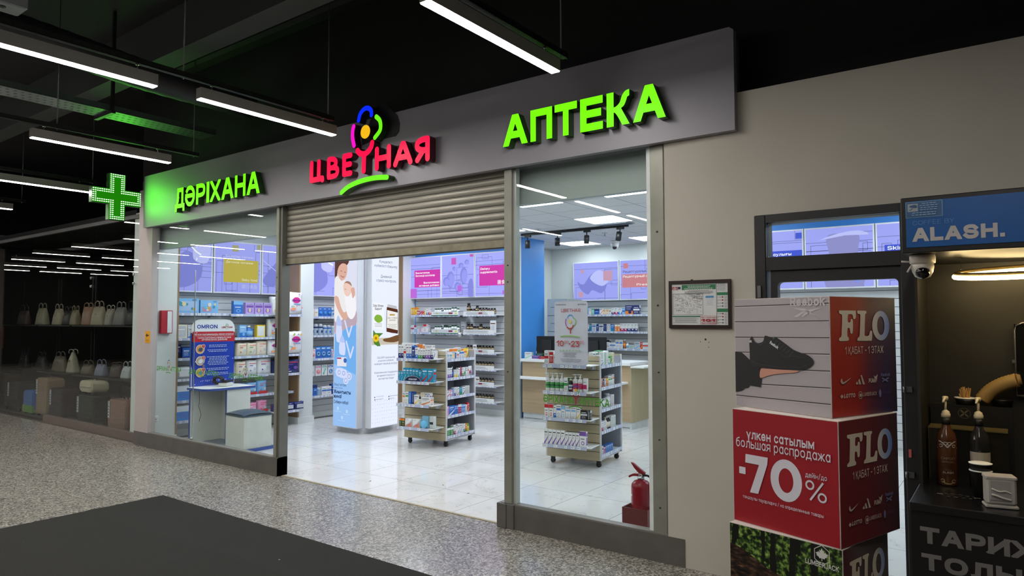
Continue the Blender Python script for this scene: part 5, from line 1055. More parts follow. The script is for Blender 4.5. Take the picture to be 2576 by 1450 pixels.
for i, z in enumerate((1.695, 1.385, 1.06, .79, .52, .25)):
    tray(1.36, z, .66, i+3, SHN[i] + ' white card tray of brown jars on the back wall', False)
    its = [(1, 'j', .075, .19, .07, 'k', 'k', 0), (2, 'j', .055, .095, .05, 'k', 'k', 0), (1, 'j', .065, .15, .06, 'k', 'k', 0), (3, 'j', .06, .11, .06, 'k', 'k', 0), (3, 'j', .055, .1, .05, 'k', 'k', 0)] if i == 0 else [(2, 'j', .068, .15, .06, 'k', 'k', 0), (2, 'j', .06, .11, .06, 'k', 'k', 0), (1, 'j', .068, .15, .06, 'k', 'k', 0), (3, 'j', .058, .1, .05, 'k', 'k', 0)] if i == 1 else [(9, 'j', .062, .115, .06, 'k', 'k', 0)]
    row(MBk, 1.38, -.21, z+.006, t+SHN[i]+' brown jar shelf', gv, its)
for i, (x, z) in enumerate(((1.93, 1.386), (1.62, .525), (1.56, 1.062))):
    b = MB().box(0, .14 if i == 0 else .09, 0, .003, 0, .20 if i == 0 else .12, P('#eceeee')); A = Art(b, (0, 0, 0)); A.rect(.01, .14 if i == 0 else .07, .11 if i == 0 else .07, .018, P('#6b4a2c')); A.lines(.02, .11 if i == 0 else .05, .09 if i == 0 else .05, 5, .016, .004, ink, i)
    b.build('leaflet', None, MBk @ Vector((x, -.236, z+.009)), R(-8), ['upright white leaflet at the end of the second jar tray', 'tilted white card on the fifth jar shelf', 'small white card on the third jar shelf'][i], 'leaflet')
b = MB(); b.lathe([(.04, 0), (.04, .003)], P('#eef0ef'), n=24, M=Matrix.Rotation(PI/2, 4, 'X')).lathe([(.034, .003), (.034, .0035)], P('#3f6b50'), n=24, M=Matrix.Rotation(PI/2, 4, 'X')).lathe([(.031, .0035), (.031, .004)], P('#eef0ef'), n=24, M=Matrix.Rotation(PI/2, 4, 'X')); Art(b, (0, -.0045, 0)).text('30%', 0, -.01, .02, ink, 'c', .01)
b.build('shelf_wobbler', None, MBk @ Vector((1.27, -.245, 1.35)), 0, 'round white tag hanging between the two jar shelves', 'tag')
# far right shelves behind the counter
gf = 'cartons on the far wall shelves'
for i, z in enumerate((1.70, 1.395, 1.09)): shelf(MF_, 3.2, .2, z, SHN[i]+' long shelf on the far wall behind the counter', 200+i)
for i in range(2): put('c', .12, .09, .06, 'e', 'g', 3, MF_, .05, -.19, 1.39+i*.092-.30, ('lower' if i == 0 else 'upper')+' of two green cartons stacked beside the hours sticker', '', gf) if 0 else None
t = 'far wall '
row(MF_, .12, -.19, 1.702, t+'top shelf', gf, [(1, 'c', .05, .12, .05, 'w', 'k', 6), (1, 'c', .08, .14, .05, 't', 'b', 1), (1, 'c', .06, .1, .05, 'w', 's', 5), (1, 'c', .06, .1, .05, 'g', 'e', 4), (1, 'c', .1, .1, .05, 'b', 'n', 2), (1, 'c', .06, .11, .05, 'w', 'o', 3), (2, 'c', .06, .1, .05, 'c', 'o', 5), (1, 'c', .05, .09, .05, 'w', 'u', 5), (1, 'c', .05, .11, .05, 'w', 'n', 1), (1, 'c', .07, .12, .05, 'w', 'm', 1), (1, 'c', .08, .11, .05, 'w', 'b', 1), (1, 'c', .06, .11, .05, 'l', 'b', 0), (1, 'c', .15, .16, .05, 'n', 'o', 1), (1, 'c', .12, .16, .05, 'n', 'w', 0)])
row(MF_, .14, -.19, 1.397, t+'second shelf', gf, [(3, 'c', .04, .12, .05, 'w', 'n', 1), (1, 'c', .05, .12, .05, 't', 'b', 3), (1, 'c', .09, .14, .05, 'w', 'b', 5), (1, 'c', .05, .13, .05, 'b', 'n', 4), (1, 'c', .09, .13, .05, 'w', 'n', 5), (2, 'c', .03, .13, .05, 'n', 'b', 6), (2, 'c', .035, .13, .05, 'w', 'n', 6), (1, 'c', .08, .12, .05, 'b', 't', 1), (2, 'c', .05, .12, .05, 'o', 'c', 2), (2, 'c', .065, .14, .05, 'w', 'm', 1), (3, 'c', .065, .14, .05, 'w', 'n', 1)])
row(MF_, .55, -.19, 1.092, t+'third shelf', gf, [(1, 'c', .06, .15, .05, 'l', 'b', 0), (1, 'c', .08, .15, .05, 'w', 'k', 2), (1, 'c', .11, .1, .05, 'w', 'b', 0), (2, 'c', .07, .15, .05, 'w', 'b', 5), (1, 'b', .05, .16, .04, 'u', 'o', 0), (1, 'b', .05, .11, .04, 'w', 'l', 0), (1, 'c', .11, .07, .05, 's', 'e', 0), (1, 'c', .11, .12, .05, 's', 'l', 3), (1, 'c', .04, .12, .05, 'r', 'y', 3), (1, 'c', .13, .11, .05, 'w', 'r', 0)])
# counter, tall drawers, monitors
cw = mat_wood('oak_counter_front', '#a58c6c', '#c4ab88', 0, 8); ct = empty('service_counter', (-6.46, 9.05, .002), 0, 'oak fronted service counter with white top and bag ledge', 'counter')
MB().box(0, 1.93, .03, .62, .11, .93, cw).build('body', ct); MB().box(-.01, 1.95, -.02, .66, .93, .975, white, bv=.004).build('worktop', ct); MB().box(-.08, 1.9, -.2, .028, .665, .695, white, bv=.004).build('bag_ledge', ct)
b = MB().box(.0, 1.93, .06, .6, 0, .11, mat('#d5dadd', .4)); b.box(.02, .42, .057, .06, .02, .026, black).box(.5, 1.9, .057, .06, .02, .026, black); b.build('kickboard', ct); MB().box(1.945, 2.16, .0, .5, .90, .925, white, bv=.004).build('side_ledge', ct)
MB().box(1.931, 1.945, .03, .62, .1, .93, mat_wood('oak_counter_end', '#a2977a', '#bdb190', 2, 8)).build('end_panel', ct)
MB().box(0, .40, 0, .5, .0, 1.96, mat('#aab2b6', .5)).build('drawer_cabinet', None, (-6.52, 9.92, .002), 0, 'tall grey drawer cabinet behind the counter beside the blue wall', 'cabinet')
dc = [o for o in bpy.data.objects if o.name == 'drawer_cabinet'][0]
for i in range(7):
    dd = MB().box(.01, .39, -.018, -.001, .03+i*.275, .295+i*.275, mat('#b3babd', .45)).build('drawer', dc); b = MB(); A = Art(b, (.2, -.019, .16+i*.275)); A.rect(-.12, 0, .2, .012, mat('#70787c', .5)); b.box(.36-.01, .375, -.03, -.018, .16+i*.275, .17+i*.275, black); b.build('name_strip', dd)
b = MB().box(0, .5, 0, .45, 0, .95, mat_wood('oak_drawers', '#a2977a', '#bdb190', 2, 8)); 
dr = b.build('drawer_unit', None, (-4.28, 9.75, .002), 0, 'oak drawer unit at the far end of the counter', 'cabinet')
for i in range(3): MB().box(.01, .49, -.015, -.001, .06+i*.29, .33+i*.29, mat_wood('oak_drawer_front', '#a2977a', '#bdb190', 2, 8)).build('drawer', dr)
MB().box(-.02, .52, -.03, .47, .95, .975, white).build('worktop', dr)
gm = 'black monitors on the counter'
for i, (x, y, rz, wd) in enumerate(((-6.13, 9.3, R(12), .36), (-5.27, 9.25, R(-3), .52))):
    o = empty('monitor', (x, y, .98), rz, ('left' if i == 0 else 'right') + ' black monitor seen from behind on the counter', 'monitor', gm)
    MB().box(-wd/2, wd/2, 0, .03, .08, .36, mat('#17181b', .35), bv=.006).box(-wd/4, wd/4, -.02, 0, .13, .3, mat('#1f2023', .4)).box(-wd/3, wd/3, -.021, -.02, .27, .275, black).build('screen_back', o); MB().box(-.03, .03, -.01, .02, .01, .1, black).box(-.11, .11, -.08, .1, 0, .012, black).build('foot', o)
cx = [('c', .14, .10, .05, 'w', 'e', 3, -6.44, 9.12, 'mint leafy soap carton at the left end of the counter'), ('c', .14, .05, .05, 'p', 'n', 0, -6.28, 9.1, 'purple flat carton on the counter'), ('c', .16, .04, .06, 'r', 'k', 0, -6.13, 9.08, 'red card holder on the counter')]
for k, w, h, d, f, a, st, x, y, de in cx: put(k, w, h, d, f, a, st, MW(0, 0), x, y, .979, '', '', 'small things on the counter', 0, None, de)
put('c', .16, .17, .03, 'd', 'w', 0, MW(0, 0), -6.42, 9.42, .979, '', '', 'small things on the counter', 0, None, 'dark green display card at the back of the counter')
put('c', .05, .2, .05, 'w', 'g', 6, MW(0, 0), -6.25, 9.48, .979, '', '', 'small things on the counter', 0, None, 'tall white carton against the blue wall')
# ---- lit advertising column
core = mat('#bfc3c8', .45, var=.02)
o = empty('advertising_column', (-7.41, 6.57, .002), 0, 'square white column with two backlit adverts in the pharmacy', 'column')
MB().box(-.52, .0, .0, .55, .0, 2.97, core).build('core', o); MB().box(-.56, .01, -.012, .56, 0, .075, mat('#c9cdd2', .4)).build('plinth', o)
MB().box(-.535, -.03, -.11, -.001, .08, 2.62, wfr).build('lightbox_frame', o); MB().box(.001, .11, .02, .55, .08, 2.62, wfr).build('lightbox_frame', o)
b = MB(); A = Art(b, (-.525, -.1105, .09), step=.0008); A.clip = (0, 0, .485, 2.52)
def q(cx, cy): return ((cx-368-(1360-cy)*.0165)/156*.485, (1352-cy+(cx-445)*-.1)/1100*2.37)
def Q(*p): return [q(*x) for x in p]
sk = E('#e3b3a0', .9); sk2 = E('#f0cdbd', .95)
A.rect(0, 0, .485, 2.52, E('#dfe2f2', .95, True)); A.poly(Q((383, 745), (532, 668), (525, 1380), (362, 1352)), E('#76b5f5', .9)); A.poly(Q((378, 950), (530, 1000), (524, 1390), (362, 1362)), E('#9cc6fa', .9))
A.poly(Q((383, 640), (440, 630), (531, 580), (532, 668), (470, 700), (383, 748)), E('#cdb6c4', .8), 3)
A.poly(Q((392, 235), (480, 235), (482, 262), (468, 285), (425, 285), (405, 330), (400, 375), (388, 390), (384, 320)), E('#6b4638', .6), 3)
A.poly(Q((408, 285), (430, 268), (465, 278), (474, 305), (468, 350), (452, 380), (432, 388), (415, 365), (404, 330)), sk, 4)
A.poly(Q((396, 240), (480, 240), (478, 275), (440, 272), (415, 295), (402, 330), (392, 300)), E('#6b4638', .6), 3)
A.poly(Q((398, 360), (430, 390), (455, 385), (470, 470), (480, 560), (445, 640), (384, 660), (384, 420)), E('#eeecec', .95), 4)
A.poly(Q((384, 500), (410, 500), (428, 560), (455, 600), (500, 540), (518, 470), (530, 470), (528, 500), (500, 590), (462, 645), (435, 635), (395, 560)), sk, 3)
A.poly(Q((460, 470), (520, 440), (532, 520), (530, 600), (500, 640), (470, 600)), E('#f3f2f6', .97), 4); A.poly(Q((446, 425), (462, 395), (490, 392), (506, 420), (500, 465), (480, 490), (458, 480)), sk2, 4); A.poly(Q((452, 408), (470, 390), (495, 395), (506, 420), (490, 410), (468, 402)), E('#b58a74', .8), 3)
A.poly(Q((500, 440), (522, 430), (528, 475), (512, 500), (505, 470)), sk, 3)
A.line(Q((428, 322), (440, 326)), .006, E('#5a3a30', .4)); A.line(Q((455, 330), (465, 332)), .006, E('#5a3a30', .4)); A.line(Q((430, 355), (445, 366), (456, 360)), .008, E('#b04a50', .7)); A.line(Q((458, 442), (468, 446)), .005, E('#8a6050', .5)); A.disc(*q(482, 462), .012, E('#e8e0f0', .9))
bt = E('#d3dcfa', .97); bt2 = E('#b9c8f4', .95)
A.poly(Q((398, 690), (436, 690), (438, 770), (425, 798), (400, 795)), bt, 2); A.poly(Q((404, 640), (414, 622), (424, 640), (436, 662), (436, 690), (398, 686)), bt2, 2)
A.poly(Q((422, 800), (460, 800), (460, 875), (440, 882), (420, 872)), bt, 2); A.poly(Q((428, 770), (440, 750), (452, 770), (458, 798), (424, 796)), bt2, 2)
for dx, dy in ((0, 0), (10, 135)): A.line(Q((460+dx, 655+dy), (487+dx, 755+dy), (507+dx, 685+dy)), .03, bt, cap=True)
A.rect(*q(405, 960), .2, .13, E('#e7e4f0', .95)); A.rect(*q(406, 912), .09, .02, E('#b03a6a', .8)); A.disc(*q(462, 915), .035, E('#3f6fc0', .85)); A.poly(Q((402, 975), (470, 975), (468, 1030), (404, 1025)), bt, 2)
for x in (420, 452): A.ring(*q(x, 1000), .028, .009, E('#8fa2e0', .9), n=14)
for x, y in ((490, 1015), (468, 1045)): A.disc(*q(x, y), .055, bt); A.ring(*q(x, y), .03, .008, E('#8fa2e0', .9), n=14)
tk = E('#1f3f7a', .45)
A.text('Жаңа топтама', *q(388, 1092), .04, E('#3a5f9a', .5), w=.26); A.text('новая коллекция', *q(388, 1108), .016, E('#3a5f9a', .5), w=.18); A.text('Жиынтықты', *q(386, 1142), .055, tk, bold=.02, w=.36); A.text('жина!', *q(384, 1172), .055, tk, bold=.02, w=.17); A.text('Собери набор!', *q(384, 1207), .045, tk, bold=.01, w=.32)
for x, y in ((413, 1240), (476, 1248), (443, 1295)): A.rect(*q(x-6, y+8), .04, .045, E('#b9d8fa', .97)); A.lines(q(x-30, y+20)[0], q(x, y+18)[1], .17, 1, .01, .006, E('#c9e0fa', .95), x)
b.build('advert', o)
b = MB(); A = Art(b, (.1105, .03, .09), (0, 1, 0), step=.0008); A.clip = (0, 0, .51, 2.52)
def q(cx, cy): return ((cx-614-(1370-cy)*.012)/174*.51, (1368-cy+(cx-614)*-.19)/1105*2.43+.0)
A.rect(0, 0, .51, 2.52, E('#e6ecff', 1.0, True)); A.rect(0, q(614, 842)[1], .51, .10, E('#d8cdbd', .85)); gt = E('#7e8796', .5)
for s_, x, y, ww in (('Күнделікті', 716, 288, .25), ('күйзелісті бақылау', 716, 316, .44), ('Дневной', 716, 385, .21), ('стресс-контроль', 716, 412, .38)): A.text(s_, *q(x, y), .04, gt, 'c', w=ww)
A.poly(Q((627, 560), (700, 560), (700, 730), (627, 730)), E('#eef0f6', 1)); A.text('Daily Stress', *q(630, 592), .034, E('#2f3a54', .4), w=.19, bold=.01); A.text('Support', *q(640, 610), .034, E('#2f3a54', .4), w=.13, bold=.01); A.poly(Q((635, 670), (650, 640), (680, 640), (688, 670), (660, 690)), E('#8fc040', .8), 3); A.lines(q(634, 700)[0], q(640, 700)[1], .17, 3, .02, .005, gt, 4)
A.poly(Q((716, 590), (726, 575), (780, 575), (792, 592), (792, 725), (780, 738), (722, 738), (714, 722)), E('#6b3820', .55), 2); A.poly(Q((722, 556), (784, 556), (784, 576), (722, 576)), E('#cfcfd4', .8)); A.poly(Q((718, 595), (790, 598), (790, 715), (716, 712)), E('#f0eee8', .95)); A.text('DAILY STRESS', *q(754, 645), .02, E('#2f3a54', .4), 'c', w=.19); A.text('SUPPORT', *q(754, 660), .02, E('#2f3a54', .4), 'c', w=.13); A.lines(q(722, 690)[0], q(722, 690)[1], .18, 4, .018, .004, gt, 6); A.rect(*q(734, 628), .1, .02, E('#c9a04a', .8))
A.poly(Q((690, 790), (730, 775), (796, 745), (797, 780), (760, 800), (700, 805)), E('#8a5f3a', .65), 3); A.poly(Q((625, 742), (640, 760), (690, 752), (655, 790), (672, 838), (630, 830)), E('#5f9a35', .65), 2); A.disc(*q(643, 792), .055, E('#f3d020', .85)); A.disc(*q(642, 792), .02, E('#c98a10', .7))
for s_, x, y, ww in (('SOLGAR сарапшылар', 708, 912, .34), ('ұсынған күйзеліс', 706, 932, .3), ('кезіндегі кешенді қолдау', 706, 952, .44), ('Комплексная поддержка', 706, 1008, .44), ('во время стресса от', 706, 1028, .34), ('экспертов Solgar', 706, 1048, .3)): A.text(s_, *q(x, y), .028, gt, 'c', w=ww)
A.text('+7 727 311 10 00', *q(640, 1172), .016, gt, w=.14); A.text('www.solgar.kz', *q(640, 1188), .016, gt, w=.13); A.text('SolgarKazakhstan', *q(724, 1160), .016, gt, w=.17); A.text('Solgar.kz', *q(724, 1176), .016, gt, w=.1)
for x, y in ((630, 1172), (722, 1160), (722, 1176), (630, 1188)): A.disc(*q(x, y), .009, E('#4a5468', .4))
rr = random.Random(5)
for j in range(7):
    for i in range(11): A.l = 3; A.rect(.02+i*.044+rr.uniform(0, .01), .06+j*.05, rr.uniform(.004, .012), .004, gt)
b.build('advert', o)
# ================================================================ blood pressure station, sticker, decals, extinguisher
o = empty('blood_pressure_station', (-8.5, 4.62, .003), 0, 'white and blue blood pressure station with poster behind the street glass', 'station')
sb = mat('#274b9e', .4); sw = mat('#dfe2dc', .45, var=.02)
def rounded(x0, x1, y0, y1, r): return [(x0, y0)] + [(x1-r+r*math.cos(R(-90+15*i)), y0+r+r*math.sin(R(-90+15*i))) for i in range(7)] + [(x1, y1), (x0, y1)]
MB().prism(rounded(0, 1.0, 0, .58, .2), 0, .035, sb).prism(rounded(.004, .99, .004, .576, .2), .035, .038, mat('#6f7b88', .6)).build('base_board', o)
MB().box(-.02, 0, .02, .62, .038, 1.60-.17, sw).prism([(y, z) for y, z in rrect(.02, .90, .60, .71, .12)], -.02, 0, sw, Matrix(((0, 0, 1, 0), (1, 0, 0, 0), (0, 1, 0, 0), (0, 0, 0, 1)))).build('side_panel', o); MB().box(-.022, .002, .012, .0195, .038, 1.44, sb).build('edge_trim', o)
MB().box(.0, .40, .44, .456, .038, .715, sw).build('back_panel', o); MB().box(.40, .418, .27, .6, .038, .715, sw).build('side_panel', o); MB().box(.399, .419, .262, .27, .038, .715, sb).build('edge_trim', o)
MB().prism(rounded(0, .44, -.03, .66, .1), .715, .742, sb).prism(rounded(.0, .436, -.026, .656, .1), .742, .745, mat('#eceeea', .35)).build('desk_top', o)
b = MB(); A = Art(b, (.001, .03, 0), (0, 1, 0)); z0 = .748; q = lambda cx, cy: ((cx-140)/950*.585, 1.57-(cy-109)/9.0625*.00525)
def Q(*p): return [q(*x) for x in p]
pb, prd, pw = P('#1a3fae', .3), P('#c0202c', .3), P('#e6eaee', .3)
A.poly([(.0, z0), (.585, z0), (.585, 1.46), (0, 1.46)], pb); A.poly([(0, 1.318), (.585, 1.318), (.585, 1.455), (0, 1.455)], prd); A.poly([(0, 1.452), (.585, 1.452)] + [(.585-.11+.11*math.cos(R(a*10)), 1.48+.11*math.sin(R(a*10))) for a in range(10)] + [(.11-.11*math.sin(R(a*10)), 1.48+.11*math.cos(R(a*10))) for a in range(10)], pw)
A.text('OMRON', *q(232, 245), .05, P('#1d3f9e'), bold=.02, w=.28); A.text('ЦВЕТНАЯ', *q(782, 240), .024, P('#a8242c'), bold=.02, w=.155); A.ring(*q(908, 172), .018, .005, P('#4a9a50')); A.disc(*q(908, 172), .007, P('#e0b030')); A.line(Q((870, 258), (950, 258)), .003, P('#4a9a50'))
A.text('ӨЗ ҚАН ҚЫСЫМЫҢЫЗДЫ ӨЗІҢІЗ ӨЛШЕҢІЗ', *q(180, 395), .02, pw, w=.54, bold=.01); A.line(Q((200, 412), (1040, 412)), .002, pw); A.text('САМОСТОЯТЕЛЬНО ИЗМЕРЬТЕ СВОЕ', *q(245, 470), .02, pw, w=.465, bold=.01); A.text('АРТЕРИАЛЬНОЕ ДАВЛЕНИЕ', *q(335, 515), .02, pw, w=.355, bold=.01)
for i, cy in enumerate((705, 965, 1225)):
    A.disc(*q(305, cy), .06, P('#e9dccb')); A.disc(*q(305, cy), .053, P(['#d99a5a', '#b9a48e', '#c9a23a'][i])); A.poly(Q((260, cy+10), (310, cy-40), (360, cy-10), (340, cy+50), (280, cy+50)), P(['#3a4a66', '#dfe3e8', '#5f8fc8'][i]), 2)
    A.disc(*q(375, cy-65), .026, P('#efe6e0')); A.disc(*q(375, cy-65), .021, prd); A.text(str(i+1), *q(375, cy-50), .02, pw, 'c', .01)
    for g_ in range(2):
        A.lines(q(430, 0)[0], q(0, cy-75+g_*105)[1], .33, 3 if i == 1 else 2, .02, .008, P('#b9c8ee'), i*7+g_)
A.text('+7 727 300 00 00', *q(300, 1430), .018, pw, w=.36)
for x, y in ((205, 335), (1045, 322), (188, 978), (1030, 935), (1015, 1410), (180, 1480)): A.disc(*q(x, y), .006, pw)
b.build('poster', o)
bm_ = MB().box(0, .12, 0, .16, 0, .05, mat('#dfe2e0', .3), bv=.01).prism([(0, .05), (.12, .06), (.12, .085), (0, .055)], 0, .16, mat('#1b1d20', .3), Matrix(((1, 0, 0, 0), (0, 0, 1, 0), (0, 1, 0, 0), (0, 0, 0, 1)))); bm_.box(.01, .11, .02, .14, .07, .074, mat('#262a2e', .2))
bp_ = bm_.build('blood_pressure_monitor', None, (-8.28, 4.88, .749), R(25), 'black and white blood pressure monitor on the station desk', 'monitor')
b = MB(); pts = [(-.055+.06*math.cos(R(a*18)), 0, .03+.045*math.sin(R(a*18))) for a in range(16)]
for k in range(len(pts)-1): b.box(0, 0, 0, 0, 0, 0, black) if 0 else None
b.tube([(x, .06, z+.02) for x, y, z in pts], .012, mat('#1c1d1f', .7, bump=.2, ns=30), 6).tube([(x, .11, z+.02) for x, y, z in pts], .012, mat('#1c1d1f', .7), 6).tube([(x, .085, z+.02) for x, y, z in pts], .014, mat('#202124', .7), 6)
b.build('arm_cuff', bp_, (.0, 0, .022)); MB().tube(curve([(-8.44, 4.72, .714), (-8.43, 4.72, .55), (-8.46, 4.73, .5), (-8.42, 4.74, .4), (-8.47, 4.75, .33), (-8.49, 4.76, .3)], 5), .0025, black, 5).build('power_cord', None, label='thin black cord hanging under the station desk', cat='cord')
o = empty('seat_box', (-7.95, 4.80, .042), R(-2), 'white box seat with dark blue cushion on the station base', 'seat'); MB().box(0, .42, 0, .37, 0, .38, sw).box(.419, .421, .0, .37, 0, .38, mat('#c9ccc6', .5)).build('seat_body', o)
b = MB(); nx = 8; vs = []
for j in range(nx+1):
    for i in range(nx+1):
        u, v = i/nx, j/nx; vs.append((-.008+.436*u, -.008+.386*v, .385+.065*(math.sin(PI*min(max(u, .04), .96))*math.sin(PI*min(max(v, .04), .96)))**.35))
b.add(vs, [(j*(nx+1)+i, j*(nx+1)+i+1, (j+1)*(nx+1)+i+1, (j+1)*(nx+1)+i) for j in range(nx) for i in range(nx)], mat('#33495c', .4), None, True).box(-.008, .428, -.008, .378, .381, .40, mat('#33495c', .4)); b.build('cushion', o)
# red box, socket, sticker on the pier
MB().box(0, .06, 0, .15, 0, .30, mat('#b51f33', .4), bv=.004).box(.0605, .061, .08, .14, .01, .29, P('#e6e8ea')).box(.0605, .0612, .075, .08, .0, .3, mat('#7a1522', .5)).build('alarm_box', None, (-8.947, 4.44, 1.43), 0, 'narrow red and white wall box inside the street glass', 'box')
b = MB().box(0, .02, 0, .075, 0, .075, white, bv=.006).box(0, .012, .02, .035, .075, 2.0, mat('#d5dad8', .5)); b.lathe([(.018, 0), (.018, .002)], mat('#c2c6c8', .5), n=14, M=Matrix.Translation((.021, .037, .037)) @ Matrix.Rotation(PI/2, 4, 'Y')); b.build('wall_socket', None, (-8.948, 4.38, .30), 0, 'white wall socket with cable duct inside the street glass', 'socket')
b = MB().box(0, .13, 0, .002, 0, .15, mat('#e8a413', .45)); A = Art(b, (0, 0, 0)); A.line([(.10, .095), (.035, .095)], .016, P('#2a2410')); A.poly([(.02, .095), (.055, .125), (.055, .065)], P('#2a2410')); A.lines(.02, .035, .09, 2, .012, .004, P('#7a5a10'), 3)
b.build('arrow_sticker', None, (-8.965, 4.277, 1.315), 0, 'small yellow sticker with black left arrow on the white pier', 'sticker')
# opening hours sticker
b = MB().prism(rrect(0, 0, .285, .465, .02), 0, .0015, mat('#c3cfe0', .4), MF(0)); A = Art(b, (0, -.0016, 0)); ik, rd_ = P('#333c4c'), P('#b5483f')
A.text('DÁRIHANA'.replace('Á', 'А'), .012, .437, .0105, ik, w=.09); A.text('АПТЕКА', .272, .437, .0105, ik, 'r', w=.07); A.text('ЦВЕТНАЯ', .142, .388, .024, rd_, 'c', w=.165)
A.line(curve([(.115, .345), (.125, .362), (.142, .366), (.157, .36), (.163, .346)], 4), .008, P('#5aa9e0'), cap=True); A.line(curve([(.168, .343), (.186, .325), (.182, .300), (.170, .288)], 4), .008, P('#86c07a'), cap=True); A.line(curve([(.103, .336), (.098, .310), (.104, .286)], 4), .008, P('#b070c0'), cap=True); A.disc(.138, .316, .012, P('#d8d66a'), .015)
A.line(curve([(.113, .277), (.127, .267), (.142, .266), (.156, .272), (.165, .289)], 4), .009, rd_, cap=True); A.line([(.142, .268), (.141, .232)], .009, rd_, cap=True); A.line(curve([(.06, .207), (.1, .211), (.15, .211), (.22, .204)], 4), .009, P('#93bf78'), cap=True)
A.text('10', .022, .135, .042, rd_, bold=.012, w=.062); A.text('00', .09, .155, .022, rd_, w=.035); A.text('-', .128, .135, .04, rd_, bold=.02, w=.016); A.text('23', .148, .133, .042, rd_, bold=.012, w=.07); A.text('00', .222, .155, .022, rd_, w=.035)
for i in range(7): A.disc(.056+i*.028, .105, .0075, P('#9ac3a6'))
A.lines(.08, .085, .12, 4, .009, .0028, ik, 2); A.lines(.05, .04, .2, 3, .009, .0028, ik, 5)
b.build('hours_sticker', None, (-2.772, 4.331, 1.272), 0, 'pale rounded opening hours sticker on the narrow right window', 'sticker')
bpy.data.objects['hours_sticker'].location.y = 4.3145
# window lettering
def decal(x0, x1, z, words_, label, cap_=.055):
    b = MB(); A = Art(b, (0, 0, 0)); gr = mat('#4f9a2e', .45); w_ = x1-x0; m_ = w_*.51
    A.text(words_[0], 0, 0, cap_, gr, bold=.015, w=m_-w_*.035); A.text(words_[1], w_, 0, cap_, gr, 'r', bold=.015, w=w_-m_-w_*.055)
    rd = mat('#a02030', .45); A.line(curve([(m_-.02, cap_*1.2), (m_-.008, cap_*.85), (m_+.008, cap_*.85), (m_+.022, cap_*1.25)], 3), .008, rd, cap=True); A.line([(m_, cap_*.85), (m_, cap_*.1)], .008, rd, cap=True)
    cy = cap_*1.9; A.ring(m_, cy, .030, .007, mat('#1f4fa0', .4), a0=45, a1=135, n=6); A.ring(m_, cy, .030, .007, gr, a0=-50, a1=30, n=6); A.ring(m_, cy, .030, .007, rd, a0=150, a1=215, n=6); A.disc(m_, cy, .010, mat('#e0b020', .4)); A.line(curve([(m_-.055, -.022), (m_, -.014), (m_+.05, -.022)], 4), .008, gr, cap=True)
    return b.build('window_decal', None, (x0, 4.3145, z), 0, label, 'decal')
decal(-8.72, -8.13, .975, ('ДӘРІХАНА', 'АПТЕКА'), 'green pharmacy lettering nearest the white pier on the left window')
decal(-7.78+.10-.27, -7.32, .965, ('ДӘРІХАНА', 'АПТЕК'), 'green pharmacy lettering in front of the blue poster'); decal(-7.10, -6.46, .96, ('ДӘРІХАНА', 'АПТЕКА'), 'green pharmacy lettering beside the shutter post on the left window')
decal(-2.875, -2.315, .985, ('ӘРІХАНА', 'АПТЕКА'), 'green pharmacy lettering on the narrow right window')
# fire extinguisher in its box
o = empty('extinguisher_box', (-2.345, 4.55, .003), 0, 'dark red open wooden box behind the right window', 'box'); dr_ = mat('#6a1f22', .5, var=.12, ns=20, stretch=(1, 1, 6))
MB().box(0, .20, 0, .008, 0, .235, dr_).box(0, .20, .192, .20, 0, .235, dr_).box(0, .008, .008, .192, 0, .235, dr_).box(.192, .2, .008, .192, 0, .235, dr_).box(.008, .192, .008, .192, .0, .01, dr_).build('box_body', o)
o = empty('fire_extinguisher', (-2.24, 4.65, .014), 0, 'small red fire extinguisher standing in the dark red box', 'extinguisher'); red = mat('#8f1526', .22, var=.03, ns=3)
MB().lathe([(.06, 0), (.07, .01), (.072, .03), (.072, .36), (.068, .385), (.05, .405), (.025, .415), (.022, .42)], red, n=28).build('cylinder', o); MB().lathe([(.026, .42), (.026, .432), (.018, .436), (.018, .452), (.022, .455)], steel, n=16).build('valve', o)
hm = mat('#8a1a20', .4); MX_ = Matrix(((1, 0, 0, 0), (0, 0, 1, -.01), (0, 1, 0, 0), (0, 0, 0, 1)))
MB().prism([(.03, .455), (.035, .47), (-.015, .50), (-.06, .53), (-.078, .533), (-.05, .495), (-.015, .462)], 0, .02, hm, MX_).build('lever', o); MB().prism([(-.005, .445), (-.01, .458), (-.06, .452), (-.09, .437), (-.098, .425), (-.09, .42), (-.06, .435), (-.02, .438)], 0, .02, hm, MX_).build('handle', o)
MB().tube(curve([(.018, 0, .445), (.05, 0, .45), (.08, 0, .43), (.088, .0, .36), (.085, 0, .27)], 6), .008, black, 8).build('hose', o); Art(MB(), (0, 0, 0))
b = MB(); b.add([(-.0722*math.cos(R(a)), -.0722*math.sin(R(a)), z) for z in (.30, .312) for a in range(10, 60, 10)], [(i, i+1, 6+i, 5+i) for i in range(4)], P('#e6e6e6')); b.build('label_band', o)
rr = random.Random(11)      # litter by the entrance
for i, (x, y) in enumerate(((-3.05, 4.8), (-4.1, 4.9), (-4.5, 5.0), (-4.05, 5.6), (-4.3, 5.9), (-5.2, 4.7))):
    MB().box(-.012, .012, -.003, .003, 0, .003, mat('#5b5244', .7)).build('floor_scrap', None, (x, y, .003), rr.uniform(0, 3), 'tiny dark scrap on the white tiles, ' + ORD[i] + ' from right', 'scrap', 'scraps on the tiles')

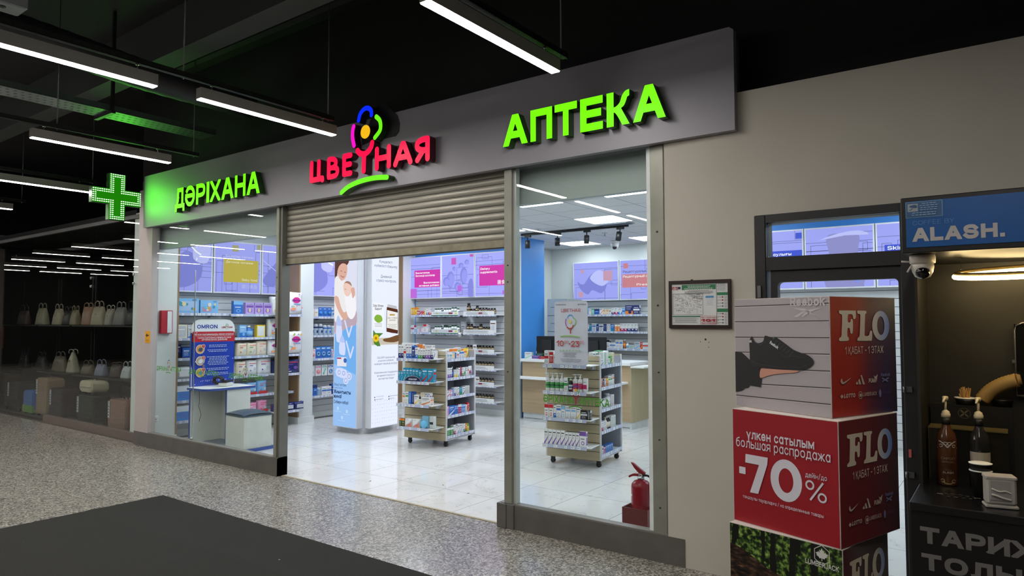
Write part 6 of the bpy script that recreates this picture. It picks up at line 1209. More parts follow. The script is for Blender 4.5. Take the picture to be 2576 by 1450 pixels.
# ================================================================ black side door
gf_ = mat('#17181b', .45, var=.1, ns=3)
d1 = struct('door_1', MB().box(-1.272, -1.205, 4.25, 4.40, 0, 2.241, gf_, bv=.004).box(-.49, -.40, 4.25, 4.40, 0, 2.241, gf_, bv=.004).box(-1.205, -.49, 4.252, 4.40, 2.192, 2.24, gf_).box(-1.205, -.49, 4.252, 4.40, 1.9, 1.98, gf_))
def rframe(x0, x1, z0, z1, gx0, gx1, gz0, gz1, r, y0, y1, mt):
    inner = rrect(gx0, gz0, gx1-gx0, gz1-gz0, r, 4); b = MB(); n = len(inner); out = []
    for x, z in inner:
        cx, cz = (gx0+gx1)/2, (gz0+gz1)/2; dx, dz = x-cx, z-cz; k = min((x1-cx if dx > 0 else cx-x0)/max(abs(dx), 1e-6), (z1-cz if dz > 0 else cz-z0)/max(abs(dz), 1e-6)); out.append((cx+dx*k, cz+dz*k))
    vs = [(x, y, z) for y in (y0, y1) for ring in (inner, out) for x, z in ring]
    fs = []
    for i in range(n): j = (i+1) % n; fs += [(i, j, n+j, n+i), (2*n+i, 3*n+i, 3*n+j, 2*n+j), (i, 2*n+i, 2*n+j, j), (n+i, n+j, 3*n+j, 3*n+i)]
    b.add(vs, fs, mt); cs_ = [(x0, z0), (x1, z0), (x1, z1), (x0, z1)]
    for cx, cz in cs_:
        near = sorted(out, key=lambda p: (p[0]-cx)**2+(p[1]-cz)**2)[:2]; b.add([(near[0][0], y0, near[0][1]), (near[1][0], y0, near[1][1]), (cx, y0, cz)], [(0, 1, 2)], mt)
    return b
rframe(-1.205, -.49, .0, 1.9, -1.146, -.505, .16, 1.828, .025, 4.275, 4.33, gf_).build('door_leaf', d1); pane(-1.15, -.50, 4.30, .15, 1.84).build('glass_pane', d1)
rframe(-1.205, -.49, 1.975, 2.195, -1.204, -.49, 1.98, 2.191, .012, 4.29, 4.31, gf_).build('transom_frame', d1); pane(-1.205, -.49, 4.315, 1.98, 2.192).build('glass_pane', d1)
MB().box(-1.255, -1.235, 4.235, 4.25, 1.735, 1.808, mat('#8a8c8e', .3, .7)).build('hinge', d1)
for z in (1.21, .755): MB().box(-.485, -.45, 4.235, 4.252, z, z+.03, mat('#5f6164', .4, .7)).tube([(-.485, 4.232, z), (-.485, 4.232, z+.03)], .008, mat('#7a7c80', .3, .8), 8).build('hinge', d1)
MB().box(-.475, -.462, 4.244, 4.25, .862, .905, mat('#c05a5a', .4)).build('lock', d1)
# ---- evacuation plan
o = empty('evacuation_plan', (-1.84, 4.262, 1.546), 0, 'dark framed fire evacuation plan on the plaster wall', 'notice'); fm_ = mat('#2b1f1c', .35, var=.15)
W_, H_ = .412, .312
MB().box(0, W_, 0, .017, 0, .022, fm_).box(0, W_, 0, .017, H_-.022, H_, fm_).box(0, .018, 0, .017, .022, H_-.022, fm_).box(W_-.018, W_, 0, .017, .022, H_-.022, fm_).build('frame', o)
b = MB().box(.018, W_-.018, .008, .014, .022, H_-.022, P('#d9dcdc')); A = Art(b, (.018, .008, .022), step=.0004); w_, h_ = W_-.036, H_-.044
gn, bk = P('#2f7a52'), P('#2a2c30'); q = lambda cx, cy: ((cx-10)/645*w_, (540-cy)/475*h_)
rc = lambda x0, y0, x1, y1, m_: (setattr(A, 'l', 2), A.rect(*q(x0, y1), (x1-x0)/645*w_, (y1-y0)/475*h_, m_))
rc(130, 78, 520, 135, gn); rc(532, 172, 650, 205, gn); rc(532, 355, 650, 395, gn); rc(16, 437, 340, 450, gn); rc(405, 208, 497, 232, P('#4f96c8')); rc(525, 60, 529, 530, bk); rc(85, 97, 117, 125, P('#1f2f5a'))
A.l = 3; A.text('ИП ПБ', *q(12, 135), .022, P('#b02a2a'), bold=.02, w=.042); A.lines(.085, q(0, 95)[1], .2, 4, .0075, .003, P('#dfe8e0'), 1); A.lines(.085, q(0, 150)[1], .2, 4, .0065, .0022, bk, 2)
A.line([q(28, 180), q(375, 180), q(375, 425), q(28, 425)], .0018, bk, closed=True); rr = random.Random(9)
for i in range(46):
    x, y = rr.uniform(30, 340), rr.uniform(185, 400); ww, hh = rr.uniform(12, 60), rr.uniform(12, 40)
    A.l = 3; A.line([q(x, y), q(min(x+ww, 374), y), q(min(x+ww, 374), min(y+hh, 424)), q(x, min(y+hh, 424))][:rr.choice((3, 4))], .0011, bk)
for i in range(12): A.l = 4; A.disc(*q(rr.uniform(60, 370), rr.uniform(200, 410)), .002, P(rr.choice(['#c03030', '#202020'])), n=6)
A.l = 3; A.lines(q(410, 0)[0], q(0, 250)[1], .05, 5, .009, .0015, P('#6f9fc0'), 5); A.lines(q(20, 0)[0], q(0, 462)[1], .18, 6, .006, .0018, bk, 6)
A.line([q(345, 437), q(525, 437), q(525, 528), q(345, 528)], .0016, P('#b02a3a'), closed=True); A.text('Өрт кезінде', *q(352, 462), .009, P('#b02a3a'), w=.095, bold=.01); A.text('101', *q(358, 502), .017, P('#a81f30'), w=.09, bold=.04); A.text('При пожаре', *q(352, 523), .009, P('#b02a3a'), w=.098, bold=.01)
for k, (y0, n_) in enumerate(((225, 4), (412, 4))):
    for i in range(n_): A.l = 3; A.text(str(i+1), *q(534, y0+12+i*34), .010, bk); A.l = 3; A.line([q(552, y0+i*34), q(588, y0+i*34)], .002, bk); A.l = 3; rc(588, y0-8+i*34, 602, y0+9+i*34, P('#a33040' if i < 2 else '#5a6a7a')); A.l = 3; A.lines(q(612, 0)[0], q(0, y0-6+i*34)[1], .02, 4, .004, .0014, bk, i)
A.lines(q(532, 0)[0], q(0, 72)[1], .06, 7, .007, .0016, bk, 8)
b.build('printed_plan', o); MB().box(.15, .165, .005, .012, H_, H_+.006, black).build('hook', o)
b = MB(); 
for x, z, r in ((-1.60, 1.475, .007), (-1.634, 1.459, .003), (-1.578, 1.457, .003), (-1.58, 1.425, .003)): b.lathe([(r, 0), (r*.8, .001)], mat('#3a342c', .8), n=8, M=Matrix.Translation((x, 4.2795, z)) @ Matrix.Rotation(PI/2, 4, 'X'))
b.build('trim_6', None, kind='structure')
# ================================================================ stacked FLO boxes
def cube(name, Mx, L, D, rz, label, leftart, rightart, ml, mr, z):
    M_ = Vector((*Mx, z)); off = Matrix.Rotation(rz, 3, 'Z') @ Vector((L, 0, 0)); loc = M_ - off
    o = empty(name, loc, rz, label, 'box', 'stacked advertising cubes'); H = .42
    MB().box(0, L, 0, D, 0, H, P('#cdc3bd', .6)).build('cardboard_box', o)
    b = MB(); A = Art(b, (0, -.0004, 0)); A.rect(0.002, .002, L-.004, H-.004, ml); A.clip = (0.002, .002, L-.002, H-.002); leftart(A, L, H) if leftart else None; b.build('printed_face', o)
    b = MB(); A = Art(b, (L+.0004, 0, 0), (0, 1, 0)); A.rect(.002, .002, D-.004, H-.004, mr); A.clip = (.002, .002, D-.002, H-.002); rightart(A, D, H) if rightart else None; b.build('printed_face', o)
    return o
beige = P('#c9bfb0', .5); gO = mat_grad('printed_letter_blend', [(.0, lin('#c9c3bb')), (.35, lin('#9fb0cf')), (1, lin('#3f6fc8'))], 1, scale=9.5, off=.255)
def flo(A, D, H, cols=(P('#cfc5b4', .5), None), faint=False):
    m_ = cols[0]; q = lambda cx, cy: ((cx-1548-(cy-250)*.031)/690*D, H-((cy-(252+(cx-1548)*.034))/(1180-(cx-1582)*.124))*H)
    L_ = lambda pts, w_: (A.line([q(*p) for p in pts], w_, m_, cap=True), setattr(A, 'l', 3))
    A.l = 3
    A.poly([q(*p) for p in ((1640, 398), (1655, 392), (1800, 396), (1812, 405), (1812, 462), (1800, 478), (1785, 474), (1778, 440), (1760, 430), (1735, 432), (1730, 450), (1730, 505), (1755, 508), (1760, 480), (1775, 478), (1782, 500), (1782, 600), (1770, 620), (1756, 610), (1750, 570), (1728, 565), (1726, 640), (1738, 655), (1742, 675), (1730, 688), (1655, 690), (1642, 680), (1645, 662), (1665, 645), (1668, 600), (1672, 450), (1660, 430), (1642, 420))], m_, 2)
    A.poly([q(*p) for p in ((1825, 402), (1840, 396), (1915, 400), (1922, 412), (1918, 428), (1908, 440), (1903, 620), (1908, 640), (1930, 645), (1950, 635), (1958, 605), (1970, 592), (1984, 600), (1985, 640), (1980, 685), (1965, 690), (1840, 690), (1828, 680), (1832, 660), (1848, 648), (1853, 600), (1858, 450), (1850, 432), (1830, 425))], m_, 2)
    cx, cy = q(2080, 545); A.l = 3; mo = gO
    n = 28; ro = [(cx+.054*math.cos(2*PI*i/n), cy+.054*math.sin(2*PI*i/n)) for i in range(n)]
    for i in range(n):
        a0, a1 = 2*PI*i/n, 2*PI*(i+1)/n; f = lambda a, rx, ry: (cx+rx*math.cos(a), cy+ry*math.sin(a)); A.l = 3; A.poly([f(a0, .052, .054), f(a1, .052, .054), f(a1, .022, .034), f(a0, .022, .034)], mo)
    A.l = 4; x0, y0 = q(1705, 818); A.text('1 ҚАБАТ - 1 ЭТАЖ', x0, y0, .026, P('#c3b8ae', .5), w=(2105-1705)/690*D)
    lg = P('#b9aea6' if not faint else '#8a8486', .5); lv = P('#6f7aa8' if not faint else '#6a6a70', .5)
    A.poly([q(*p) for p in ((1662, 1060), (1672, 1050), (1678, 1078), (1695, 1085), (1768, 1040), (1700, 1098), (1675, 1102), (1660, 1085))], lg, 2)
    for a_, b_, c_ in ((1815, 1095, 1840), (1838, 1070, 1870), (1862, 1020, 1908)): A.l = 4; A.poly([q(a_, b_), q(a_+14, b_-16 if a_ < 1860 else b_), q(c_, 1108), q(c_-22, 1110)], lg)
    A.text('PUMA', *q(1948, 1096), .016, lg, bold=.03, w=.042); A.poly([q(*p) for p in ((1995, 1020), (2010, 1035), (2025, 1030), (2042, 1010), (2035, 1045), (2032, 1085), (2025, 1060), (2008, 1050))], lg)
    A.text('Reebok', *q(2076, 1035), .012, lv, bold=.01, w=.052); A.line([q(2085, 1050), q(2150, 1082)], .005, lv); A.l = 4; A.line([q(2165, 1048), q(2095, 1085)], .005, lv)
    A.text('LOTTO', *q(1692, 1238), .014, lg, bold=.03, w=.062, sh=.2); A.poly([q(1655, 1222), q(1670, 1202), q(1685, 1222), q(1670, 1245)], lg); A.ring(*q(1857, 1212), .011, .002, lg, ry=.014, n=6); A.disc(*q(1857, 1212), .006, lg); A.text('LUMBERJACK', *q(1878, 1222), .013, lg, w=.08); A.text('U.S. POLO ASSN.', *q(2085, 1198), .007, P('#5a4a70'), w=.05); A.disc(*q(2060, 1195), .007, lv, .015, n=7)
sid = mat('#a39c9f', .55, var=.05, ns=3)
def shoeart(A, L, H):
    q = lambda cx, cy: ((cx-608-(cy-285)*.02)/(938+(cy-285)*.01)*L, H-((cy-(285-(cx-608)*.0355))/(1020+(cx-608)*.17))*H); Q = lambda *p: [q(*x) for x in p]
    for y0, y1 in ((355, 318), (502, 490), (650, 655), (792, 815), (940, 978), (1088, 1142), (1205, 1300)):
        A.l = 2; A.line(Q((608, y0), (1580, y1)), .0035, P('#3d393b')); A.l = 2; A.line(Q((608, y0+9), (1580, y1+9)), .002, P('#c8c1c4'))
    A.l = 3; lg = P('#b9b4b8'); A.text('Reebok', *q(1195, 350), .034, lg, bold=.02, w=.142); A.l = 3; A.poly(Q((1225, 368), (1330, 372), (1455, 455), (1340, 405)), lg); A.l = 3; A.poly(Q((1228, 455), (1300, 405), (1360, 385), (1490, 362), (1370, 412), (1320, 455), (1300, 452), (1330, 410), (1270, 455)), lg)
    sk = P('#c08a76'); jk = P('#101113', .6); sh_ = P('#16171a', .45); sh2 = P('#2a2c31', .4)
    A.l = 5; A.poly(Q((615, 790), (700, 800), (740, 830), (780, 865), (900, 930), (915, 1060), (905, 1135), (785, 1115), (770, 1140), (735, 1140), (700, 1165), (615, 1180)), jk)
    A.l = 6; A.poly(Q((905, 960), (960, 955), (1100, 965), (1280, 975), (1240, 995), (1150, 1000), (1060, 1010), (980, 1025), (900, 1045)), sk, 3)
    A.l = 7; A.poly(Q((783, 700), (800, 650), (815, 645), (840, 690), (880, 708), (930, 690), (945, 640), (975, 640), (1040, 662), (1060, 650), (1150, 710), (1230, 770), (1300, 800), (1370, 825), (1415, 870), (1418, 910), (1380, 945), (1310, 970), (1200, 968), (1000, 950), (850, 935), (795, 900), (788, 800)), sh_, 3)
    A.l = 8; A.line(Q((800, 880), (900, 915), (1100, 945), (1300, 945), (1410, 900)), .003, sh2)
    for s in range(7): A.l = 8; A.line(Q((1000+s*32, 700+s*22), (1045+s*32, 665+s*20)), .005, sh2)
    A.l = 8; A.line(Q((1100, 800), (1160, 850), (1230, 830), (1330, 850)), .0025, sh2); A.l = 8; A.line(Q((840, 700), (900, 725), (950, 690)), .004, sh2)
    A.text('Reebok', *q(998, 712), .012, P('#d8dade'), bold=.02, w=.042, rot=R(-28)); A.text('ok', *q(786, 702), .011, P('#d8dade'), bold=.02, w=.012)
def saleart(A, L, H):
    q = lambda cx, cy: ((cx-62-(cy-30)*.027)/908*L, H-((cy-(30+(cx-62)*.124))/(945+(cx-62)*.152))*H); wt = P('#cfcdd6', .5); A.l = 2
    A.text('үлкен сатылым', *q(205, 290), .036, wt, bold=.010, w=.272); A.text('большая распродажа', *q(105, 352), .036, wt, bold=-1 if 0 else .0, w=.378)
    A.text('-', *q(140, 640), .08, wt, bold=.045, w=.028); A.poly([q(*p) for p in ((198, 422), (404, 458), (400, 520), (320, 768), (243, 752), (325, 520), (196, 495))], wt)
    cx, cy = q(562, 655); n = 32; A.l = 2
    for i in range(n):
        a0, a1 = 2*PI*i/n, 2*PI*(i+1)/n; f = lambda a, rx, ry: (cx+rx*math.cos(a), cy+ry*math.sin(a)); A.l = 2; A.poly([f(a0, .062, .074), f(a1, .062, .074), f(a1, .029, .043), f(a0, .029, .043)], wt)
    A.text('дейін/до', *q(725, 620), .018, wt, w=.079); A.ring(*q(762, 690), .0135, .0065, wt); A.ring(*q(862, 800), .0135, .0065, wt); A.line([q(868, 672), q(768, 818)], .007, wt)
    A.text('таңдаулы тауарларға / на определенные товары', *q(178, 795), .0125, wt, w=.325)
def mat_forest():
    mm, t, b = nt('printed_forest_photo'); g = G(t); p, s = g.obj()
    mp = g.n('ShaderNodeMapping', {'Vector': p, 'Scale': (26.0, 1.0, 3.0)}); n1 = g.n('ShaderNodeTexNoise', {'Vector': mp, 'Scale': 1.0, 'Detail': 1.0}); n2 = g.n('ShaderNodeTexNoise', {'Vector': p, 'Scale': 55.0, 'Detail': 3.0})
    gr = g.ramp(n2, [(.42, lin('#0b1407')), (.5, lin('#28421a')), (.6, lin('#6f8f3a')), (.75, lin('#a9bf6a'))]); c = g.mix(g.m('GREATER_THAN', n1, .56), gr, lin('#0c0e0a'))
    n3 = g.n('ShaderNodeTexNoise', {'Vector': g.n('ShaderNodeMapping', {'Vector': p, 'Scale': (30.0, 1.0, 75.0), 'Rotation': (0.0, .35, 0.0)}), 'Scale': 1.0, 'Detail': 4.0})
    bk_ = g.ramp(n3, [(.38, lin('#0d0907')), (.52, lin('#33231a')), (.66, lin('#5e4534')), (.8, lin('#8a6a52'))])
    edge = g.m('ADD', g.m('MULTIPLY', s[0], -.33), g.m('ADD', .345, g.m('MULTIPLY', g.m('SINE', g.m('MULTIPLY', s[0], 30)), .006)))
    t.links.new(g.mix(g.m('LESS_THAN', s[2], edge), c, bk_), b.inputs['Base Color']); b.inputs['Roughness'].default_value = .4; return mm
def lumber(A, L, H):
    q = lambda cx, cy: ((cx-20-(cy-990)*.02)/990*L, H-((cy-(990+(cx-20)*.243))/1150)*H); wt = P('#cfcfcb', .5)
    cx, cy = q(853, 1285); A.l = 2; hx = [(cx+.029*math.sin(R(60*i)), cy+.033*math.cos(R(60*i))) for i in range(6)]; A.line(hx, .0022, wt, closed=True)
    leaf = [(0, 1), (.16, .6), (.36, .72), (.3, .3), (.62, .45), (.6, .3), (.95, .22), (.72, .0), (.8, -.12), (.4, -.35), (.42, -.48), (.05, -.42), (.05, -.8), (-.05, -.8), (-.05, -.42), (-.42, -.48), (-.4, -.35), (-.8, -.12), (-.72, 0), (-.95, .22), (-.6, .3), (-.62, .45), (-.3, .3), (-.36, .72), (-.16, .6)]
    A.l = 3; A.clip = None; A.poly([(cx+x*.023, cy+y*.024) for x, y in leaf], wt); A.text('LUMBERJACK', *q(718, 1362), .017, wt, bold=.012, w=.115)
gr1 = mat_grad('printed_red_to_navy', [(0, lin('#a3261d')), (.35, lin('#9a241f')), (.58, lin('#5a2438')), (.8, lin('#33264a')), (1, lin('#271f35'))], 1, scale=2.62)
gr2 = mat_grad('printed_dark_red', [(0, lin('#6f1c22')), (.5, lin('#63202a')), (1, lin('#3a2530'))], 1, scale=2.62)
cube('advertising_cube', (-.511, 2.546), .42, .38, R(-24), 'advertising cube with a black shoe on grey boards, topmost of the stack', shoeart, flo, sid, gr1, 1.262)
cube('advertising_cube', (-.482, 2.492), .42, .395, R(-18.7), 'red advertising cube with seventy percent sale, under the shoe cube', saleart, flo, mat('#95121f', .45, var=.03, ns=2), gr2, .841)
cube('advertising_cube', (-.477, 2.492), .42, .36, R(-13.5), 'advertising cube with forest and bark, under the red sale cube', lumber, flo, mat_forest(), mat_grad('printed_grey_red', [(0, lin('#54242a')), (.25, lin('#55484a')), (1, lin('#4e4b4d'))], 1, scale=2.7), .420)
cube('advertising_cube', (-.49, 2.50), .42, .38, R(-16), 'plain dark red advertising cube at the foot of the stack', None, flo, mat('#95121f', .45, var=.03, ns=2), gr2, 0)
# ================================================================ black mat
b = MB(); mm_ = nt('black_felt_mat'); g = G(mm_[1]); p, s = g.pos()
n1 = g.n('ShaderNodeTexNoise', {'Vector': p, 'Scale': 260.0, 'Detail': 2.0}); n2 = g.n('ShaderNodeTexNoise', {'Vector': p, 'Scale': 60.0, 'Detail': 0.0})
c = g.mix(n1, lin('#1f1f1e'), lin('#3c3c3a')); n3 = g.m('GREATER_THAN', g.n('ShaderNodeTexNoise', {'Vector': p, 'Scale': 34.0, 'Detail': 0.0}), .9); mm_[1].links.new(g.mix(n3, c, lin('#a8a8a2')), mm_[2].inputs['Base Color']); mm_[2].inputs['Roughness'].default_value = .95; mm_[2].inputs['Specular IOR Level'].default_value = .1
nx, ny = 90, 48; vs = []; x0, x1, y0, y1 = -6.30, -1.35, .35, 3.2
for j in range(ny+1):
    for i in range(nx+1):
        x, y = x0+(x1-x0)*i/nx, y0+(y1-y0)*j/ny
        z = .008 + .006*math.exp(-((y-2.62+.05*math.sin(x*2))/.035)**2) + .005*math.exp(-((x+4.55+(y-2.4)*.35)/.03)**2)*(1 if y > 2.0 else 0) + .004*math.exp(-((y-1.9-.03*math.sin(x*3))/.05)**2) + .001*math.sin(x*9)*math.sin(y*7)
        vs.append((x, y, z))
fs = [(j*(nx+1)+i, j*(nx+1)+i+1, (j+1)*(nx+1)+i+1, (j+1)*(nx+1)+i) for j in range(ny) for i in range(nx)]; b.add(vs, fs, mm_[0], None, True)
b.box(x0, x1, y1-.002, y1, 0.0005, .0085, mm_[0]).box(x0, x0+.002, y0, y1, .0005, .0085, mm_[0]); b.build('floor_mat', None, label='large black felt mat lying on the speckled floor', cat='mat')
# ================================================================ coffee stand
kb = mat('#0d0d0f', .4, var=.15, ns=4); kx0, kx1 = -.357, .62
o = empty('coffee_stand', (kx0, 3.2, 0), 0, 'black self-service coffee stand with blue sign and counter', 'coffee stand')
W_ = kx1-kx0
MB().box(0, W_, 0, .8, .0, .835, kb).build('base_cabinet', o); MB().box(-.004, W_, -.012, .8, .835, .868, mat('#131315', .25), bv=.003).build('counter_top', o)
MB().box(0, W_, .76, .8, .868, 1.872, mat('#1a1917', .5, var=.1, ns=3)).build('back_panel', o); MB().box(-.0, .012, .35, .76, .868, 1.872, mat('#1c1b19', .5)).box(W_-.012, W_, .35, .76, .868, 1.872, kb).build('side_panel', o)
MB().box(-.006, W_, .0, .8, 1.872, 2.10, kb, bv=.003).build('sign_canopy', o)
b = MB().box(.012, W_-.01, -.003, .0, 1.894, 2.082, mat('#14508f', .35, var=.02)); A = Art(b, (0, -.0031, 0)); gt_ = P('#a9a5a4', .5)
A.text('COFFEE BY', .036, 1.985, .017, P('#5f8fc0', .5), bold=-1, w=.142); A.text('ALASH.', .036, 1.917, .055, gt_, bold=.033, w=.303)
b.build('sign_face', o)
b = MB().box(0, .129, -.001, 0, 0, .066, mat('#3f5f84', .3)); A = Art(b, (0, -.0012, 0), step=.0004); A.line([(0.001, .001), (.128, .001), (.128, .065), (.001, .065)], .0016, P('#6f9cc4'), closed=True); A.rect(.008, .026, .036, .032, P('#8f979e')); A.poly([(.014, .05), (.034, .054), (.038, .046), (.034, .04), (.016, .044)], P('#33506f')); A.disc(.036, .046, .006, P('#33506f')); A.line([(.014, .032), (.02, .034), (.026, .04)], .003, P('#33506f')); A.lines(.048, .055, .068, 4, .0085, .0028, P('#86a6c8'), 3); A.lines(.01, .018, .11, 2, .0085, .003, P('#86a6c8'), 6)
b.build('camera_notice', o, (.012, -.0035, 2.014))
b = MB(); A = Art(b, (0, -.001, 0)); gs_ = P('#7c7a79', .5)
A.text('ТАРИХ', .031, .712, .064, gs_, bold=.03, w=.365); A.text('ТОЛЫҚ', .033, .608, .064, gs_, bold=.03, w=.40); A.text('ДӘМ', .035, .504, .064, gs_, bold=.03, w=.26) if 0 else None
b.build('slogan', o)
b = MB().box(0, .3, 0, .012, 0, .33, mat('#101113', .15)).tube([(0, -.003, 0), (0, -.003, .30), (.008, -.003, .325), (.03, -.003, .335), (.3, -.003, .335)], .005, mat('#8e8f90', .3, .8), 8).tube([(0, -.003, 0), (.3, -.003, -.004)], .005, mat('#8e8f90', .3, .8), 8).box(-.012, .0, -.01, 0, .15, .165, steel)
b.build('menu_screen', None, (.355-.355, 3.93-.0, 1.25), 0, 'black screen with rounded silver frame on the coffee stand back', 'screen')
# ring lamp
rl = empty('ring_lamp', (.125, 3.56, 1.80), 0, 'glowing tilted LED ring lamp hanging in the coffee stand', 'lamp'); ringE = mat('#ffdf9f', .4, emit=34, sample=True); 
rm = Matrix.Rotation(R(7), 4, 'X') @ Matrix.Rotation(R(-2), 4, 'Y')
b = MB(); b.tube([(rm @ Vector((.33*math.cos(2*PI*i/40), .24*math.sin(2*PI*i/40), 0))) for i in range(40)], .010, ringE, 8, closed=True); b.build('glow_ring', rl)
MB().tube([(rm @ Vector((.325*math.cos(2*PI*i/40), .236*math.sin(2*PI*i/40), .013))) for i in range(40)], .009, mat('#a8905a', .3, .6), 6, closed=True).build('metal_ring', rl)
for a in (200, 330, 90): x, y = .32*math.cos(R(a)), .236*math.sin(R(a)); MB().tube([(x, y, .015), (x, y, .071)], .0015, steel, 4).build('suspension_wire', rl)
# pan-tilt camera under the canopy
pcx = empty('security_camera', (-.30, 3.30, 1.871), 0, 'white dome security camera with two aerials under the canopy', 'camera'); cwm = mat('#b9b3ab', .35, var=.02)
MB().lathe([(.045, -.001), (.048, -.012), (.047, -.035), (.041, -.038)], cwm, n=24).build('mount', pcx); MB().lathe([(.010, -.100), (.028, -.092), (.038, -.072), (.042, -.050), (.040, -.038)], cwm, n=24).build('dome', pcx)
MB().lathe([(.001, -.03), (.014, -.027), (.024, -.018), (.029, 0)], mat('#0a0a0c', .1), n=20, M=Matrix.Translation((.002, -.018, -.072)) @ Matrix.Rotation(R(-58), 4, 'X')).build('lens', pcx)
for e in ((-.075, -.02, -.026), (-.052, -.03, -.072)): MB().tube([(-.03, -.01, -.03), e], .0042, cwm, 8).build('aerial', pcx)
# things on the counter
def syrup(name, loc, label, body, neckm, art):
    o = empty(name, loc, R(8), label, 'bottle'); b = MB().lathe([(.036, 0), (.039, .006), (.039, .195), (.034, .225), (.018, .252), (.014, .27), (.014, .298)], body, n=24); b.build('bottle_glass', o)
    MB().lathe([(.016, .265), (.0165, .297)], neckm, n=16).build('neck_label', o)
    cr_ = mat('#c9bd9f', .45, var=.03); MB().lathe([(.018, .297), (.018, .312), (.015, .316), (.015, .322), (.010, .326), (.005, .33)], cr_, n=18).lathe([(.005, .33), (.005, .372)], cr_, n=10).tube([(.002, .012, .382), (0, -.006, .384), (-.006, -.03, .380), (-.012, -.048, .368)], [.008, .008, .005, .0045], cr_, 8).lathe([(.011, .372), (.012, .386), (.009, .39)], cr_, n=14).build('pump', o)
    b = MB(); art(b); b.build('printed_pattern', o) if b.f else None; return o
def wrap(b, z0, z1, a0, a1, r, m_): n = 10; b.add([(r*math.cos(R(a0+(a1-a0)*i/n)), r*math.sin(R(a0+(a1-a0)*i/n)), z) for z in (z0, z1) for i in range(n+1)], [(i, i+1, n+2+i, n+1+i) for i in range(n)], m_)
class Cyl:      # print wrapped round the bottle: u along the arc
    def __init__(s, b, r): s.b, s.r = b, r
    def pt(s, u, v): a = R(-90)+u/s.r; return ((s.r)*math.cos(a), (s.r)*math.sin(a), v)
    def line(s, pts, wd, m_):
        for (x0, y0), (x1, y1) in zip(pts, pts[1:]):
            d = math.hypot(x1-x0, y1-y0) or 1e-6; nx, ny = -(y1-y0)/d*wd/2, (x1-x0)/d*wd/2; s.b.add([s.pt(x0+nx, y0+ny), s.pt(x0-nx, y0-ny), s.pt(x1-nx, y1-ny), s.pt(x1+nx, y1+ny)], [(0, 1, 2, 3)], m_)
    def text(s, t, y, h, w_, m_):
        for q in textquads(t, 0, y, h, 0, w_, 'c'): s.b.add([s.pt(*p) for p in q], [tuple(range(len(q)))], m_)
def art1(b):
    c = Cyl(b, .0396); wl = P('#a7a29a'); wd = P('#7a6a58')
    for sgn in (-1, 1):
        c.line(curve([(0, .168), (sgn*.01, .18), (sgn*.026, .192), (sgn*.036, .194)], 3), .005, wl); c.line([(sgn*(.004+.010*math.cos(a*.7)+.004), .185+.006*math.sin(a*.7)) for a in range(9)], .003, wl); c.line([(sgn*(.026+.007*math.cos(a*.7)), .175+.006*math.sin(a*.7)) for a in range(9)], .003, wl); c.line([(sgn*(.022+.008*math.cos(a*.7)), .022+.007*math.sin(a*.7)) for a in range(9)], .003, P('#8c7f55')); c.line(curve([(0, .01), (sgn*.012, .012), (sgn*.02, .02)], 3), .004, P('#8c7f55'))
    c.line([(-.045, .164), (.045, .164)], .003, wl); c.line([(-.05, .08), (.05, .08)], .001, wd); c.text('СИРОП', .115, .010, .055, wd); c.text('ШОКОЛАД', .102, .007, .045, wd); c.text('COFFEE BY', .068, .004, .03, wd); c.text('ALASH', .055, .009, .042, P('#b5aea2'))
def art2(b): wrap(b, .115, .155, -160, -20, .0396, P('#a9a294')); wrap(b, .07, .113, -160, -20, .0397, P('#3a1f1c')); Cyl(b, .0399).line([(-.012, .088), (0, .094), (.014, .086)], .003, P('#b9a99c'))
syrup('syrup_bottle', (-.257, 3.62, .869), 'brown syrup bottle with white ornament and pump on the coffee stand', mat('#4a2c1a', .2, var=.25, ns=14), mat('#23201c', .4), art1)
syrup('syrup_bottle', (-.137, 3.65, .869), 'clear syrup bottle with white and maroon label and pump', mat('#2a2a2a', .08, var=.2, alpha=.8), mat('#1a1a1a', .4), art2)
MB().box(0, .30, 0, .004, 0, .235, mat('#2c2a24', .1, alpha=.35)).box(0, .30, -.004, .12, .232, .237, mat('#6a6038', .2, alpha=.7)).box(0, .003, -.002, .12, 0, .235, mat('#55502f', .2, alpha=.6)).build('acrylic_case', None, (-.335, 3.72, .869), 0, 'clear acrylic case behind the syrup bottles', 'case')
b = MB().box(0, .32, 0, .075, 0, .33, mat('#111112', .4)); A = Art(b, (.135, 0, .292)); g_ = P('#5f5a48'); A.ring(0, 0, .024, .0015, g_); A.line([(-.014, -.014), (.014, .014)], .006, g_); A.l = 2; A.line([(-.014, .014), (.014, -.014)], .006, g_); b.build('organiser_box', None, (-.335, 3.86, .869), 0, 'black organiser box with round emblem behind the bottles', 'box')
st_ = mat('#b98f55', .6, var=.15, ns=20)
o = empty('stirrer_cup', (-.195, 3.895, 1.2), 0, 'dark cup with white rim full of wooden stirrers', 'cup'); MB().lathe([(.036, 0), (.044, .03)], kb, n=22).lathe([(.045, .028), (.046, .032), (.043, .032)], white, n=22).build('cup', o)
rr = random.Random(4)
for i in range(34): a, rr_ = rr.uniform(0, 6.28), rr.uniform(0, .026); x, y = rr_*math.cos(a), rr_*math.sin(a); MB().tube([(x*.6, y*.6, .01), (x*1.1, y*1.1, rr.uniform(.045, .085))], .0028, st_, 4).build('stirrer', o)
b = MB(); pts = curve([(-.165, 3.88, 1.215), (-.13, 3.88, 1.26), (-.08, 3.87, 1.295), (-.03, 3.86, 1.315)], 10); b.tube(pts, [.030+.0025*(i % 2) for i in range(len(pts))], mat('#8f7442', .6, var=.1), 12); b.tube([pts[-1], (-.015, 3.86, 1.318)], [.030, .022], mat('#7a6034', .6), 12)
b.build('paper_sleeve_stack', None, (.035, 0, .012), 0, 'tilted nested stack of ribbed kraft cup sleeves', 'sleeves')
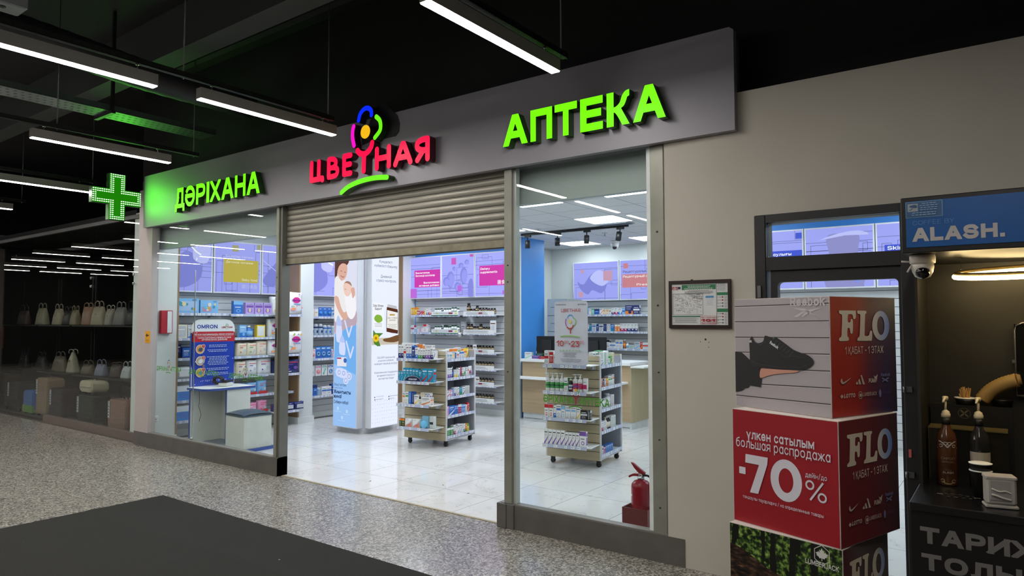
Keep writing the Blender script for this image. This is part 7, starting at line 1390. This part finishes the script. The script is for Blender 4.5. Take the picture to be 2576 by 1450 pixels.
MB().lathe([(.036, 0), (.043, .028), (.045, .03)], kb, n=20).build('saucer_cup', None, (-.055, 3.905, 1.2), 0, 'low dark cup beside the stirrers', 'cup')
b = MB().lathe([(.027, 0), (.038, .105), (.04, .108)], kb, n=24).lathe([(.0405, .107), (.0415, .11), (.039, .112)], white, n=24).build('paper_cup', None, (-.128, 3.44, .869), 0, 'black paper cup, lower of two nested by the napkins', 'cup')
MB().lathe([(.0375, .0), (.0395, .024), (.0405, .026)], kb, n=24).lathe([(.041, .025), (.042, .028), (.036, .03)], white, n=24).build('paper_cup', None, (-.128, 3.44, .9815), 0, 'black paper cup with white rim, upper of two nested', 'cup')
o = empty('napkin_dispenser', (-.105, 3.27, .869), R(14), 'white table napkin dispenser on the coffee stand counter', 'dispenser'); nw = mat('#b5b0aa', .45, var=.03)
MB().box(-.004, .104, -.004, .064, 0, .012, nw, bv=.003).box(.0, .10, 0, .06, .012, .118, nw, bv=.008).box(-.002, .102, -.002, .062, .108, .124, nw, bv=.004).build('casing', o)
b = MB().box(.014, .08, -.003, 0, .03, .105, mat('#a39f9b', .6)); b.tube(curve([(.016, -.004, .075), (.04, -.008, .066), (.06, -.006, .068), (.079, -.004, .06)], 4), .003, mat('#d0ccc6', .7), 6).tube(curve([(.016, -.004, .052), (.03, -.009, .05), (.05, -.007, .042), (.079, -.004, .035)], 4), .004, mat('#d0ccc6', .7), 6); b.build('napkins', o)
b = MB(); A = Art(b, (0, 0, 0), (1, 0, 0), (0, 1, 0)); rr = random.Random(8)
for i in range(14): a0 = i*360/14; A.l = 1; A.ring(0, 0, .062, .008, P('#4f4d4a'), ry=.028, a0=a0, a1=a0+14, n=3)
A.rect(-.075, -.006, .022, .012, P('#5f5d5a')); A.rect(.055, -.006, .022, .012, P('#5f5d5a')); A.ring(0, 0, .036, .003, P('#45433f'), ry=.017); b.build('counter_emblem', bpy.data.objects['coffee_stand'], (.15, .205, .869))

# ================================================================ bag shop behind the dark glass
bagm = lambda c, r=.5: mat(c, r, var=.08, ns=14, bump=.1)
struct('floor', MB().box(-16, -9.2, 4.34, 9, -.02, .003, mat('#4a4641', .4))); struct('wall_shop_back', MB().box(-16, -9.64, 7.2, 7.3, 0, 3.1, mat('#2a2927', .8)).box(-16.1, -16, 4.3, 7.3, 0, 3.1, dark)); struct('ceiling', MB().box(-16, -9.64, 4.45, 7.3, 3.05, 3.12, darkc))
struct('wall_shop_side', MB().box(-9.66, -9.64, 4.45, 7.3, 0, 3.05, mat('#232221', .8)))
fr_ = mat('#121212', .5, .3)
for i, (x0, x1) in enumerate(((-15.6, -13.9), (-13.82, -12.5), (-12.42, -9.75))):
    o = empty('shop_rack', (x0, 4.75, .003), 0, ['long black display rack farthest from the pharmacy', 'black display rack in the middle of the bag shop window', 'black display rack of the bag shop nearest the pharmacy'][i], 'rack')
    for z in (.72, 1.52): MB().box(0, x1-x0, 0, .38, z-.02, z, mat('#1c1b1a', .5)).build('rack_shelf', o)
    for x in (.01, x1-x0-.03): MB().box(x, x+.02, .34, .36, 0, 2.35, fr_).build('rack_post', o)
def bag(x, z, w, h, col, label, hd='loop', d=.14, flare=None, y=4.93):
    flare = flare or (.85, 1.0, .7, .92)[(int(abs(x)*100)) % 4]
    o = empty('handbag', (x, y, z+.004), 0, label, 'bag', 'handbags in the dark shop window'); m_ = bagm(col); b = MB(); vs = []
    for zz, kx, ky in ((0, 1, 1), (.02, 1.02, 1.03), (h*.6, (1+flare)/2, .8), (h, flare, .35)): vs += [(w/2*kx*math.copysign(abs(math.cos(a))**.5, math.cos(a)), d/2*ky*math.copysign(abs(math.sin(a))**.5, math.sin(a)), zz) for a in [2*PI*(i+.5)/16 for i in range(16)]]
    fs = [(k*16+i, k*16+(i+1) % 16, (k+1)*16+(i+1) % 16, (k+1)*16+i) for k in range(3) for i in range(16)] + [tuple(range(15, -1, -1)), tuple(range(48, 64))]
    b.add(vs, fs, m_, None, True); b.build('bag_body', o)
    k_ = (int(abs(x)*100)) % 4; r = w*(.26, .3, .2, .32)[k_]; hh = h*(.42, .22, .3, .15)[k_]
    for yy in (-.03, .03): MB().tube(curve([(-r, yy, h-.02), (-r*.95, yy, h+hh*.6), (0, yy, h+hh), (r*.95, yy, h+hh*.6), (r, yy, h-.02)], 4), .007, bagm(col, .4) if hd == 'loop' else mat('#9a8a55', .3, .8), 6).build('handle', o)
    MB().box(-.018, .018, -d*.42, -d*.38, h*.55, h*.62, mat('#b09a5a', .3, .8)).build('clasp', o)
    return o
B1 = [(-15.0, .42, .26, '#4a3a38', 'wine brown handbag, leftmost on the upper shelf'), (-14.14, .40, .30, '#8f8b76', 'pale olive tote on the upper shelf'), (-13.42, .34, .28, '#979079', 'cream handbag with black middle, upper shelf'), (-13.02, .3, .24, '#23211f', 'black handbag between two cream ones, upper shelf'), (-12.74, .22, .25, '#80775f', 'beige handbag beside the rack gap, upper shelf'), (-12.25, .3, .30, '#8a6c58', 'brown handbag with tall loop, upper shelf'), (-11.86, .42, .30, '#958c78', 'large cream tote with scarf, upper shelf'), (-11.45, .2, .26, '#8d877c', 'taupe handbag beside the scarf tote, upper shelf'), (-11.10, .36, .28, '#6b6a68', 'grey quilted handbag, upper shelf'), (-10.72, .3, .26, '#1b1b1b', 'black handbag with strap, upper shelf'), (-10.42, .24, .28, '#8d8a70', 'pale green handbag beside the pharmacy pier')]
for x, w_, h, c, l in B1: bag(x, 1.52, w_, h, c, l)
B2 = [(-14.9, .34, .28, '#16161a', 'black handbag with bright buckle, lower shelf'), (-14.1, .38, .24, '#1e1b1c', 'small black handbag, lower shelf'), (-13.3, .50, .26, '#5f564a', 'taupe handbag with white tag, lower shelf'), (-12.2, .36, .16, '#4f4638', 'dark handbag with gold clasp, lower shelf'), (-11.72, .3, .18, '#6d7388', 'grey blue handbag above the green box'), (-11.19, .32, .2, '#2c1e1b', 'round dark brown handbag, lower shelf'), (-10.84, .26, .18, '#a7b0b2', 'silver crinkled handbag, lower shelf')]
for x, w_, h, c, l in B2: bag(x, .72, w_, h, c, l)
bag(-12.79, .72, .30, .34, '#9a9684', 'white triangular handbag, lower shelf', flare=.15)
MB().box(-.2, .2, -.04, .04, 0, .12, mat('#2f6a3a', .5)).build('shoe_carton', None, (-12.02+.02, 4.93+.01, .724) if 0 else (-11.95, 5.07, .724), 0, 'green flat carton on the lower bag shelf', 'carton')
def case(x, w_, h, col, label, z=.003, d=.26, tagc=True, y=4.58):
    o = empty('suitcase', (x, y, z), 0, label, 'suitcase', 'suitcases in the dark shop window'); m_ = mat(col, .4, var=.06, ns=3)
    b = MB(); MC = Matrix(((1, 0, 0, 0), (0, 0, 1, 0), (0, 1, 0, 0), (0, 0, 0, 1))); b.prism(rrect(-w_/2, .04, w_, h-.04, .07), .02, d-.02, m_, MC).prism(rrect(-w_/2+.012, .052, w_-.024, h-.064, .06), .006, d-.006, m_, MC).prism(rrect(-w_/2+.03, .07, w_-.06, h-.10, .05), 0, d, m_, MC)
    for i in range(4): zz = .12+(h-.24)*i/3; b.box(-w_/2+.03, w_/2-.03, -.004, .004, zz, zz+.012, mat(col, .35, var=.2))
    b.build('shell', o)
    for sx in (-1, 1): MB().lathe([(.02, -.02), (.022, 0), (.02, .02)], black, n=12, M=Matrix.Translation((sx*(w_/2-.05), .04, .022)) @ Matrix.Rotation(PI/2, 4, 'X')).build('wheel', o)
    MB().tube([(-.06, d/2, h), (-.055, d/2, h+.03), (.055, d/2, h+.03), (.06, d/2, h)], .008, black, 6).build('handle', o)
    if tagc:
        b = MB().box(-.028, .028, -.008, -.005, 0, .24, P('#c9ccd0')); A = Art(b, (-.028, -.008, 0))
        for k in range(4): A.l = 1; A.rect(.012, .03+k*.04, .03, .02, P('#33406a'))
        A.l = 1; A.ring(.028, .2, .012, .004, P('#1f2f7a')); A.ring(.028, .222, .009, .004, P('#1f2f7a')); b.build('price_tag', o, (-w_/2+.06, 0, h-.27))
    return o
case(-14.95, .5, .62, '#3a302c', 'dark brown suitcase, leftmost on the floor'); case(-14.36, .52, .52, '#2e2b28', 'dark grey suitcase with long tag, second from the left on the floor'); case(-13.66, .44, .40, '#3f6fb0', 'small blue child suitcase with green foot', tagc=False)
MB().box(-.215, .215, -.006, .27, .03, .15, mat('#5f8f3a', .5)).build('painted_foot', [o for o in bpy.data.objects if o.get('label', '').startswith('small blue child')][0])
case(-13.08, .5, .64, '#8f7a66', 'tall beige ribbed suitcase'); case(-12.5, .52, .50, '#2f2529', 'dark plum suitcase beside the beige one'); case(-11.43, .58, .46, '#262c28', 'dark green suitcase under the white vanity case'); case(-11.43, .44, .215, '#c2bba4', 'small white vanity case on top of a suitcase', z=.468, tagc=False)
case(-10.72, .46, .62, '#151516', 'black suitcase beside the pink ones', tagc=False, y=4.86); case(-10.12, .44, .62, '#7a6560', 'pink suitcase standing behind the front one', y=4.86); case(-10.38, .58, .46, '#8f7268', 'rose beige ribbed suitcase nearest the pharmacy pier')
# mannequin in a hooded coat behind the racks
o = empty('mannequin', (-12.45, 5.9, .003), 0, 'dark mannequin in a coat with white fur hood behind the bags', 'mannequin'); dk = mat('#141416', .7)
b = MB().lathe([(.19, .45), (.21, .8), (.2, 1.15), (.22, 1.35), (.17, 1.45), (.07, 1.5)], dk, n=20, sy=.65); b.tube([(-.2, 0, 1.38), (-.26, .0, 1.1), (-.22, -.06, .85)], [.065, .055, .04], dk, 10).tube([(.2, 0, 1.38), (.26, .0, 1.1), (.22, -.06, .85)], [.065, .055, .04], dk, 10); b.build('coat', o)
MB().lathe([(.05, 1.44), (.06, 1.52), (.085, 1.58), (.095, 1.65), (.08, 1.73), (.03, 1.77)], mat('#8a7a70', .6), n=16).build('head', o); MB().tube([(.125*math.cos(R(a)), -.05, 1.62+.14*math.sin(R(a))) for a in range(-60, 241, 20)], .035, mat('#9d968e', .9, bump=.5, ns=60), 8).build('fur_hood', o)
MB().tube([(0, 0, 0), (0, 0, .5)], .02, steel, 8).lathe([(.16, 0), (.16, .012)], steel, n=20).tube([(-.07, 0, .05), (-.08, 0, .5)], .05, dk, 8).tube([(.07, 0, .05), (.08, 0, .5)], .05, dk, 8).build('legs_and_stand', o)
b = MB().box(0, 2.3, 0, .04, 0, .42, mat('#1a2450', .6)); Art(b, (0, -.001, 0)).text('ЧЕМОДАНЫ СУМКИ', .3, .18, .14, P('#4a5070'), w=1.8); b.build('wall_banner', None, (-12.0, 7.15, 1.9), 0, 'dark blue banner with faint letters at the back of the bag shop', 'banner')
ld = bpy.data.lights.new('shop_dim', 'AREA'); ld.shape = 'RECTANGLE'; ld.size = 5; ld.size_y = .3; ld.energy = 12; ld.color = (1, .9, .8)
lo = bpy.data.objects.new('shop_dim', ld); COL.objects.link(lo); lo.location = (-12.6, 5.6, 3.0)
